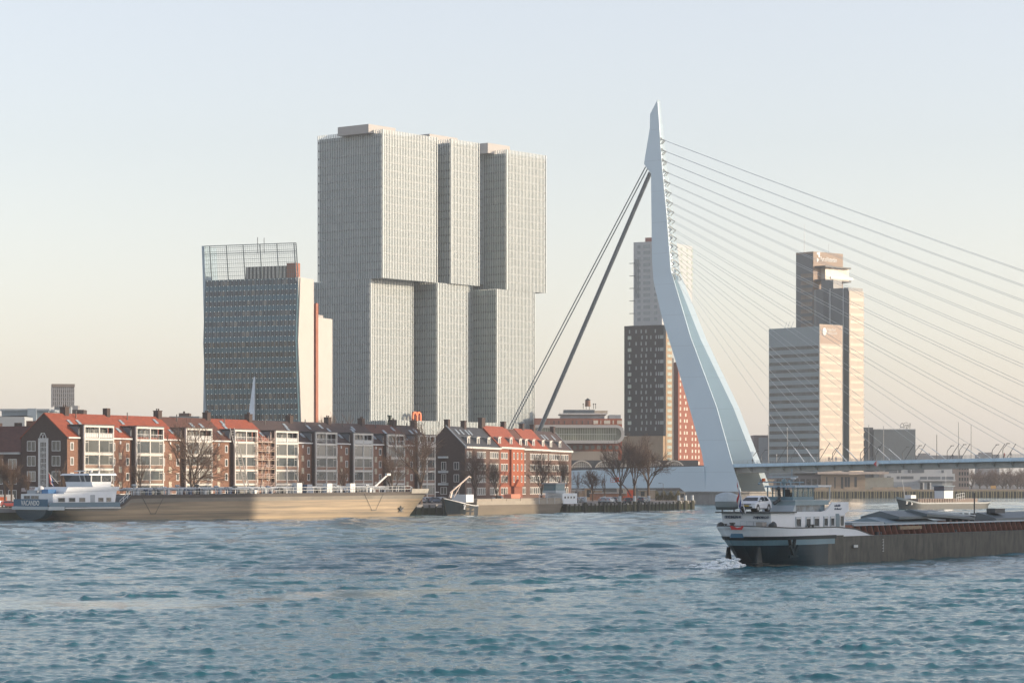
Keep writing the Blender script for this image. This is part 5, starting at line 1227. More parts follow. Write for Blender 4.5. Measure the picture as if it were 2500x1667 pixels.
for (xa_, ya_), (xb_, yb_) in zip(P2[:-1], P2[1:]):
    fb_.hexa([(xa_, ya_, 5.2), (xb_, yb_, 5.2), (xb_, yb_ + .15, 5.2), (xa_, ya_ + .15, 5.2)], [(xa_, ya_ - .1, 6.2), (xb_ + .3, yb_ - .1, 6.2), (xb_ + .3, yb_ + .1, 6.2), (xa_, ya_ + .1, 6.2)])
fb_.build('bow_bulwark', mat('bow_white', (.34, .32, .28), .5), tb)
anchor(tb, (97.5, -.05, 1.3), .9); bollard_pair(tb, 101, 1.2, 5.5)
for x, z in ((89, 1.6), (26, 1.4)):
    hc = MB(); hc.bar((x - 3, -.04, z + 3.6), (x - .6, -.04, z), .05, .05); hc.bar((x - .7, -.05, z), (x + .7, -.05, z), .1, .12); hc.bar((x + .6, -.04, z), (x + 3, -.04, z + 3.6), .05, .05); hc.build('hanging_fender', DARKM, tb)

# ---- second moored barge with dark bow
X0 = (1112 - CX) / F * 606; u2 = Vector(((1389 - CX) / F * 655 - X0, 655 - 606, 0)); L2 = u2.length; u2.normalize()
cb = thing('cargo_barge', 'small moored cargo barge with dark bow and crane arm, before the second house row', 'barge', (X0, 606, 0), math.atan2(u2.y, u2.x))
B2 = 6.6
def st2(x):
    f = x / L2; g = max(0, 1 - x / 9.0); h_ = max(0, (x - (L2 - 5)) / 5)
    hs = 3.3 * (1 - g ** 2.6 * .95) * (1 - h_ ** 3 * .75); hw = 3.2 * (1 - g ** 1.6 * .98) * (1 - h_ ** 1.5 * .9)
    z = 2.35 + 1.7 * g ** 1.5 + .5 * h_
    return hs, hw, z, x + g * 2.0 - h_ * 2.2
hm_ = hull(L2, B2, st2, [(.1, 0), (.5, 0), (.85, 0), (1.0, 0)], cb, [mat('barge_tan', (.13, .11, .085), .6, .0, spec=.3, rgb2=(.19, .16, .12), scale=.5, stretch=(.15, .2, 1)), DECKG])
bp = MB(); xs_ = [0.0, .5, 1.2, 2.2, 3.5, 5, 7, 9, 10.5]
for xa_, xb_ in zip(xs_[:-1], xs_[1:]):
    for s_ in (1, -1):
        A_ = st2(xa_); C_ = st2(xb_)
        q = lambda S, x, f: (S[3] + (x - S[3]) * f - .02, B2 / 2 - s_ * ((S[1] + (S[0] - S[1]) * f ** .8) + .03), S[2] * f + (.02 if f == 1 else 0))
        for f0, f1 in ((.0, .4), (.4, .75), (.75, 1)):
            v4 = [q(A_, xa_, f0), q(C_, xb_, f0), q(C_, xb_, f1), q(A_, xa_, f1)]; bp.add(v4, [(0, 1, 2, 3)])
bp.build('bow_plating', mat('shaded_bow', (.012, .022, .03), .45), cb)  # near-black sheets paint the shade on the turned-away bow
wl_ = MB()
for xa_, xb_ in zip(xs_[:-1], xs_[1:]):
    A_ = st2(xa_); C_ = st2(xb_); wl_.bar((xa_, B2 / 2 - A_[0] - .05, A_[2] - .1), (xb_, B2 / 2 - C_[0] - .05, C_[2] - .1), .1, .18)
wl_.build('bow_stripe', WHITE, cb)
anchor(cb, (4.6, .35, 1.6), .9, WHITE, R(15))
for k in range(6): MB().box(11.5 + k * 7.0, 18.3 + k * 7.0, .8, B2 - .8, 2.4, 3.75 + .05 * (k % 2)).build('hatch_cover', mat('hatch_cream', (.29, .25, .20), .6, var=.1, scale=.4), cb)
MB().box(11, 54, .62, .78, 2.3, 3.2).build('coaming', mat('coaming_cream', (.30, .27, .22), .6), cb)
MB().box(7, 10.5, 1.2, 5, 3, 4.8).build('forward_locker', WHULL, cb)
cr = MB(); cr.tube((2.6, 3, 4), (3.4, 3, 5.4), .35); cr.bar((2.7, 3, 5.2), (11.5, 3, 9.0), .2, .3); cr.bar((11.5, 3, 9.0), (12.4, 3, 8.7), .2, .28); cr.tube((4.5, 3, 4.2), (8, 3, 7.4), .1); cr.build('crane_arm', mat('crane_cream', (.5, .42, .36), .5), cb)
hs_ = MB(); hs_.box(54.2, 62, .9, B2 - .9, 2.3, 4.9); hs_.build('deckhouse', WHULL, cb)
for k in range(4): window(cb, 55.5 + k * 1.6, .9, 3.9, .9, .6, 1, .08, WHITE, PANE_DARK)
MB().box(51.8, 57.0, 1.5, B2 - 1.5, 4.95, 5.6).build('wheelhouse_base', LGREY, cb)
MB().box(52.0, 56.8, 1.6, B2 - 1.6, 5.6, 7.2).build('wheelhouse_windows', mat('teal_glass', (.05, .15, .19), .15, spec=.9), cb)
MB().box(51.6, 57.2, 1.3, B2 - 1.3, 7.2, 7.45).build('wheelhouse_roof', GREYP, cb)
rr = MB(); rail(rr, [(41, .3, 2.4), (53, .3, 2.4)], 2.2, 4, .07, False); rail(rr, [(58, .6, 4.9), (64, .8, 4.9)], .9); rr.tube((57.4, 3, 7.4), (57.4, 3, 9.2), .08); rr.build('railing', WHITE, cb)
bl_ = MB(); bl_.box(30, 34.6, 2, 4, 3.8, 4.8); o = bl_.build('orange_tarpaulin', mat('salmon_tarp', (.5, .19, .12), .7), cb)

# ---- river barge in midstream
D3 = 742; X0 = (2208 - CX) / F * D3; XE = (2432 - CX) / F * (D3 + 22); u3 = Vector((XE - X0, 22, 0)); L3 = u3.length; u3.normalize()
mb_ = thing('river_barge', 'distant grey cargo barge with a white bow stripe and blue-topped wheelhouse, beyond the passing barge', 'barge', (X0, D3 + 2, 0), math.atan2(u3.y, u3.x))
def st3(x):
    g = max(0, 1 - x / 7.0); h_ = max(0, (x - (L3 - 3)) / 3)
    return 2.8 * (1 - g ** 2.4 * .9) * (1 - h_ ** 3 * .5), 2.7 * (1 - g ** 1.6 * .97) * (1 - h_ * .8), 1.9 + 1.7 * g ** 1.3 + .5 * h_, x + g * 1.5 - h_ * 1.6
hull(L3, 5.6, st3, [(.4, 0), (.8, 0), (1.0, 1)], mb_, [mat('slate_hull', (.07, .08, .08), .5), mat('pale_rail', (.42, .45, .45), .5), DECKG], nx=30)
cg = MB(); cg.box(6.5, L3 - 6.5, .6, 5, 1.8, 3.0); 
for k in range(14): cg.box(7 + k * 1.0, 7.25 + k * 1.0, .45, .6, 1.8, 3.0)
cg.build('coaming', mat('rust_grey', (.25, .20, .17), .8), mb_)
MB().box(17, 20.6, .8, 4.6, 3.0, 5.2).build('wheelhouse', WHULL, mb_)
MB().box(16.9, 20.7, .7, 4.7, 5.2, 6.4).build('wheelhouse_windows', mat('dark_blue_glass', (.03, .06, .10), .2), mb_)
MB().box(16.6, 21.0, .5, 4.9, 6.4, 6.65).build('wheelhouse_roof', mat('steel_blue', (.1, .2, .26)), mb_)
MB().box(4.4, 6.4, 1.4, 4, 3.0, 4.0).build('forward_locker', WHULL, mb_)
rr = MB(); rail(rr, [(21.5, .4, 2.2), (25, .6, 2.6)], 2.0, .8, .06); rr.tube((19.5, 2.6, 6.6), (19.5, 2.6, 10.5), .08); rr.tube((3.2, 2.6, 3.4), (2.2, 2.6, 8.2), .08); rr.build('masts_and_rails', WHITE, mb_)
anchor(mb_, (2.2, .9, 1.6), .7, WHITE, R(20)); anchor(mb_, (3.8, .5, 1.4), .7, WHITE, R(20))

# ---- passing barge, foreground right
bd = Vector((.576, .817, 0)); a4 = math.atan2(bd.y, bd.x); ORG4 = Vector((31.0, 252.2, 0)) - bd * 14.7
pb = thing('passing_barge', 'passing cargo barge with white and teal stern, wheelhouse and empty rust-red hold', 'barge', tuple(ORG4), a4)
L4, B4 = 82.0, 6.6
def st4(x):
    g = max(0, 1 - x / 6.0); g2 = max(0, 1 - x / 10.5)
    hs = 3.3 * math.sqrt(max(.04, 1 - g ** 2.3)); hw = 3.22 * (1 - g2 ** 1.5 * .82)
    z = 3.45 + .25 * g
    if x > 14: z = 3.45 - .25 * min(1, (x - 14) / 4)
    if x > 18.0: z = 3.2 - .62 * min(1, (x - 18) / 3.2)
    h_ = max(0, (x - (L4 - 8)) / 8)
    return hs * (1 - h_ ** 2.5 * .9), hw * (1 - h_ ** 1.6 * .95), z, x + g2 ** 1.2 * 3.3 - h_ * 2
mats4 = [DKTEAL, mat('grey_hull', (.045, .052, .048), .6, .0, spec=.25, rgb2=(.135, .13, .11), scale=1.3, stretch=(1.1, 1, .35), bump=.15, bscale=2), DECKG]
hull(L4, B4, st4, [(.05, 1), (.3, 1), (.55, 1), (.8, 1), (1.0, 1)], pb, mats4, nx=90)
def skin4(x0, x1, h0, h1, m, name, off=.03, n=26, both=True, sl=0.0):
    """painted plating hugging the hull between two heights"""
    b = MB()
    for s_ in ((1, -1) if both else (1,)):
        for i in range(n):
            xa_ = x0 + (x1 - x0) * i / n; xb_ = x0 + (x1 - x0) * (i + 1) / n
            K = 4; A_, C_ = st4(xa_), st4(xb_)
            ha0, ha1 = (h0(xa_), h1(xa_)); hb0, hb1 = (h0(xb_), h1(xb_))
            for k in range(K):
                def q(S, x, z):
                    f = max(0.0, min(1.0, z / S[2])); return (S[3] + (x - S[3]) * f - (off * 1.5 if x < 2 else 0), B4 / 2 - s_ * ((S[1] + (S[0] - S[1]) * f ** .8) + off), z)
                za0 = ha0 + (ha1 - ha0) * k / K; za1 = ha0 + (ha1 - ha0) * (k + 1) / K; zb0 = hb0 + (hb1 - hb0) * k / K; zb1 = hb0 + (hb1 - hb0) * (k + 1) / K
                b.add([q(A_, xa_, za0), q(C_, xb_, zb0), q(C_, xb_, zb1), q(A_, xa_, za1)], [(0, 1, 2, 3) if s_ > 0 else (3, 2, 1, 0)])
    # close across the stern
    A_ = st4(x0)
    if x0 <= 0.01:
        K = 4; ha0, ha1 = h0(0), h1(0)
        for k in range(K):
            z0_, z1_ = ha0 + (ha1 - ha0) * k / K, ha0 + (ha1 - ha0) * (k + 1) / K
            def q2(z, s_): f = max(0, min(1, z / A_[2])); return (A_[3] + (0 - A_[3]) * f - off * 1.5, B4 / 2 - s_ * ((A_[1] + (A_[0] - A_[1]) * f ** .8) + off), z)
            b.add([q2(z0_, -1), q2(z0_, 1), q2(z1_, 1), q2(z1_, -1)], [(0, 1, 2, 3)])
    return b.build(name, m, pb, True)
top4 = lambda x: st4(x)[2] + .02
skin4(0, 15.5, lambda x: 2.78 - .004 * x, top4, WHULL, 'white_bulwark', .04)
skin4(15.5, 21.6, lambda x: 2.6, lambda x: max(2.62, top4(x)), WHULL, 'white_bulwark', .04, n=10)
skin4(0, 14.0, lambda x: 2.45, lambda x: 2.775, DKTEAL, 'rubbing_strake', .10)
skin4(0, 13.8, lambda x: 1.95, lambda x: 2.45, mat('pale_teal_band', (.11, .21, .26), .35, var=.08), 'pale_band', .045)
skin4(0, 12.5, lambda x: 0.0, lambda x: 1.95, mat('dark_teal_hull', (.002, .024, .038), .35, spec=.25, var=.2), 'stern_plating', .035)
gr = MB(); 
for i in range(26):
    xa_, xb_ = i * 21.0 / 26, (i + 1) * 21.0 / 26; A_, C_ = st4(xa_), st4(xb_); gr.bar((xa_, B4 / 2 - A_[0], A_[2] + .06), (xb_, B4 / 2 - C_[0], C_[2] + .06), .14, .1)
gr.box(-.1, .06, B4 / 2 - .6, B4 / 2 + .6, 3.72, 3.82); gr.build('gunwale', DARKM, pb)
# red / blue badge on the bulwark, rudders, anchors
bx = 1.1; by = B4 / 2 - st4(bx)[0] - .1; nb_ = MB(); dxy = Vector((.40, -.916, 0))
c0 = Vector((.04, 2.6, 0)); 
nb_.hexa([c0 - dxy * .45 + Vector((0, 0, 3.42)), c0 + dxy * .45 + Vector((0, 0, 3.42)), c0 + dxy * .45 + Vector((.05, .1, 3.42)), c0 - dxy * .45 + Vector((.05, .1, 3.42))], [c0 - dxy * .62 + Vector((0, 0, 3.78)), c0 + dxy * .62 + Vector((0, 0, 3.78)), c0 + dxy * .62 + Vector((.05, .1, 3.78)), c0 - dxy * .62 + Vector((.05, .1, 3.78))])
nb_.build('red_badge', mat('flag_red', (.42, .03, .03)), pb)
nb_ = MB(); nb_.hexa([c0 - dxy * .62 + Vector((0, 0, 2.7)), c0 + dxy * .62 + Vector((0, 0, 2.7)), c0 + dxy * .62 + Vector((.05, .1, 2.7)), c0 - dxy * .62 + Vector((.05, .1, 2.7))], [c0 - dxy * .5 + Vector((0, 0, 3.08)), c0 + dxy * .5 + Vector((0, 0, 3.08)), c0 + dxy * .5 + Vector((.05, .1, 3.08)), c0 - dxy * .5 + Vector((.05, .1, 3.08))])
nb_.build('blue_badge', mat('steel_blue_dark', (.02, .10, .17), .4), pb)
anchor(pb, (5.4, -.25, 1.0), 1.0, mat('anchor_iron', (.012, .03, .038), .8, spec=.2), R(0))
for s_, x in ((1, 4.9), (1, 5.9)): MB().bar((x, -.1 + .0, 2.5), (5.4 + (x - 5.4) * .4, -.12, 1.6), .3, .12).build('anchor_bracket', DKTEAL, pb)
for y in (1.4, 4.6): MB().hexa([(1.2, y - .12, -.4), (2.6, y - .12, -.4), (2.6, y + .12, -.4), (1.2, y + .12, -.4)], [(1.7, y - .06, 1.8), (2.1, y - .06, 1.8), (2.1, y + .06, 1.8), (1.7, y + .06, 1.8)]).box(.8, 3.0, y - .5, y + .5, .28, .36).build('rudder', DKTEAL, pb)
sc = MB()
for z in (1.5, ): 
    for x in (17.3,): sc.box(x, x + .8, -.2, -.06, z, z + .25)
sc.build('side_step', STEEL, pb)
dm = MB()
for k in range(9): dm.box(23.5 + .12 * (k % 2), 23.75, -.06, -.02, 1.0 + k * .14, 1.06 + k * .14)
dm.build('draught_marks', WHITE, pb)
# stern house carrying the car
sh = MB(); HX = 3.1; sh.hexa([(HX, .75, 3.3), (7.2, .75, 3.3), (7.2, 5.85, 3.3), (HX, 5.85, 3.3)], [(HX - .25, .7, 4.9), (7.2, .7, 4.9), (7.2, 5.9, 4.9), (HX - .25, 5.9, 4.9)]); sh.build('stern_house', WHULL, pb)
MB().box(HX - .7, 7.4, .5, 6.3, 4.9, 5.02).build('car_deck', DARKM, pb)
text('DEVELINGEN-W.', .36, mat('navy_letters', (.02, .06, .12), .5), pb, (HX - .30, 5.55, 4.42), (0, -1, 0), 'dark blue lettering on the stern house', width=1.75, name='name_lettering', shear=.25)
text('ZWIJNDRECHT', .32, mat('navy_letters', (.02, .06, .12)), pb, (HX - .30, 2.55, 4.42), (0, -1, 0), width=1.7, name='name_lettering', shear=.25)
rr = MB(); rail(rr, [(HX - .6, 3.7, 3.4), (HX - .6, 2.3, 3.4)], .75, .7, .03); rail(rr, [(HX - .6, 2.3, 3.4), (HX - .6, 1.2, 3.4)], .75, .5, .03); rr.build('stern_rail', LGREY, pb)
MB().box(HX - 1.2, HX - .5, 1.0, 1.7, 3.3, 4.1).build('grey_box', mat('beige_box', (.28, .27, .25), .6), pb)
MB().ball((HX + .2, .75, 3.75), .42, 8, 6).build('black_buoy', DARKM, pb, True); MB().ball((HX - .9, 5.6, 3.7), .38, 8, 6).build('black_buoy', DARKM, pb, True)
w_ = MB(); w_.tube((HX - 1.7, 3.9, 3.35), (HX - 1.7, 3.9, 3.9), .3, .18, 10); w_.tube((HX - 1.7, 3.9, 3.9), (HX - 1.7, 3.9, 4.05), .28, .28, 10); w_.build('capstan', DARKM, pb)
bollard_pair(pb, 2.2, 5.2, 3.5, .7); bollard_pair(pb, 9.8, .35, 3.2)
# main house with the curved wing
mh = MB(); y0, y1 = .72, 5.9
prof = [(7.21, 3.1), (7.21, 5.0), (12.6, 4.97), (13.3, 5.05), (13.9, 5.3), (14.3, 5.65), (14.7, 5.85), (17.9, 5.85), (18.0, 5.0), (17.2, 4.75), (17.2, 3.05)]
mh.extr([(x, y0, z) for x, z in prof], (0, .12, 0)); mh.extr([(x, y1, z) for x, z in prof], (0, .12, 0)); mh.box(7.21, 17.0, y0 + .13, y1 - .01, 3.05, 4.9); mh.build('main_house', WHULL, pb)
for x, w_ in ((8.0, 1.0), (9.9, .9), (11.5, 1.0), (13.3, .8), (14.6, .8)): window(pb, x, y0, 4.05, w_, .95, 1, .07, LGREY, PANE_DARK)
for x, w_ in ((8.0, 1.0), (9.9, .9), (11.5, 1.0), (13.3, .8), (14.6, .8)): MB().box(x - w_ / 2 + .06, x + w_ / 2 - .06, y0 - .075, y0 - .06, 4.32, 4.45).build('net_curtain', WHITE, pb)
MB().box(15.3, 15.45, y0 - .03, y0, 3.1, 4.75).box(15.46, 16.0, y0 - .02, y0, 3.1, 4.75).build('door_recess', mat('teal_grey', (.16, .23, .26), .5), pb)
window(pb, 16.5, y0, 4.05, .85, 1.1, 1, .1, WHITE, PANE)
MB().box(16.9, 17.9, 1.4, 5.0, 3.0, 3.6).build('dark_locker', DARKM, pb)
text('schelde', .32, mat('navy_letters', (.02, .06, .12)), pb, (15.0, y0 - .02, 5.42), (1, 0, 0), width=1.2, name='name_lettering', shear=.4)
text('beheer', .30, mat('navy_letters', (.02, .06, .12)), pb, (15.0, y0 - .02, 5.12), (1, 0, 0), width=1.5, name='name_lettering', shear=.4)
# saloon glazing between house and wheelhouse
sl = MB(); sl.hexa([(8.2, 1.2, 4.98), (14.0, 1.2, 4.98), (14.0, 4.3, 4.98), (8.2, 4.3, 4.98)], [(8.2, 1.2, 5.6), (14.0, 1.2, 5.6), (14.0, 4.3, 5.6), (8.2, 4.3, 5.6)])
sl.build('saloon_windows', mat('saloon_glass', (.12, .17, .20), .15, spec=.9, var=.7, scale=1.2), pb)
MB().hexa([(7.5, 1.0, 5.0), (8.1, 1.0, 5.0), (8.1, 4.3, 5.0), (7.5, 4.3, 5.0)], [(7.9, 1.0, 5.6), (8.1, 1.0, 5.6), (8.1, 4.3, 5.6), (7.9, 4.3, 5.6)]).build('saloon_end', LGREY, pb)
MB().box(7.9, 14.4, .95, 4.5, 5.6, 6.0).build('grey_fascia', mat('grey_blue_fascia', (.22, .31, .34), .5), pb)
MB().box(7.8, 14.5, .9, 4.6, 6.0, 6.06).build('deck_edge', LGREY, pb)
wp = MB(); wx = [8.25, 9.2, 10.2, 11.2, 12.1]
for x in wx:
    for y in (1.4, 4.1): wp.box(x - .045, x + .045, y - .045, y + .045, 6.3, 7.25)
wp.box(8.2, 12.2, 1.38, 1.44, 6.06, 6.38); wp.box(8.2, 12.2, 4.08, 4.14, 6.06, 6.38); wp.box(8.2, 8.26, 1.45, 4.07, 6.06, 6.38)
for y in (2.3, 3.2): wp.box(8.2, 8.28, y - .04, y + .04, 6.38, 7.25)
wp.build('wheelhouse_frame', mat('teal_frame', (.13, .22, .26), .5), pb)
gl_ = MB(); gl_.box(8.3, 12.1, 1.405, 1.42, 6.38, 7.25); g_m = bpy.data.materials.new('clear_glass'); g_m.use_nodes = True
g_p = g_m.node_tree.nodes['Principled BSDF']; g_p.inputs['Transmission Weight'].default_value = .9; g_p.inputs['Roughness'].default_value = .02; g_p.inputs['IOR'].default_value = 1.05; g_p.inputs['Base Color'].default_value = (.75, .85, .86, 1)
gl_.build('wheelhouse_glass', g_m, pb)
ch = MB(); ch.box(9.8, 10.5, 2.6, 3.3, 6.1, 6.75); ch.box(9.7, 9.9, 2.6, 3.3, 6.75, 7.05); ch.build('helm_chair', DARKM, pb)
MB().hexa([(8.0, 1.0, 7.25), (12.8, 1.0, 7.25), (12.8, 4.4, 7.25), (8.0, 4.4, 7.25)], [(8.1, 1.1, 7.42), (12.7, 1.1, 7.42), (12.7, 4.3, 7.42), (8.1, 4.3, 7.42)]).build('wheelhouse_roof', mat('grey_blue_roof', (.22, .30, .35), .4), pb)
MB().box(12.4, 15.0, 1.0, 4.3, 7.28, 7.46).box(14.85, 14.95, 1.1, 1.2, 5.86, 7.28).build('front_canopy', WHITE, pb)
rd = MB(); rd.tube((9.0, 2.75, 7.4), (9.0, 2.75, 7.75), .16); rd.ball((9.0, 2.75, 7.8), .28, 8, 6); rd.build('radar_pedestal', mat('teal_grey', (.16, .23, .26)), pb)
MB().box(8.9, 9.1, 1.3, 4.4, 8.15, 8.3).tube((9.0, 2.75, 7.8), (9.0, 2.75, 8.2), .08).build('radar_bar', LGREY, pb)
rr = MB(); rr.tube((8.2, 5.0, 7.75), (12.5, 2.6, 7.72), .05)
for x in (8.8, 10.6, 12.4): rr.tube((x, 3, 7.4), (x, 3, 7.75), .05)
rr.ball((8.2, 5.0, 7.6), .12); rr.ball((8.2, 4.8, 7.95), .12)
rr.tube((11.8, 3.5, 7.4), (11.8, 3.5, 9.0), .04); rr.tube((10.4, 3, 7.7), (10.4, 3, 7.95), .12); rr.build('mast_rail', mat('blue_grey_pipe', (.2, .3, .36), .5), pb)
MB().ball((11.2, 3, 8.1), .24, 8, 6, sq=(1.2, 1.2, .7)).build('searchlight', WHITE, pb, True); MB().box(8.3, 8.55, 4.5, 4.75, 7.8, 8.1).build('orange_lamp', mat('orange_paint', (.75, .16, .04)), pb)
ex_ = MB(); ex_.tube((7.75, 2.6, 6.05), (7.85, 2.6, 6.5), .17, .17, 8); ex_.tube((7.85, 2.6, 6.5), (7.7, 2.6, 7.1), .15, .15, 8); ex_.ball((7.65, 2.6, 7.15), .2, 8, 6); ex_.tube((7.3, 2.9, 5.75), (7.8, 2.6, 6.1), .17, .17, 8); ex_.build('exhaust_pipe', DARKM, pb)
MB().box(18.6, 18.9, 4.9, 5.2, 2.9, 5.6).bar((18.75, 5.05, 5.5), (14.9, 5.05, 5.95), .1, .12).tube((18.3, 4.6, 3.6), (18.3, 4.6, 5.5), .02).build('davit', DARKM, pb)
# hold
RUST = mat('rust_paint', (.22, .10, .07), .85, var=.4, scale=2.0, stretch=(1, 1, .4)); H0, H1 = 19.5, 76.0
MB().box(H0, H1, .95, 1.05, 2.6, 3.62).box(H0, H1, 5.55, 5.65, 2.6, 3.72).build('hold_coaming', mat('coaming_shade', (.035, .04, .042), .7, var=.3), pb)  # dark colour paints the shade in the recesses between brackets
MB().box(H0, H1, 1.06, 5.54, 1.2, 1.5).build('hold_floor', mat('hold_floor', (.08, .06, .05), .9), pb)
MB().box(H0 - .5, H1, .72, .95, 3.52, 3.66).build('coaming_rail', mat('coaming_white', (.40, .46, .50), .5), pb)
MB().box(H0 - 2.0, H0, .94, 1.1, 3.0, 3.62).build('coaming_end', RUST, pb)
rc = MB(); rc.box(H0, H1, 1.06, 5.54, 3.40, 3.46)
for k in range(70):
    x = H0 + .4 + k * .8; rc.box(x, x + .12, 1.06, 5.54, 3.46, 3.60)
rc.build('hatch_beams', mat('rust_red_top', (.36, .17, .125), .85, var=.35, scale=1.5), pb)
src = None
for k in range(44):
    x = H0 + .2 + k * 1.27
    if src is None: src = MB().extr([(x, .93, 2.6), (x, .25, 2.6), (x, .55, 3.5), (x, .93, 3.5)], (.09, 0, 0)).build('coaming_bracket', RUST, pb); xs0 = x
    else: inst(src, pb, (x - xs0, 0, 0))
MB().box(28.2, 33.0, .45, .7, 3.05, 3.38).build('boarding_plank', mat('plank_wood', (.26, .20, .13), .8), pb)
for x in (23.2, 23.8, 40.5): MB().tube((x, .4, 2.6), (x, .4, 2.9), .2, .2, 8).build('deck_bollard', DARKM, pb)
# grey hatch covers stacked over the hold
GC = mat('hatch_grey', (.10, .13, .145), .5, .3, var=.1); GCB = mat('hatch_blue_grey', (.17, .24, .28), .5, .2, var=.08)
def ridge_cover(x0, x1, z0, zr, y0=1.2, y1=5.5, nm='hatch_cover', m=GC, dz=0.0):
    MB().add([(x0, y0, z0), (x0, (y0 + y1) / 2, zr), (x0, y1, z0), (x1, y0, z0 + dz), (x1, (y0 + y1) / 2, zr + dz), (x1, y1, z0 + dz), (x0, y0, z0 - .25), (x0, y1, z0 - .25), (x1, y0, z0 - .25 + dz), (x1, y1, z0 - .25 + dz)],
             [(0, 1, 4, 3), (1, 2, 5, 4), (0, 6, 7, 2, 1), (3, 4, 5, 9, 8), (0, 3, 8, 6), (2, 7, 9, 5), (6, 8, 9, 7)]).build(nm, m, pb)
ridge_cover(26.5, 38.0, 3.75, 4.25, m=GCB)
ridge_cover(29.5, 41.5, 4.3, 4.85); ridge_cover(34.8, 46.0, 4.55, 5.0, y0=.8, y1=4.6, dz=-.5)
gs = MB()
for k in range(5): gs.box(46.0 + .02, 46.15, .9 + k * .7, 1.35 + k * .7, 3.6, 4.5)
gs.build('cover_end_ribs', DARKM, pb)
MB().extr([(34.8, .7, 4.82), (46.0, .7, 4.32), (46.0, .7, 4.2), (34.8, .7, 4.7)], (0, .08, 0)).build('cover_edge', LGREY, pb)
ridge_cover(52, 74, 3.9, 4.5, m=GC); MB().box(53.5, 56, 2, 3, 4.4, 4.9).build('winch', DARKM, pb); MB().tube((50.5, 3, 3.6), (50.5, 3, 6.6), .07).build('mast', DARKM, pb)
MB().box(19.6, 26.2, 1.2, 5.5, 3.61, 3.85).build('hatch_cover', mat('hatch_pale', (.30, .36, .39), .5), pb)
fl = thing('ensign', 'large red, white and blue ensign hanging from a slanting staff, between dinghy and car', 'flag', tuple(ORG4), a4)
flag(fl, (1.9, 2.8, 4.9), (1.5, 3.5, 8.0), 2.3, 1.1)
# covered dinghy
DN = Vector((2.7, 5.1, 0)); dg_ = thing('covered_dinghy', 'small grey dinghy under a pale tarpaulin, hung at the stern of the passing barge', 'dinghy', tuple(ORG4 + bd * DN.x + Vector((-bd.y, bd.x, 0)) * DN.y), R(-14))
hb = MB(); S_ = []
for i in range(9):
    f = i / 8; x = -1.1 + 2.3 * f; w_ = .62 * (math.sin(math.pi * min(1, .25 + f * .75)) ** .6 if f > .5 else 1) * (1 if f < .5 else 1); S_.append((x, w_))
for i in range(9):
    x, w_ = S_[i]; 
    hb.v += [(x, -w_, 5.98), (x, -w_ * .75, 5.45), (x, 0, 5.2 + (.12 if i > 6 else 0)), (x, w_ * .75, 5.45), (x, w_, 5.98)]
for i in range(8):
    for j in range(4): a0 = i * 5 + j; hb.f.append((a0, a0 + 5, a0 + 6, a0 + 1)); hb.m.append(0)
hb.f.append((0, 1, 2, 3, 4)); hb.m.append(0); hb.f.append((40, 41, 42, 43, 44)[::-1]); hb.m.append(0)
hb.build('dinghy_hull', mat('grey_gelcoat', (.25, .29, .30), .4, var=.05), dg_)
tp = MB(); K_ = 7
for i in range(9):
    x, w_ = S_[i]; f = i / 8; pk = .25 + .62 * math.sin(math.pi * min(1, .2 + .7 * f)) ** 1.2
    for j in range(K_): t_ = -1 + 2 * j / (K_ - 1); tp.v.append((x * 1.04, t_ * w_ * 1.06, 5.97 + pk * (1 - abs(t_) ** 1.5)))
for i in range(8):
    for j in range(K_ - 1): a0 = i * K_ + j; tp.f.append((a0, a0 + 1, a0 + K_ + 1, a0 + K_)); tp.m.append(0)
tp.f.append(tuple(range(K_))[::-1]); tp.m.append(0); tp.f.append(tuple(8 * K_ + j for j in range(K_))); tp.m.append(0)
tp.build('tarpaulin', mat('grey_tarpaulin', (.38, .44, .47), .55, var=.12, scale=1.5, bump=.5, bscale=2.5), dg_)
MB().box(-.6, -.5, -.1, .1, 5.0, 5.25).box(.5, .6, -.1, .1, 5.0, 5.25).build('chock', DARKM, dg_)

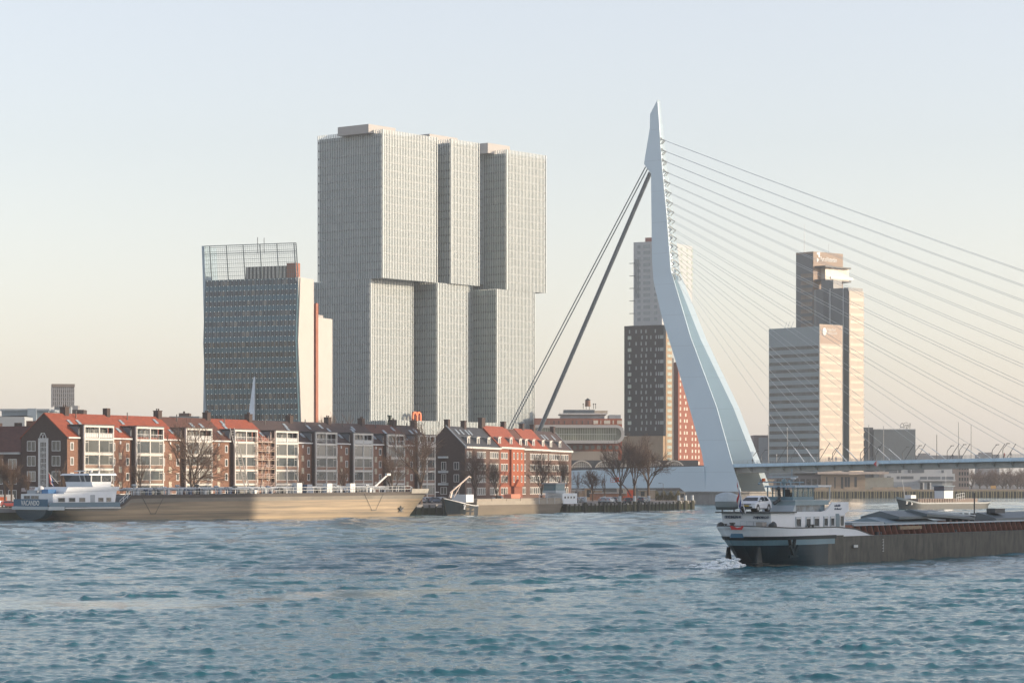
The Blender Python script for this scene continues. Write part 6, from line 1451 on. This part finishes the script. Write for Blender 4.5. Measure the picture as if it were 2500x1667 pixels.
# ------------------------------------------------------------------ cars
def car_mesh(parent, paint, L=3.97, W=1.68, Hh=1.46):
    """hatchback: x forward"""
    h2 = L / 2; prof = [(-h2, .32), (-h2 - .02, .75), (-h2 + .12, 1.0), (-h2 + .35, 1.25), (-h2 + .62, Hh - .04), (-.6, Hh), (.25, Hh - .03), (.62, Hh - .16), (1.18, .98), (h2 - .32, .82), (h2 - .03, .62), (h2, .34)]
    b = MB(); n = len(prof)
    def ring(y, s, zs=1.0): return [(x, y, z) for x, z in prof]
    ys = [-W / 2, -W / 2 + .12]
    tw = lambda z: W / 2 - (.0 if z < .95 else (z - .95) * .42)
    R1 = [(x, -tw(z), z) for x, z in prof]; R2 = [(x, tw(z), z) for x, z in prof]
    b.v += R1 + R2; b.f.append(tuple(range(n))[::-1]); b.f.append(tuple(range(n, 2 * n)))
    for i in range(n - 1): b.f.append((i, i + 1, n + i + 1, n + i))
    b.f.append((n - 1, 0, n, 2 * n - 1)); b.m += [0] * (n + 2)
    bo = b.build('body', paint, parent)
    g = MB(); y = tw(1.2)
    for s in (-1, 1):
        f = lambda x, z: (x, s * (tw(z) + .008), z)
        q = [f(-h2 + .62, 1.0), f(.98, .98), f(.58, Hh - .2), f(.2, Hh - .1), f(-h2 + .85, Hh - .12)]
        g.add(q, [(0, 1, 2, 3, 4) if s < 0 else (4, 3, 2, 1, 0)])
    g.build('side_windows', PANE_DARK, parent)
    w_ = MB(); w_.add([(1.16, -tw(1) + .08, 1.0), (1.16, tw(1) - .08, 1.0), (.66, tw(1.3) - .08, Hh - .17), (.66, -tw(1.3) + .08, Hh - .17)], [(0, 1, 2, 3)])
    w_.v = [(x + .02, y_, z + .02) for x, y_, z in w_.v]; w_.build('windscreen', PANE_DARK, parent)
    w_ = MB(); w_.add([(-h2 + .10, -.6, .98), (-h2 + .10, .6, .98), (-h2 + .46, .55, Hh - .15), (-h2 + .46, -.55, Hh - .15)], [(3, 2, 1, 0)]); w_.v = [(x - .03, y_, z) for x, y_, z in w_.v]; w_.build('rear_window', PANE_DARK, parent)
    pl = MB(); 
    for x in (-.35,): 
        for s in (-1, 1): pl.bar((x, s * (tw(1) + .012), 1.0), (x - .02, s * (tw(Hh - .12) + .012), Hh - .1), .02, .07)
    pl.build('door_pillar', paint, parent)
    for x in (-h2 + .68, h2 - .72):
        for s in (-1, 1):
            t = MB().tube((x, s * (W / 2 - .2), .31), (x, s * (W / 2 + .012), .31), .31, .31, 16); to = t.build('wheel', mat('tyre', (.02, .02, .022), .9), parent)
            MB().tube((x, s * (W / 2 + .01), .31), (x, s * (W / 2 + .03), .31), .19, .16, 10).build('rim', STEEL, to)
            MB().tube((x, s * (W / 2 - .3), .34), (x, s * (W / 2 + .004), .34), .38, .38, 16).build('wheel_arch', DARKM, parent)
    for s in (-1, 1): MB().box(h2 - .26, h2 - .02, s * .62 - .16, s * .62 + .16, .62, .76).build('headlight', mat('lamp_glass', (.6, .65, .68), .1, spec=1), parent); MB().box(-h2 - .04, -h2 + .06, s * .66 - .1, s * .66 + .1, .72, .98).build('tail_light', mat('tail_red', (.4, .02, .02), .3), parent)
    MB().box(h2 - .02, h2 + .03, -.55, .55, .36, .5).box(h2 - .16, h2 - .0, -.45, .45, .66, .72).build('grille', DARKM, parent)
    MB().box(h2 + .03, h2 + .045, -.26, .26, .50, .61).build('number_plate', mat('plate_yellow', (.55, .38, .05), .5), parent)
    MB().box(-1.2, 1.2, -W / 2 - .02, W / 2 + .02, .22, .32).build('sill', DARKM, parent)
    for s in (-1, 1): MB().box(.62, .8, s * (W / 2 + .0) - .09, s * (W / 2) + .09, .96, 1.1).build('mirror', paint, parent)
WP = mat('white_car_paint', (.62, .66, .70), .25, spec=.8, var=.02)
pc = ORG4 + bd * 4.5 + Vector((-bd.y, bd.x, 0)) * 3.3
ca = thing('car', 'small white hatchback parked on the stern roof of the passing barge', 'car', (pc.x, pc.y, 5.03), a4 + math.pi + R(7))
car_mesh(ca, WP)
# stern wash
fo = MB(); rf = random.Random(3)
wp_ = [ORG4 + bd * (-.3) + Vector((-bd.y, bd.x, 0)) * 3.4, ORG4 + bd * (-5) + Vector((-bd.y, bd.x, 0)) * 4.2]
for i in range(1500):
    f = rf.random() ** 1.6; c = wp_[0] * (1 - f) + wp_[1] * f; sp = .9 + 2.2 * f; r0 = rf.uniform(.08, .30) * (1 - f * .7)
    p = (c.x + rf.gauss(0, sp * .5), c.y + rf.gauss(0, sp * .5), abs(rf.gauss(.12, .28)) * (1 - f) ** 2 - .03); fo.ball(p, r0, 6, 4, sq=(1.6, 1.6, .55))
o = fo.build('stern_wash', mat('foam', (.72, .78, .80), .8, var=.05), None, True); tag(o, 'white foam churned up behind the stern of the passing barge', 'foam', kind='stuff')
# ------------------------------------------------------------------ unseen flats added right of the view to shade barges, quay and house rows
def flat_block(x0, x1, y0, y1, zt, label):
    r_ = thing('shading_flats', label, 'apartment block', (x0, y0, 0), 0, 'unseen shading flats on the near bank'); W_, L_ = x1 - x0, y1 - y0
    MB().box(0, W_, 0, L_, 3.2, zt).build('wall', BRICK_BROWN, r_)
    MB().box(4, W_ - 4, 6, 14, zt, zt + 2.4).build('plant_room', GREYP, r_)
    f = MB(); k = 0; z = 6
    while z < zt - 2:
        f.box(-.06, 0, 1, L_ - 1, z, z + 1.5); f.box(1, W_ - 1, -.06, 0, z, z + 1.5); z += 3
    f.build('window_bands', PANE_DARK, r_)
    b = MB(); z = 5.4
    while z < zt - 2: b.box(-1.3, -.07, 2, L_ - 2, z, z + .2); z += 3
    b.build('balconies', CONCRETE, r_)
flat_block(226, 250, 192, 292, 58, 'unseen brown flats added on the near bank to shade the passing barge')
flat_block(228, 256, 440, 514, 79, 'unseen tall brown flats added on the near bank to shade the tank barge stern')

flat_block(340, 366, 599, 660, 112, 'unseen very tall flats added on the near bank to shade the long house row')
flat_block(340, 366, 664, 692, 97, 'unseen narrow tall flats added on the near bank to shade the second row')

# ------------------------------------------------------------------ quays
MOSS = mat('mossy_wall', (.035, .050, .024), .9, var=.0, rgb2=(.075, .085, .040), scale=.7, stretch=(1, 1, .5)); PILE = mat('weathered_wood', (.085, .085, .06), .9, var=.3, scale=1.2)
qw = thing('quay_wall', 'low mossy quay wall with dark timber piles and pale cap along the island', 'quay wall', (0, 0, 0))
Q = [Vector((-287, 311, 0)), Vector((-89.5, 536, 0)), Vector((-23.5, 611, 0)), Vector((14.4, 667, 0)), Vector((50.5, 745, 0)), Vector((46, 790, 0)), Vector((34, 860, 0))]
wl = MB(); cp = MB(); npile = 0; psrc = None
for a_, b_ in zip(Q[:-1], Q[1:]):
    t_ = (b_ - a_).normalized(); n_ = Vector((t_.y, -t_.x, 0)); up = Vector((0, 0, 1))
    wl.hexa([a_ - up * 2, b_ - up * 2, b_ - up * 2 + n_ * .5, a_ - up * 2 + n_ * .5], [a_ + up * 1.7, b_ + up * 1.7, b_ + up * 1.7 + n_ * .5, a_ + up * 1.7 + n_ * .5])
    cp.hexa([a_ + up * 1.7, b_ + up * 1.7, b_ + up * 1.7 + n_ * .75, a_ + up * 1.7 + n_ * .75], [a_ + up * 2.5, b_ + up * 2.5, b_ + up * 2.5 + n_ * .75, a_ + up * 2.5 + n_ * .75])
    if a_.y > 600 and a_.y < 740:
        L_ = (b_ - a_).length; k = int(L_ / 2.6)
        for i in range(k):
            p = a_ + t_ * (L_ * (i + .5) / k) + n_ * .95
            if psrc is None: psrc = MB().tube((0, 0, -2), (0, 0, 2.1), .2, .2, 8).build('pile', PILE, qw); psrc.location = p
            else: inst(psrc, qw, p, scl=(1, 1, 1 if i % 2 else 1.12))
wl.build('wall', MOSS, qw); cp.build('cap', CONCRETE, qw)
def on_line(px, off=0.0):
    for a_, b_ in zip(Q[1:-1], Q[2:]):
        t_ = (b_ - a_); L_ = t_.length; t_ = t_ / L_; s_ = solve_t(a_.x, a_.y, (t_.x, t_.y), px, off)
        if -1 <= s_ <= L_ + 1: return a_ + t_ * s_ + Vector((-t_.y, t_.x, 0)) * off
    return Vector(((px - CX) / F * 700, 700, 0))
for i, px in enumerate((1205, 1382, 1429, 1475, 1513, 1549, 1560, 1584, 1657, 1673, 1690)):
    p = on_line(px, -1.4); o = thing('mooring_post', 'thick timber mooring post with a white cap at the quay edge, %s from the left' % ORDS[i], 'mooring post', tuple(p), 0, 'white-capped mooring posts along the quay')
    MB().tube((0, 0, -2), (0, 0, 2.6), .42, .38, 10).build('post', PILE, o); MB().tube((0, 0, 2.6), (0, 0, 4.0), .44, .40, 10).build('white_cap', mat('cap_white', (.42, .46, .48), .6), o)
fq = thing('far_quay', 'long sunlit quay with a row of pale timber piles on the far bank, right', 'quay wall', (0, 1288, 0))
MB().box(125, 700, -.9, 0, -2, 2.9).build('wall', mat('far_quay_dark', (.10, .095, .075), .9, var=.3), fq)
MB().box(124.5, 700, -1.6, 0, 2.9, 4.0).build('cap', mat('sunlit_cap', (.36, .28, .20), .8, var=.2, scale=.5), fq)
s_ = None
for i in range(96):
    x = 126 + i * 1.35 + (.4 if i % 3 == 0 else 0)
    if s_ is None: s_ = MB().box(-.22, .22, -2.0, -1.4, -2, 3.4).build('pile', mat('pale_pile', (.30, .26, .15), .9, var=.3), fq); s_.location = (x, 0, 0)
    else: inst(s_, fq, (x, 0, 0))
for i, (px, w_, z, c) in enumerate(((1990, 6, 1.2, 'sunlit_cap'), (2060, 9, 1.5, 'sunlit_cap'), (2130, 12, 1.4, 'sunlit_cap'), (2190, 7, 1.6, 'sunlit_cap'))):
    x = (px - CX) / F * 1290; o = MB().box(0, w_, 0, 2.4, 0, z * .7).box(.3, w_ - .3, .2, 2.2, z * .7, z).build('quay_crate', mat('sunlit_cap', (.36, .28, .20))); o.location = (x, 1290, 3.6)
    tag(o, 'low pale stack on the far quay, %s from the left' % ORDS[i], 'crate', 'pale stacks on the far quay')
for i, px in enumerate((2247, 2264)):
    x = (px - CX) / F * 1291; o = thing('quay_booth', ('left' if i == 0 else 'right') + ' one of two narrow upright booths with sunlit side on the far quay', 'booth', (x, 1291, 3.6), 0, 'booths on the far quay')
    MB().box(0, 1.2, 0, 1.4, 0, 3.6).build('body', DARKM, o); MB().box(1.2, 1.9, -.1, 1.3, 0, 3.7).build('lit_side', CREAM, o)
x = (2425 - CX) / F * 1310; o = thing('billboard', 'small orange-yellow board on posts before the hazy trees, far right', 'sign', (x, 1310, 3.6)); MB().box(-1.3, 1.3, -.1, .1, .7, 2.2).build('board', mat('ochre_board', (.55, .33, .12), .6), o)
for dx in (-1, 1): MB().box(dx - .08, dx + .08, -.05, .05, 0, .7).build('post', DARKM, o)

# ------------------------------------------------------------------ bare winter trees
def branch(mt, mc, p, d, L, r, lev, maxl, rg, spread, up):
    n = 3 if lev < 3 else 2; pts = [p]
    for i in range(n):
        d = (d + Vector((rg.gauss(0, .16), rg.gauss(0, .16), rg.gauss(0, .10) + up * (.12 if lev < 3 else .05)))).normalized(); q = pts[-1] + d * (L / n)
        (mt if lev < 3 else mc).tube(pts[-1], q, max(.014, r * (1 - .2 * i / n)), max(.012, r * (1 - .2 * (i + 1) / n)), 6 if lev < 3 else 3); pts.append(q)
    if lev >= maxl: return
    k = (3, 4, 4, 5, 5, 5)[min(5, lev)] if rg.random() < .8 else 3
    for i in range(k):
        f = 1.0 if i == 0 else rg.uniform(.3, 1.0); g = f * n; a_ = min(n - 1, int(g)); b = pts[a_] + (pts[a_ + 1] - pts[a_]) * (g - a_)
        ax = Vector((rg.gauss(0, 1), rg.gauss(0, 1), rg.gauss(0, .5))); ax = (ax - d * ax.dot(d))
        if ax.length < .01: continue
        ax.normalize(); s = spread * (.35 if i == 0 else rg.uniform(.55, 1.2))
        branch(mt, mc, b, (d + ax * s).normalized(), L * rg.uniform(.58, .80), r * (.70 if i == 0 else .52), lev + 1, maxl, rg, spread, up)
def bare_tree(name, label, px, D, ytop, seed, width=1.0, z0=GZ, maxl=5, trunk=.24, spread=.75, up=.6, lean=0, group=None, cat='tree', rad=1.0, wpx=None):
    rg = random.Random(seed); Ht = zat(ytop, D) - z0; root = thing(name, label, cat, ((px - CX) / F * D, D, z0), 0, group)
    mt, mc = MB(), MB(); th = Ht * trunk; r = Ht * .0185 * rad; p0 = Vector((0, 0, -.3)); p1 = Vector((lean * .3, 0, th))
    mt.tube(p0, p0 + Vector((0, 0, .8)), r * 1.5, r * 1.1, 8); mt.tube(p0 + Vector((0, 0, .7)), p1, r * 1.1, r * .9, 8)
    k = 6 if maxl > 3 else 4; L0 = (Ht - th) * .34
    for i in range(k):
        a_ = 2 * math.pi * (i + rg.random() * .5) / k; s = spread * (0.15 if i == 0 else 1) * width
        branch(mt, mc, p1 - Vector((0, 0, th * .12 * (i % 3))), Vector((math.cos(a_) * s, math.sin(a_) * s, 1)).normalized(), L0 * rg.uniform(.85, 1.1), r * .5, 1, maxl, rg, spread * .95, up)
    # fit the crown to the wanted height and width
    zm_ = max(v[2] for v in mc.v); k_ = (Ht - th) / max(.1, zm_ - th); xs_ = sorted(abs(v[0]) for v in mc.v); kx = 1.0
    if wpx: kx = min(1.6, max(.6, wpx / F * D / 2 / xs_[int(len(xs_) * .97)]))
    fx = lambda v: (v[0] * (1 + (kx - 1) * min(1, max(0, (v[2] - th * .8) / 2))), v[1] * (1 + (kx - 1) * min(1, max(0, (v[2] - th * .8) / 2))), v[2] if v[2] < th else th + (v[2] - th) * k_)
    for m_ in (mt, mc): m_.v = [fx(v) for v in m_.v]
    mt.build('trunk', BARK, root); mc.build('crown', TWIG, root)
    return root
bare_tree('bare_tree', 'wide bare tree before the brown roofed house in the long row', 470, 583, 1012, 11, 1.25, trunk=.22, spread=.85, up=.4, maxl=5, wpx=138)
bare_tree('bare_tree', 'tallest bare tree, standing at the bow of the long moored barge', 1027, 640, 1008, 23, 1.15, trunk=.24, spread=.75, maxl=5, wpx=128)
bare_tree('bare_tree', 'small dense brownish tree beside the crane on the long barge', 958, 632, 1092, 31, .9, trunk=.2, spread=.6, maxl=5, wpx=62)
bare_tree('bare_tree', 'bare tree before the slate roofed house, behind the crane arm of the small barge', 1160, 668, 1090, 37, 1.1, trunk=.25, wpx=72)
bare_tree('bare_tree', 'left one of the three big bare trees by the tip of the quay', 1515, 730, 1058, 41, 1.0, trunk=.28, maxl=5, wpx=92, group='three big trees on the quay tip')
bare_tree('bare_tree', 'middle one of the three big bare trees by the tip of the quay', 1549, 738, 1052, 43, .95, trunk=.26, maxl=5, wpx=80, group='three big trees on the quay tip')
bare_tree('bare_tree', 'right one of the three big bare trees by the tip of the quay', 1583, 735, 1056, 47, 1.1, trunk=.28, maxl=5, wpx=100, group='three big trees on the quay tip')
bare_tree('young_tree', 'young dark tree against the blue girder, left of the orange lift', 1447, 735, 1138, 53, .9, trunk=.26, maxl=5, spread=.7, wpx=52)
bare_tree('young_tree', 'thin young tree between the young dark tree and the big trio', 1476, 735, 1150, 59, .6, trunk=.3, maxl=3, spread=.5)
bare_tree('young_tree', 'slim bare tree at the right end of the second house row', 1411, 725, 1150, 61, .6, trunk=.3, maxl=3, spread=.5)
for i, (px, yt, lab) in enumerate(((1322, 1098, 'bare tree before the orange and brown town houses, left of two'), (1375, 1100, 'bare tree before the right end of the second row, right of two'), (1213, 1120, 'thin bare tree before the porch of the orange brick house'))):
    bare_tree('street_tree', lab, px, 700, yt, 71 + i, .9, trunk=.22, maxl=5, spread=.65, wpx=60)
for i, (px, yt, lab) in enumerate(((12, 1092, 'bushy brown birch at the left edge of the photo'), (68, 1145, 'thin pale sapling before the dark gable end'), (150, 1112, 'thin brown tree just right of the ensign before the gable corner'), (342, 1105, 'very thin sapling before the second white bay'), (735, 1140, 'small leafless shrub before the dark roofed houses, left'), (838, 1118, 'thin sapling before the seventh house of the long row'), (28, 1120, 'second brown birch at the left edge, a little lower'))):
    bare_tree('sapling', lab, px, 552 if px < 200 else 560 + px * .06, yt, 81 + i, .5 if px > 40 else .8, trunk=.3, maxl=4 if px > 40 else 5, spread=.5, wpx=26 if px > 40 else 44)
for i, (px, yt, lab) in enumerate(((790, 1012, 'hazy bare tree above the dark roofs beside the white slab'), (822, 1004, 'second hazy bare tree above the dark roofs'), (852, 1008, 'third hazy bare tree above the dark roofs'))):
    bare_tree('distant_tree', lab, px, 965, yt, 91 + i, 1.3, z0=FZ, trunk=.3, maxl=5, spread=.9, wpx=70, group='hazy trees behind the long row')
src = None
woods = [(2372, 1142), (2392, 1139), (2410, 1143), (2430, 1137), (2448, 1141), (2466, 1136), (2484, 1140), (2500, 1138), (2518, 1141), (2420, 1152), (2456, 1150), (2492, 1151)]
for i, (px, yt) in enumerate(woods):
    D = 1520 + (i % 3) * 50
    r_ = bare_tree('hazy_tree', 'hazy bare tree in the wood behind the far quay at right, %s from the left' % ORDS[i], px, D, yt, 111 + i % 4, 1.4, z0=FZ, trunk=.1, maxl=5, spread=1.0, group='hazy wood at the far right', rad=1.8, wpx=46)
# conifer above the roofs
cf = thing('conifer', 'small dark evergreen showing above the dark roofs of the long row', 'tree', ((951 - CX) / F * 730, 730, GZ)); ht = zat(1014, 730) - GZ
MB().tube((0, 0, 0), (0, 0, ht), .25, .05).build('trunk', BARK, cf); lf = MB(); rg = random.Random(5)
for i in range(2600):
    f = rg.random() ** .8; z = ht * (.55 + .45 * f); rr_ = (1 - f) * 1.2 + .35; a_ = rg.random() * 6.28; q = rg.random() ** .5 * rr_ * (1 + .3 * math.sin(z * 3))
    p = Vector((q * math.cos(a_), q * math.sin(a_), z)); d_ = Vector((rg.gauss(0, 1), rg.gauss(0, 1), rg.gauss(0, .5))).normalized() * .28; e_ = d_.orthogonal().normalized() * .12
    lf.add([p - e_, p + d_, p + e_], [(0, 1, 2)])
lf.build('crown', mat('evergreen', (.020, .045, .022), .8, var=.3), cf)
# low hedge and shrubs at the tip
hd = MB(); rg = random.Random(9)
for i in range(5200):
    f = rg.random(); px = 1600 + 60 * f; D = 762 + rg.random() * 4; z = GZ + rg.random() ** .7 * (2.0 + .7 * math.sin(px * .35))
    p = Vector(((px - CX) / F * D, D, z)); d_ = Vector((rg.gauss(0, 1), rg.gauss(0, 1), rg.gauss(0, 1))).normalized() * .22; e_ = d_.orthogonal().normalized() * .12; hd.add([p - e_, p + d_, p + e_], [(0, 1, 2)])
o = hd.build('hedge', mat('hedge_leaves', (.09, .085, .04), .8, var=.35)); tag(o, 'ragged olive hedge behind the tip of the quay', 'hedge', kind='stuff')

# ------------------------------------------------------------------ parked cars
paints = [('silver', (.32, .34, .36)), ('dark', (.03, .035, .04)), ('blue', (.05, .09, .15)), ('white', (.5, .52, .54)), ('red', (.25, .03, .02)), ('grey', (.12, .13, .14))]
protos = {}
spots = [(1003, 1226, 0), (1012, 1227, 0), (1024, 1226, 1), (1037, 1227, 3), (1050, 1226, 0), (1063, 1227, 2), (1078, 1226, 3), (1371, 1227, 1), (1383, 1228, 2), (1396, 1228, 0), (1409, 1227, 1), (1423, 1226, 3), (1470, 1227, 0), (1488, 1227, 3), (1501, 1226, 5), (1531, 1228, 1), (1570, 1226, 5), (8, 1226, 3), (22, 1224, 4), (1110, 1222, 1), (1220, 1222, 5), (1265, 1222, 0)]
clab = {}
for i, (px, py, c) in enumerate(spots):
    D = (H - GZ) * F / (py - YH); pos = ((px - CX) / F * D, D, GZ)
    if px < 60: pos = ((px - CX) / F * 552, 552, GZ)
    cn, rgb = paints[c]; mm = mat('paint_' + cn, rgb, .3, spec=.8, var=.04)
    rot = R(20 + (i * 37) % 60) if px < 1100 else R(60 + (i * 53) % 40)
    if c not in protos:
        o = thing('parked_car', '', 'car', pos, rot, 'cars parked on the island quay'); car_mesh(o, mm); protos[c] = o
    else: o = copy_tree(protos[c]); o.location = pos; o.rotation_euler = (0, 0, rot)
    zone = 'at the left edge before the dark gable' if px < 60 else ('between the tallest bare tree and the small barge' if px < 1100 else ('before the second row of houses' if px < 1300 else ('just right of the second row of houses' if px < 1440 else 'near the three big trees on the quay')))
    k_ = (zone,); clab[k_] = clab.get(k_, 0) + 1
    o['label'] = '%s parked car %s, %s from left' % (cn, zone, ORDS[clab[k_] - 1])
# white van at the left edge, sunlight on its side painted as an orange patch
vn = thing('delivery_van', 'white van with sunlight painted orange on its side, left edge behind the barge stern', 'van', ((14 - CX) / F * 556, 556, GZ), R(10))
MB().box(-2.6, 1.6, -1, 1, .5, 2.7).extr([(1.6, -1, .5), (2.7, -1, .5), (2.6, -1, 1.2), (2.1, -1, 1.4), (1.6, -1, 2.3)], (0, 2, 0)).build('body', WHITE, vn)
MB().box(-1.2, .2, -1.04, -1, 1.4, 2.2).build('sunlit_patch', mat('orange_paint', (.75, .16, .04)), vn)
for x in (-1.7, 1.5):
    for s in (-1, 1): MB().tube((x, s * .8, .36), (x, s * 1.03, .36), .36, .36, 12).build('wheel', mat('tyre', (.02, .02, .022)), vn)

# ------------------------------------------------------------------ scaffold, ladder lift and cherry picker
def fac(px, l): 
    t_ = solve_t(A1[0], A1[1], (d1.x, d1.y), px, l); return t_
xa, xb = fac(621, -1.2), fac(667, -1.2)
sc = thing('scaffolding', 'pale tube scaffolding on the brick stairwell wall in the middle of the long row', 'scaffolding', (A1[0] + d1.x * xa, A1[1] + d1.y * xa, 0), ang1)
Ls = xb - xa; SCM = mat('scaffold_pink', (.48, .36, .31), .6); so = MB()
for x in (0, Ls / 3, 2 * Ls / 3, Ls):
    for y in (-1.6, -.5): so.tube((x, y, GZ), (x, y, 19.6 if x in (0, Ls) else 18.6), .07)
so.build('uprights', SCM, sc); zl = 4.4; k = 0
while zl < 18.8:
    MB().box(-.1, Ls + .1, -1.65, -.45, zl, zl + .14).build('platform', mat('scaffold_board', (.42, .33, .25), .8), sc)
    ra = MB()
    for q in (.5, 1.0): ra.tube((0, -1.62, zl + q), (Ls, -1.62, zl + q), .05)
    for j in range(4): x = Ls * j / 4; ra.tube((x, -1.62, zl + (0 if j % 2 else 1)), (x + Ls / 4, -1.62, zl + (1 if j % 2 else 0)), .05)
    ra.build('guard_rail', SCM, sc)
    zl += 2.1; k += 1
ra = MB(); ra.bar((Ls * .2, -1.1, 4.5), (Ls * .7, -1.1, 12.8), .5, .08); ra.bar((Ls * .7, -1.1, 12.8), (Ls * .3, -1.1, 18.6), .5, .08); ra.build('ladder', SCM, sc)
tL = fac(565, -1.4); top = Vector((A1[0], A1[1], 0)) + d1 * tL + Vector((.877, -.48, 0)) * 1.6; top.z = zat(1045, top.y); 
D_b = top.y - 14; base = Vector(((611 - CX) / F * D_b, D_b, GZ + .9))
ll = thing('ladder_lift', 'long slanting aluminium ladder lift leaning up to the fourth white bay', 'ladder lift', tuple(base)); dv = top - base; sd = dv.cross(Vector((0, 0, 1))).normalized() * .5; dn = dv.normalized()
lb = MB(); 
for s in (-1, 1): lb.bar(sd * s, dv + sd * s, .14, .2); lb.bar(sd * s + Vector((0, 0, .55)), dv * .75 + sd * s + Vector((0, 0, .55)), .08, .1)
n = int(dv.length / .8)
for i in range(n): lb.bar(dv * (i / n) - sd, dv * (i / n) + sd, .1, .1)
lb.build('rails', mat('aluminium_light', (.5, .48, .43), .4, .3), ll); MB().box(-1.4, 1.4, -.8, .8, -.75, .3).build('trailer', mat('trailer_yellow', (.36, .27, .12), .6), ll)
for x in (-.8, .8): MB().tube((x, -1, -.55), (x, -.8, -.55), .35, .35, 10).build('wheel', mat('tyre', (.02, .02, .022)), ll)
OR = mat('machine_orange', (.55, .085, .03), .5, var=.05)
D = 742; X_ = lambda px: (px - CX) / F * D
cp = thing('cherry_picker', 'red-orange boom lift with raised basket before the blue girder, left of the big trees', 'boom lift', (X_(1532), D, GZ))
MB().box(-1.2, 1.4, -.9, .9, .5, 1.3).build('chassis', OR, cp)
for x in (-.9, 1.0): MB().tube((x, -1.1, .45), (x, -.85, .45), .45, .45, 12).build('wheel', mat('tyre', (.02, .02, .022)), cp)
bx_, bz_ = X_(1503) - X_(1532), zat(1176, D) - GZ; MB().bar((1.0, 0, 1.3), (-.2, 0, 3.4), .3, .4).bar((-.2, 0, 3.4), (bx_ + .6, 0, bz_ + .5), .22, .3).build('boom', mat('boom_dark', (.09, .05, .05), .6), cp)
bk_ = MB(); rail(bk_, [(bx_ - 1.4, -.5, bz_), (bx_ + .5, -.5, bz_), (bx_ + .5, .5, bz_), (bx_ - 1.4, .5, bz_), (bx_ - 1.4, -.5, bz_)], 1.1, .6, .05); bk_.box(bx_ - 1.4, bx_ + .5, -.5, .5, bz_ - .1, bz_); bk_.box(bx_ - .2, bx_ + .9, -.4, .4, bz_, bz_ + 1.3); bk_.build('basket', OR, cp)
oc = thing('orange_container', 'bright orange container on wheels behind the trunk of the middle big tree', 'container', (X_(1542), D + 3, GZ)); MB().box(-1.1, 1.1, -1, 1, 1.0, 2.9).box(-1.15, 1.15, -1.05, 1.05, 2.9, 3.05).build('box', OR, oc)
for x in (-.7, .7): MB().tube((x, -1.1, .5), (x, -.8, .5), .5, .5, 12).build('wheel', mat('tyre', (.02, .02, .022)), oc)
# low walls and sheds under the girder
for i, (p0, p1, y0, D, c, nm, lab) in enumerate(((1398, 1470, 1197, 800, 'shed_tan', 'shed', 'low tan shed under the left half of the blue girder'), (1428, 1446, 1192, 790, 'sunlit_cap', 'hut', 'small sunlit hut before the low tan shed'), (1507, 1545, 1192, 860, 'pale_tan_panels', 'shed', 'pale box shed behind the left big tree'), (1560, 1600, 1196, 850, 'shed_tan', 'shed', 'low tan shed between the two right big trees'), (1655, 1673, 1201, 770, 'pale_tan_panels', 'hut', 'small rounded sunlit hut near the tip of the quay'), (1440, 1530, 1204, 770, 'brick_low', 'garden_wall', 'low reddish wall behind the parked cars near the big trees'))):
    r_ = thing(nm, lab, nm.replace('_', ' '), ((p0 - CX) / F * D, D, GZ)); L_ = (p1 - p0) / F * D; zt = zat(y0, D) - GZ
    mm = mat(c, (.26, .21, .16) if c == 'shed_tan' else (.22, .12, .08), .8, var=.3, scale=.8)
    b = MB().box(0, L_, 0, 4 if nm != 'garden_wall' else .4, 0, zt).build('wall', mm, r_)
    MB().box(-.2, L_ + .2, -.2, (4.2 if nm != 'garden_wall' else .6), zt, zt + .15).build('roof', GREYP, r_)
    if nm != 'garden_wall':
        for k in range(max(1, int(L_ / 3))): MB().box(k * 3 + .6, k * 3 + 1.8, -.04, 0, .8, zt - .4).build('window', PANE_DARK, r_)
for i, (px, yt) in enumerate(((1407, 1182), (1478, 1184), (1619, 1180), (1555, 1185))):
    D = 735; h_ = zat(yt, D) - GZ; o = thing('quay_lamp', 'thin quay street lamp against the blue girder, %s from the left' % ['first', 'second', 'fourth', 'third'][i], 'street lamp', ((px - CX) / F * D, D, GZ), 0, 'thin lamps on the island quay')
    MB().tube((0, 0, 0), (0, 0, h_), .07, .05).tube((0, 0, h_), (-.7, 0, h_ + .05), .04).build('post', DARKM, o); MB().box(-1.3, -.6, -.12, .12, h_, h_ + .12).build('lamp_head', DARKM, o)
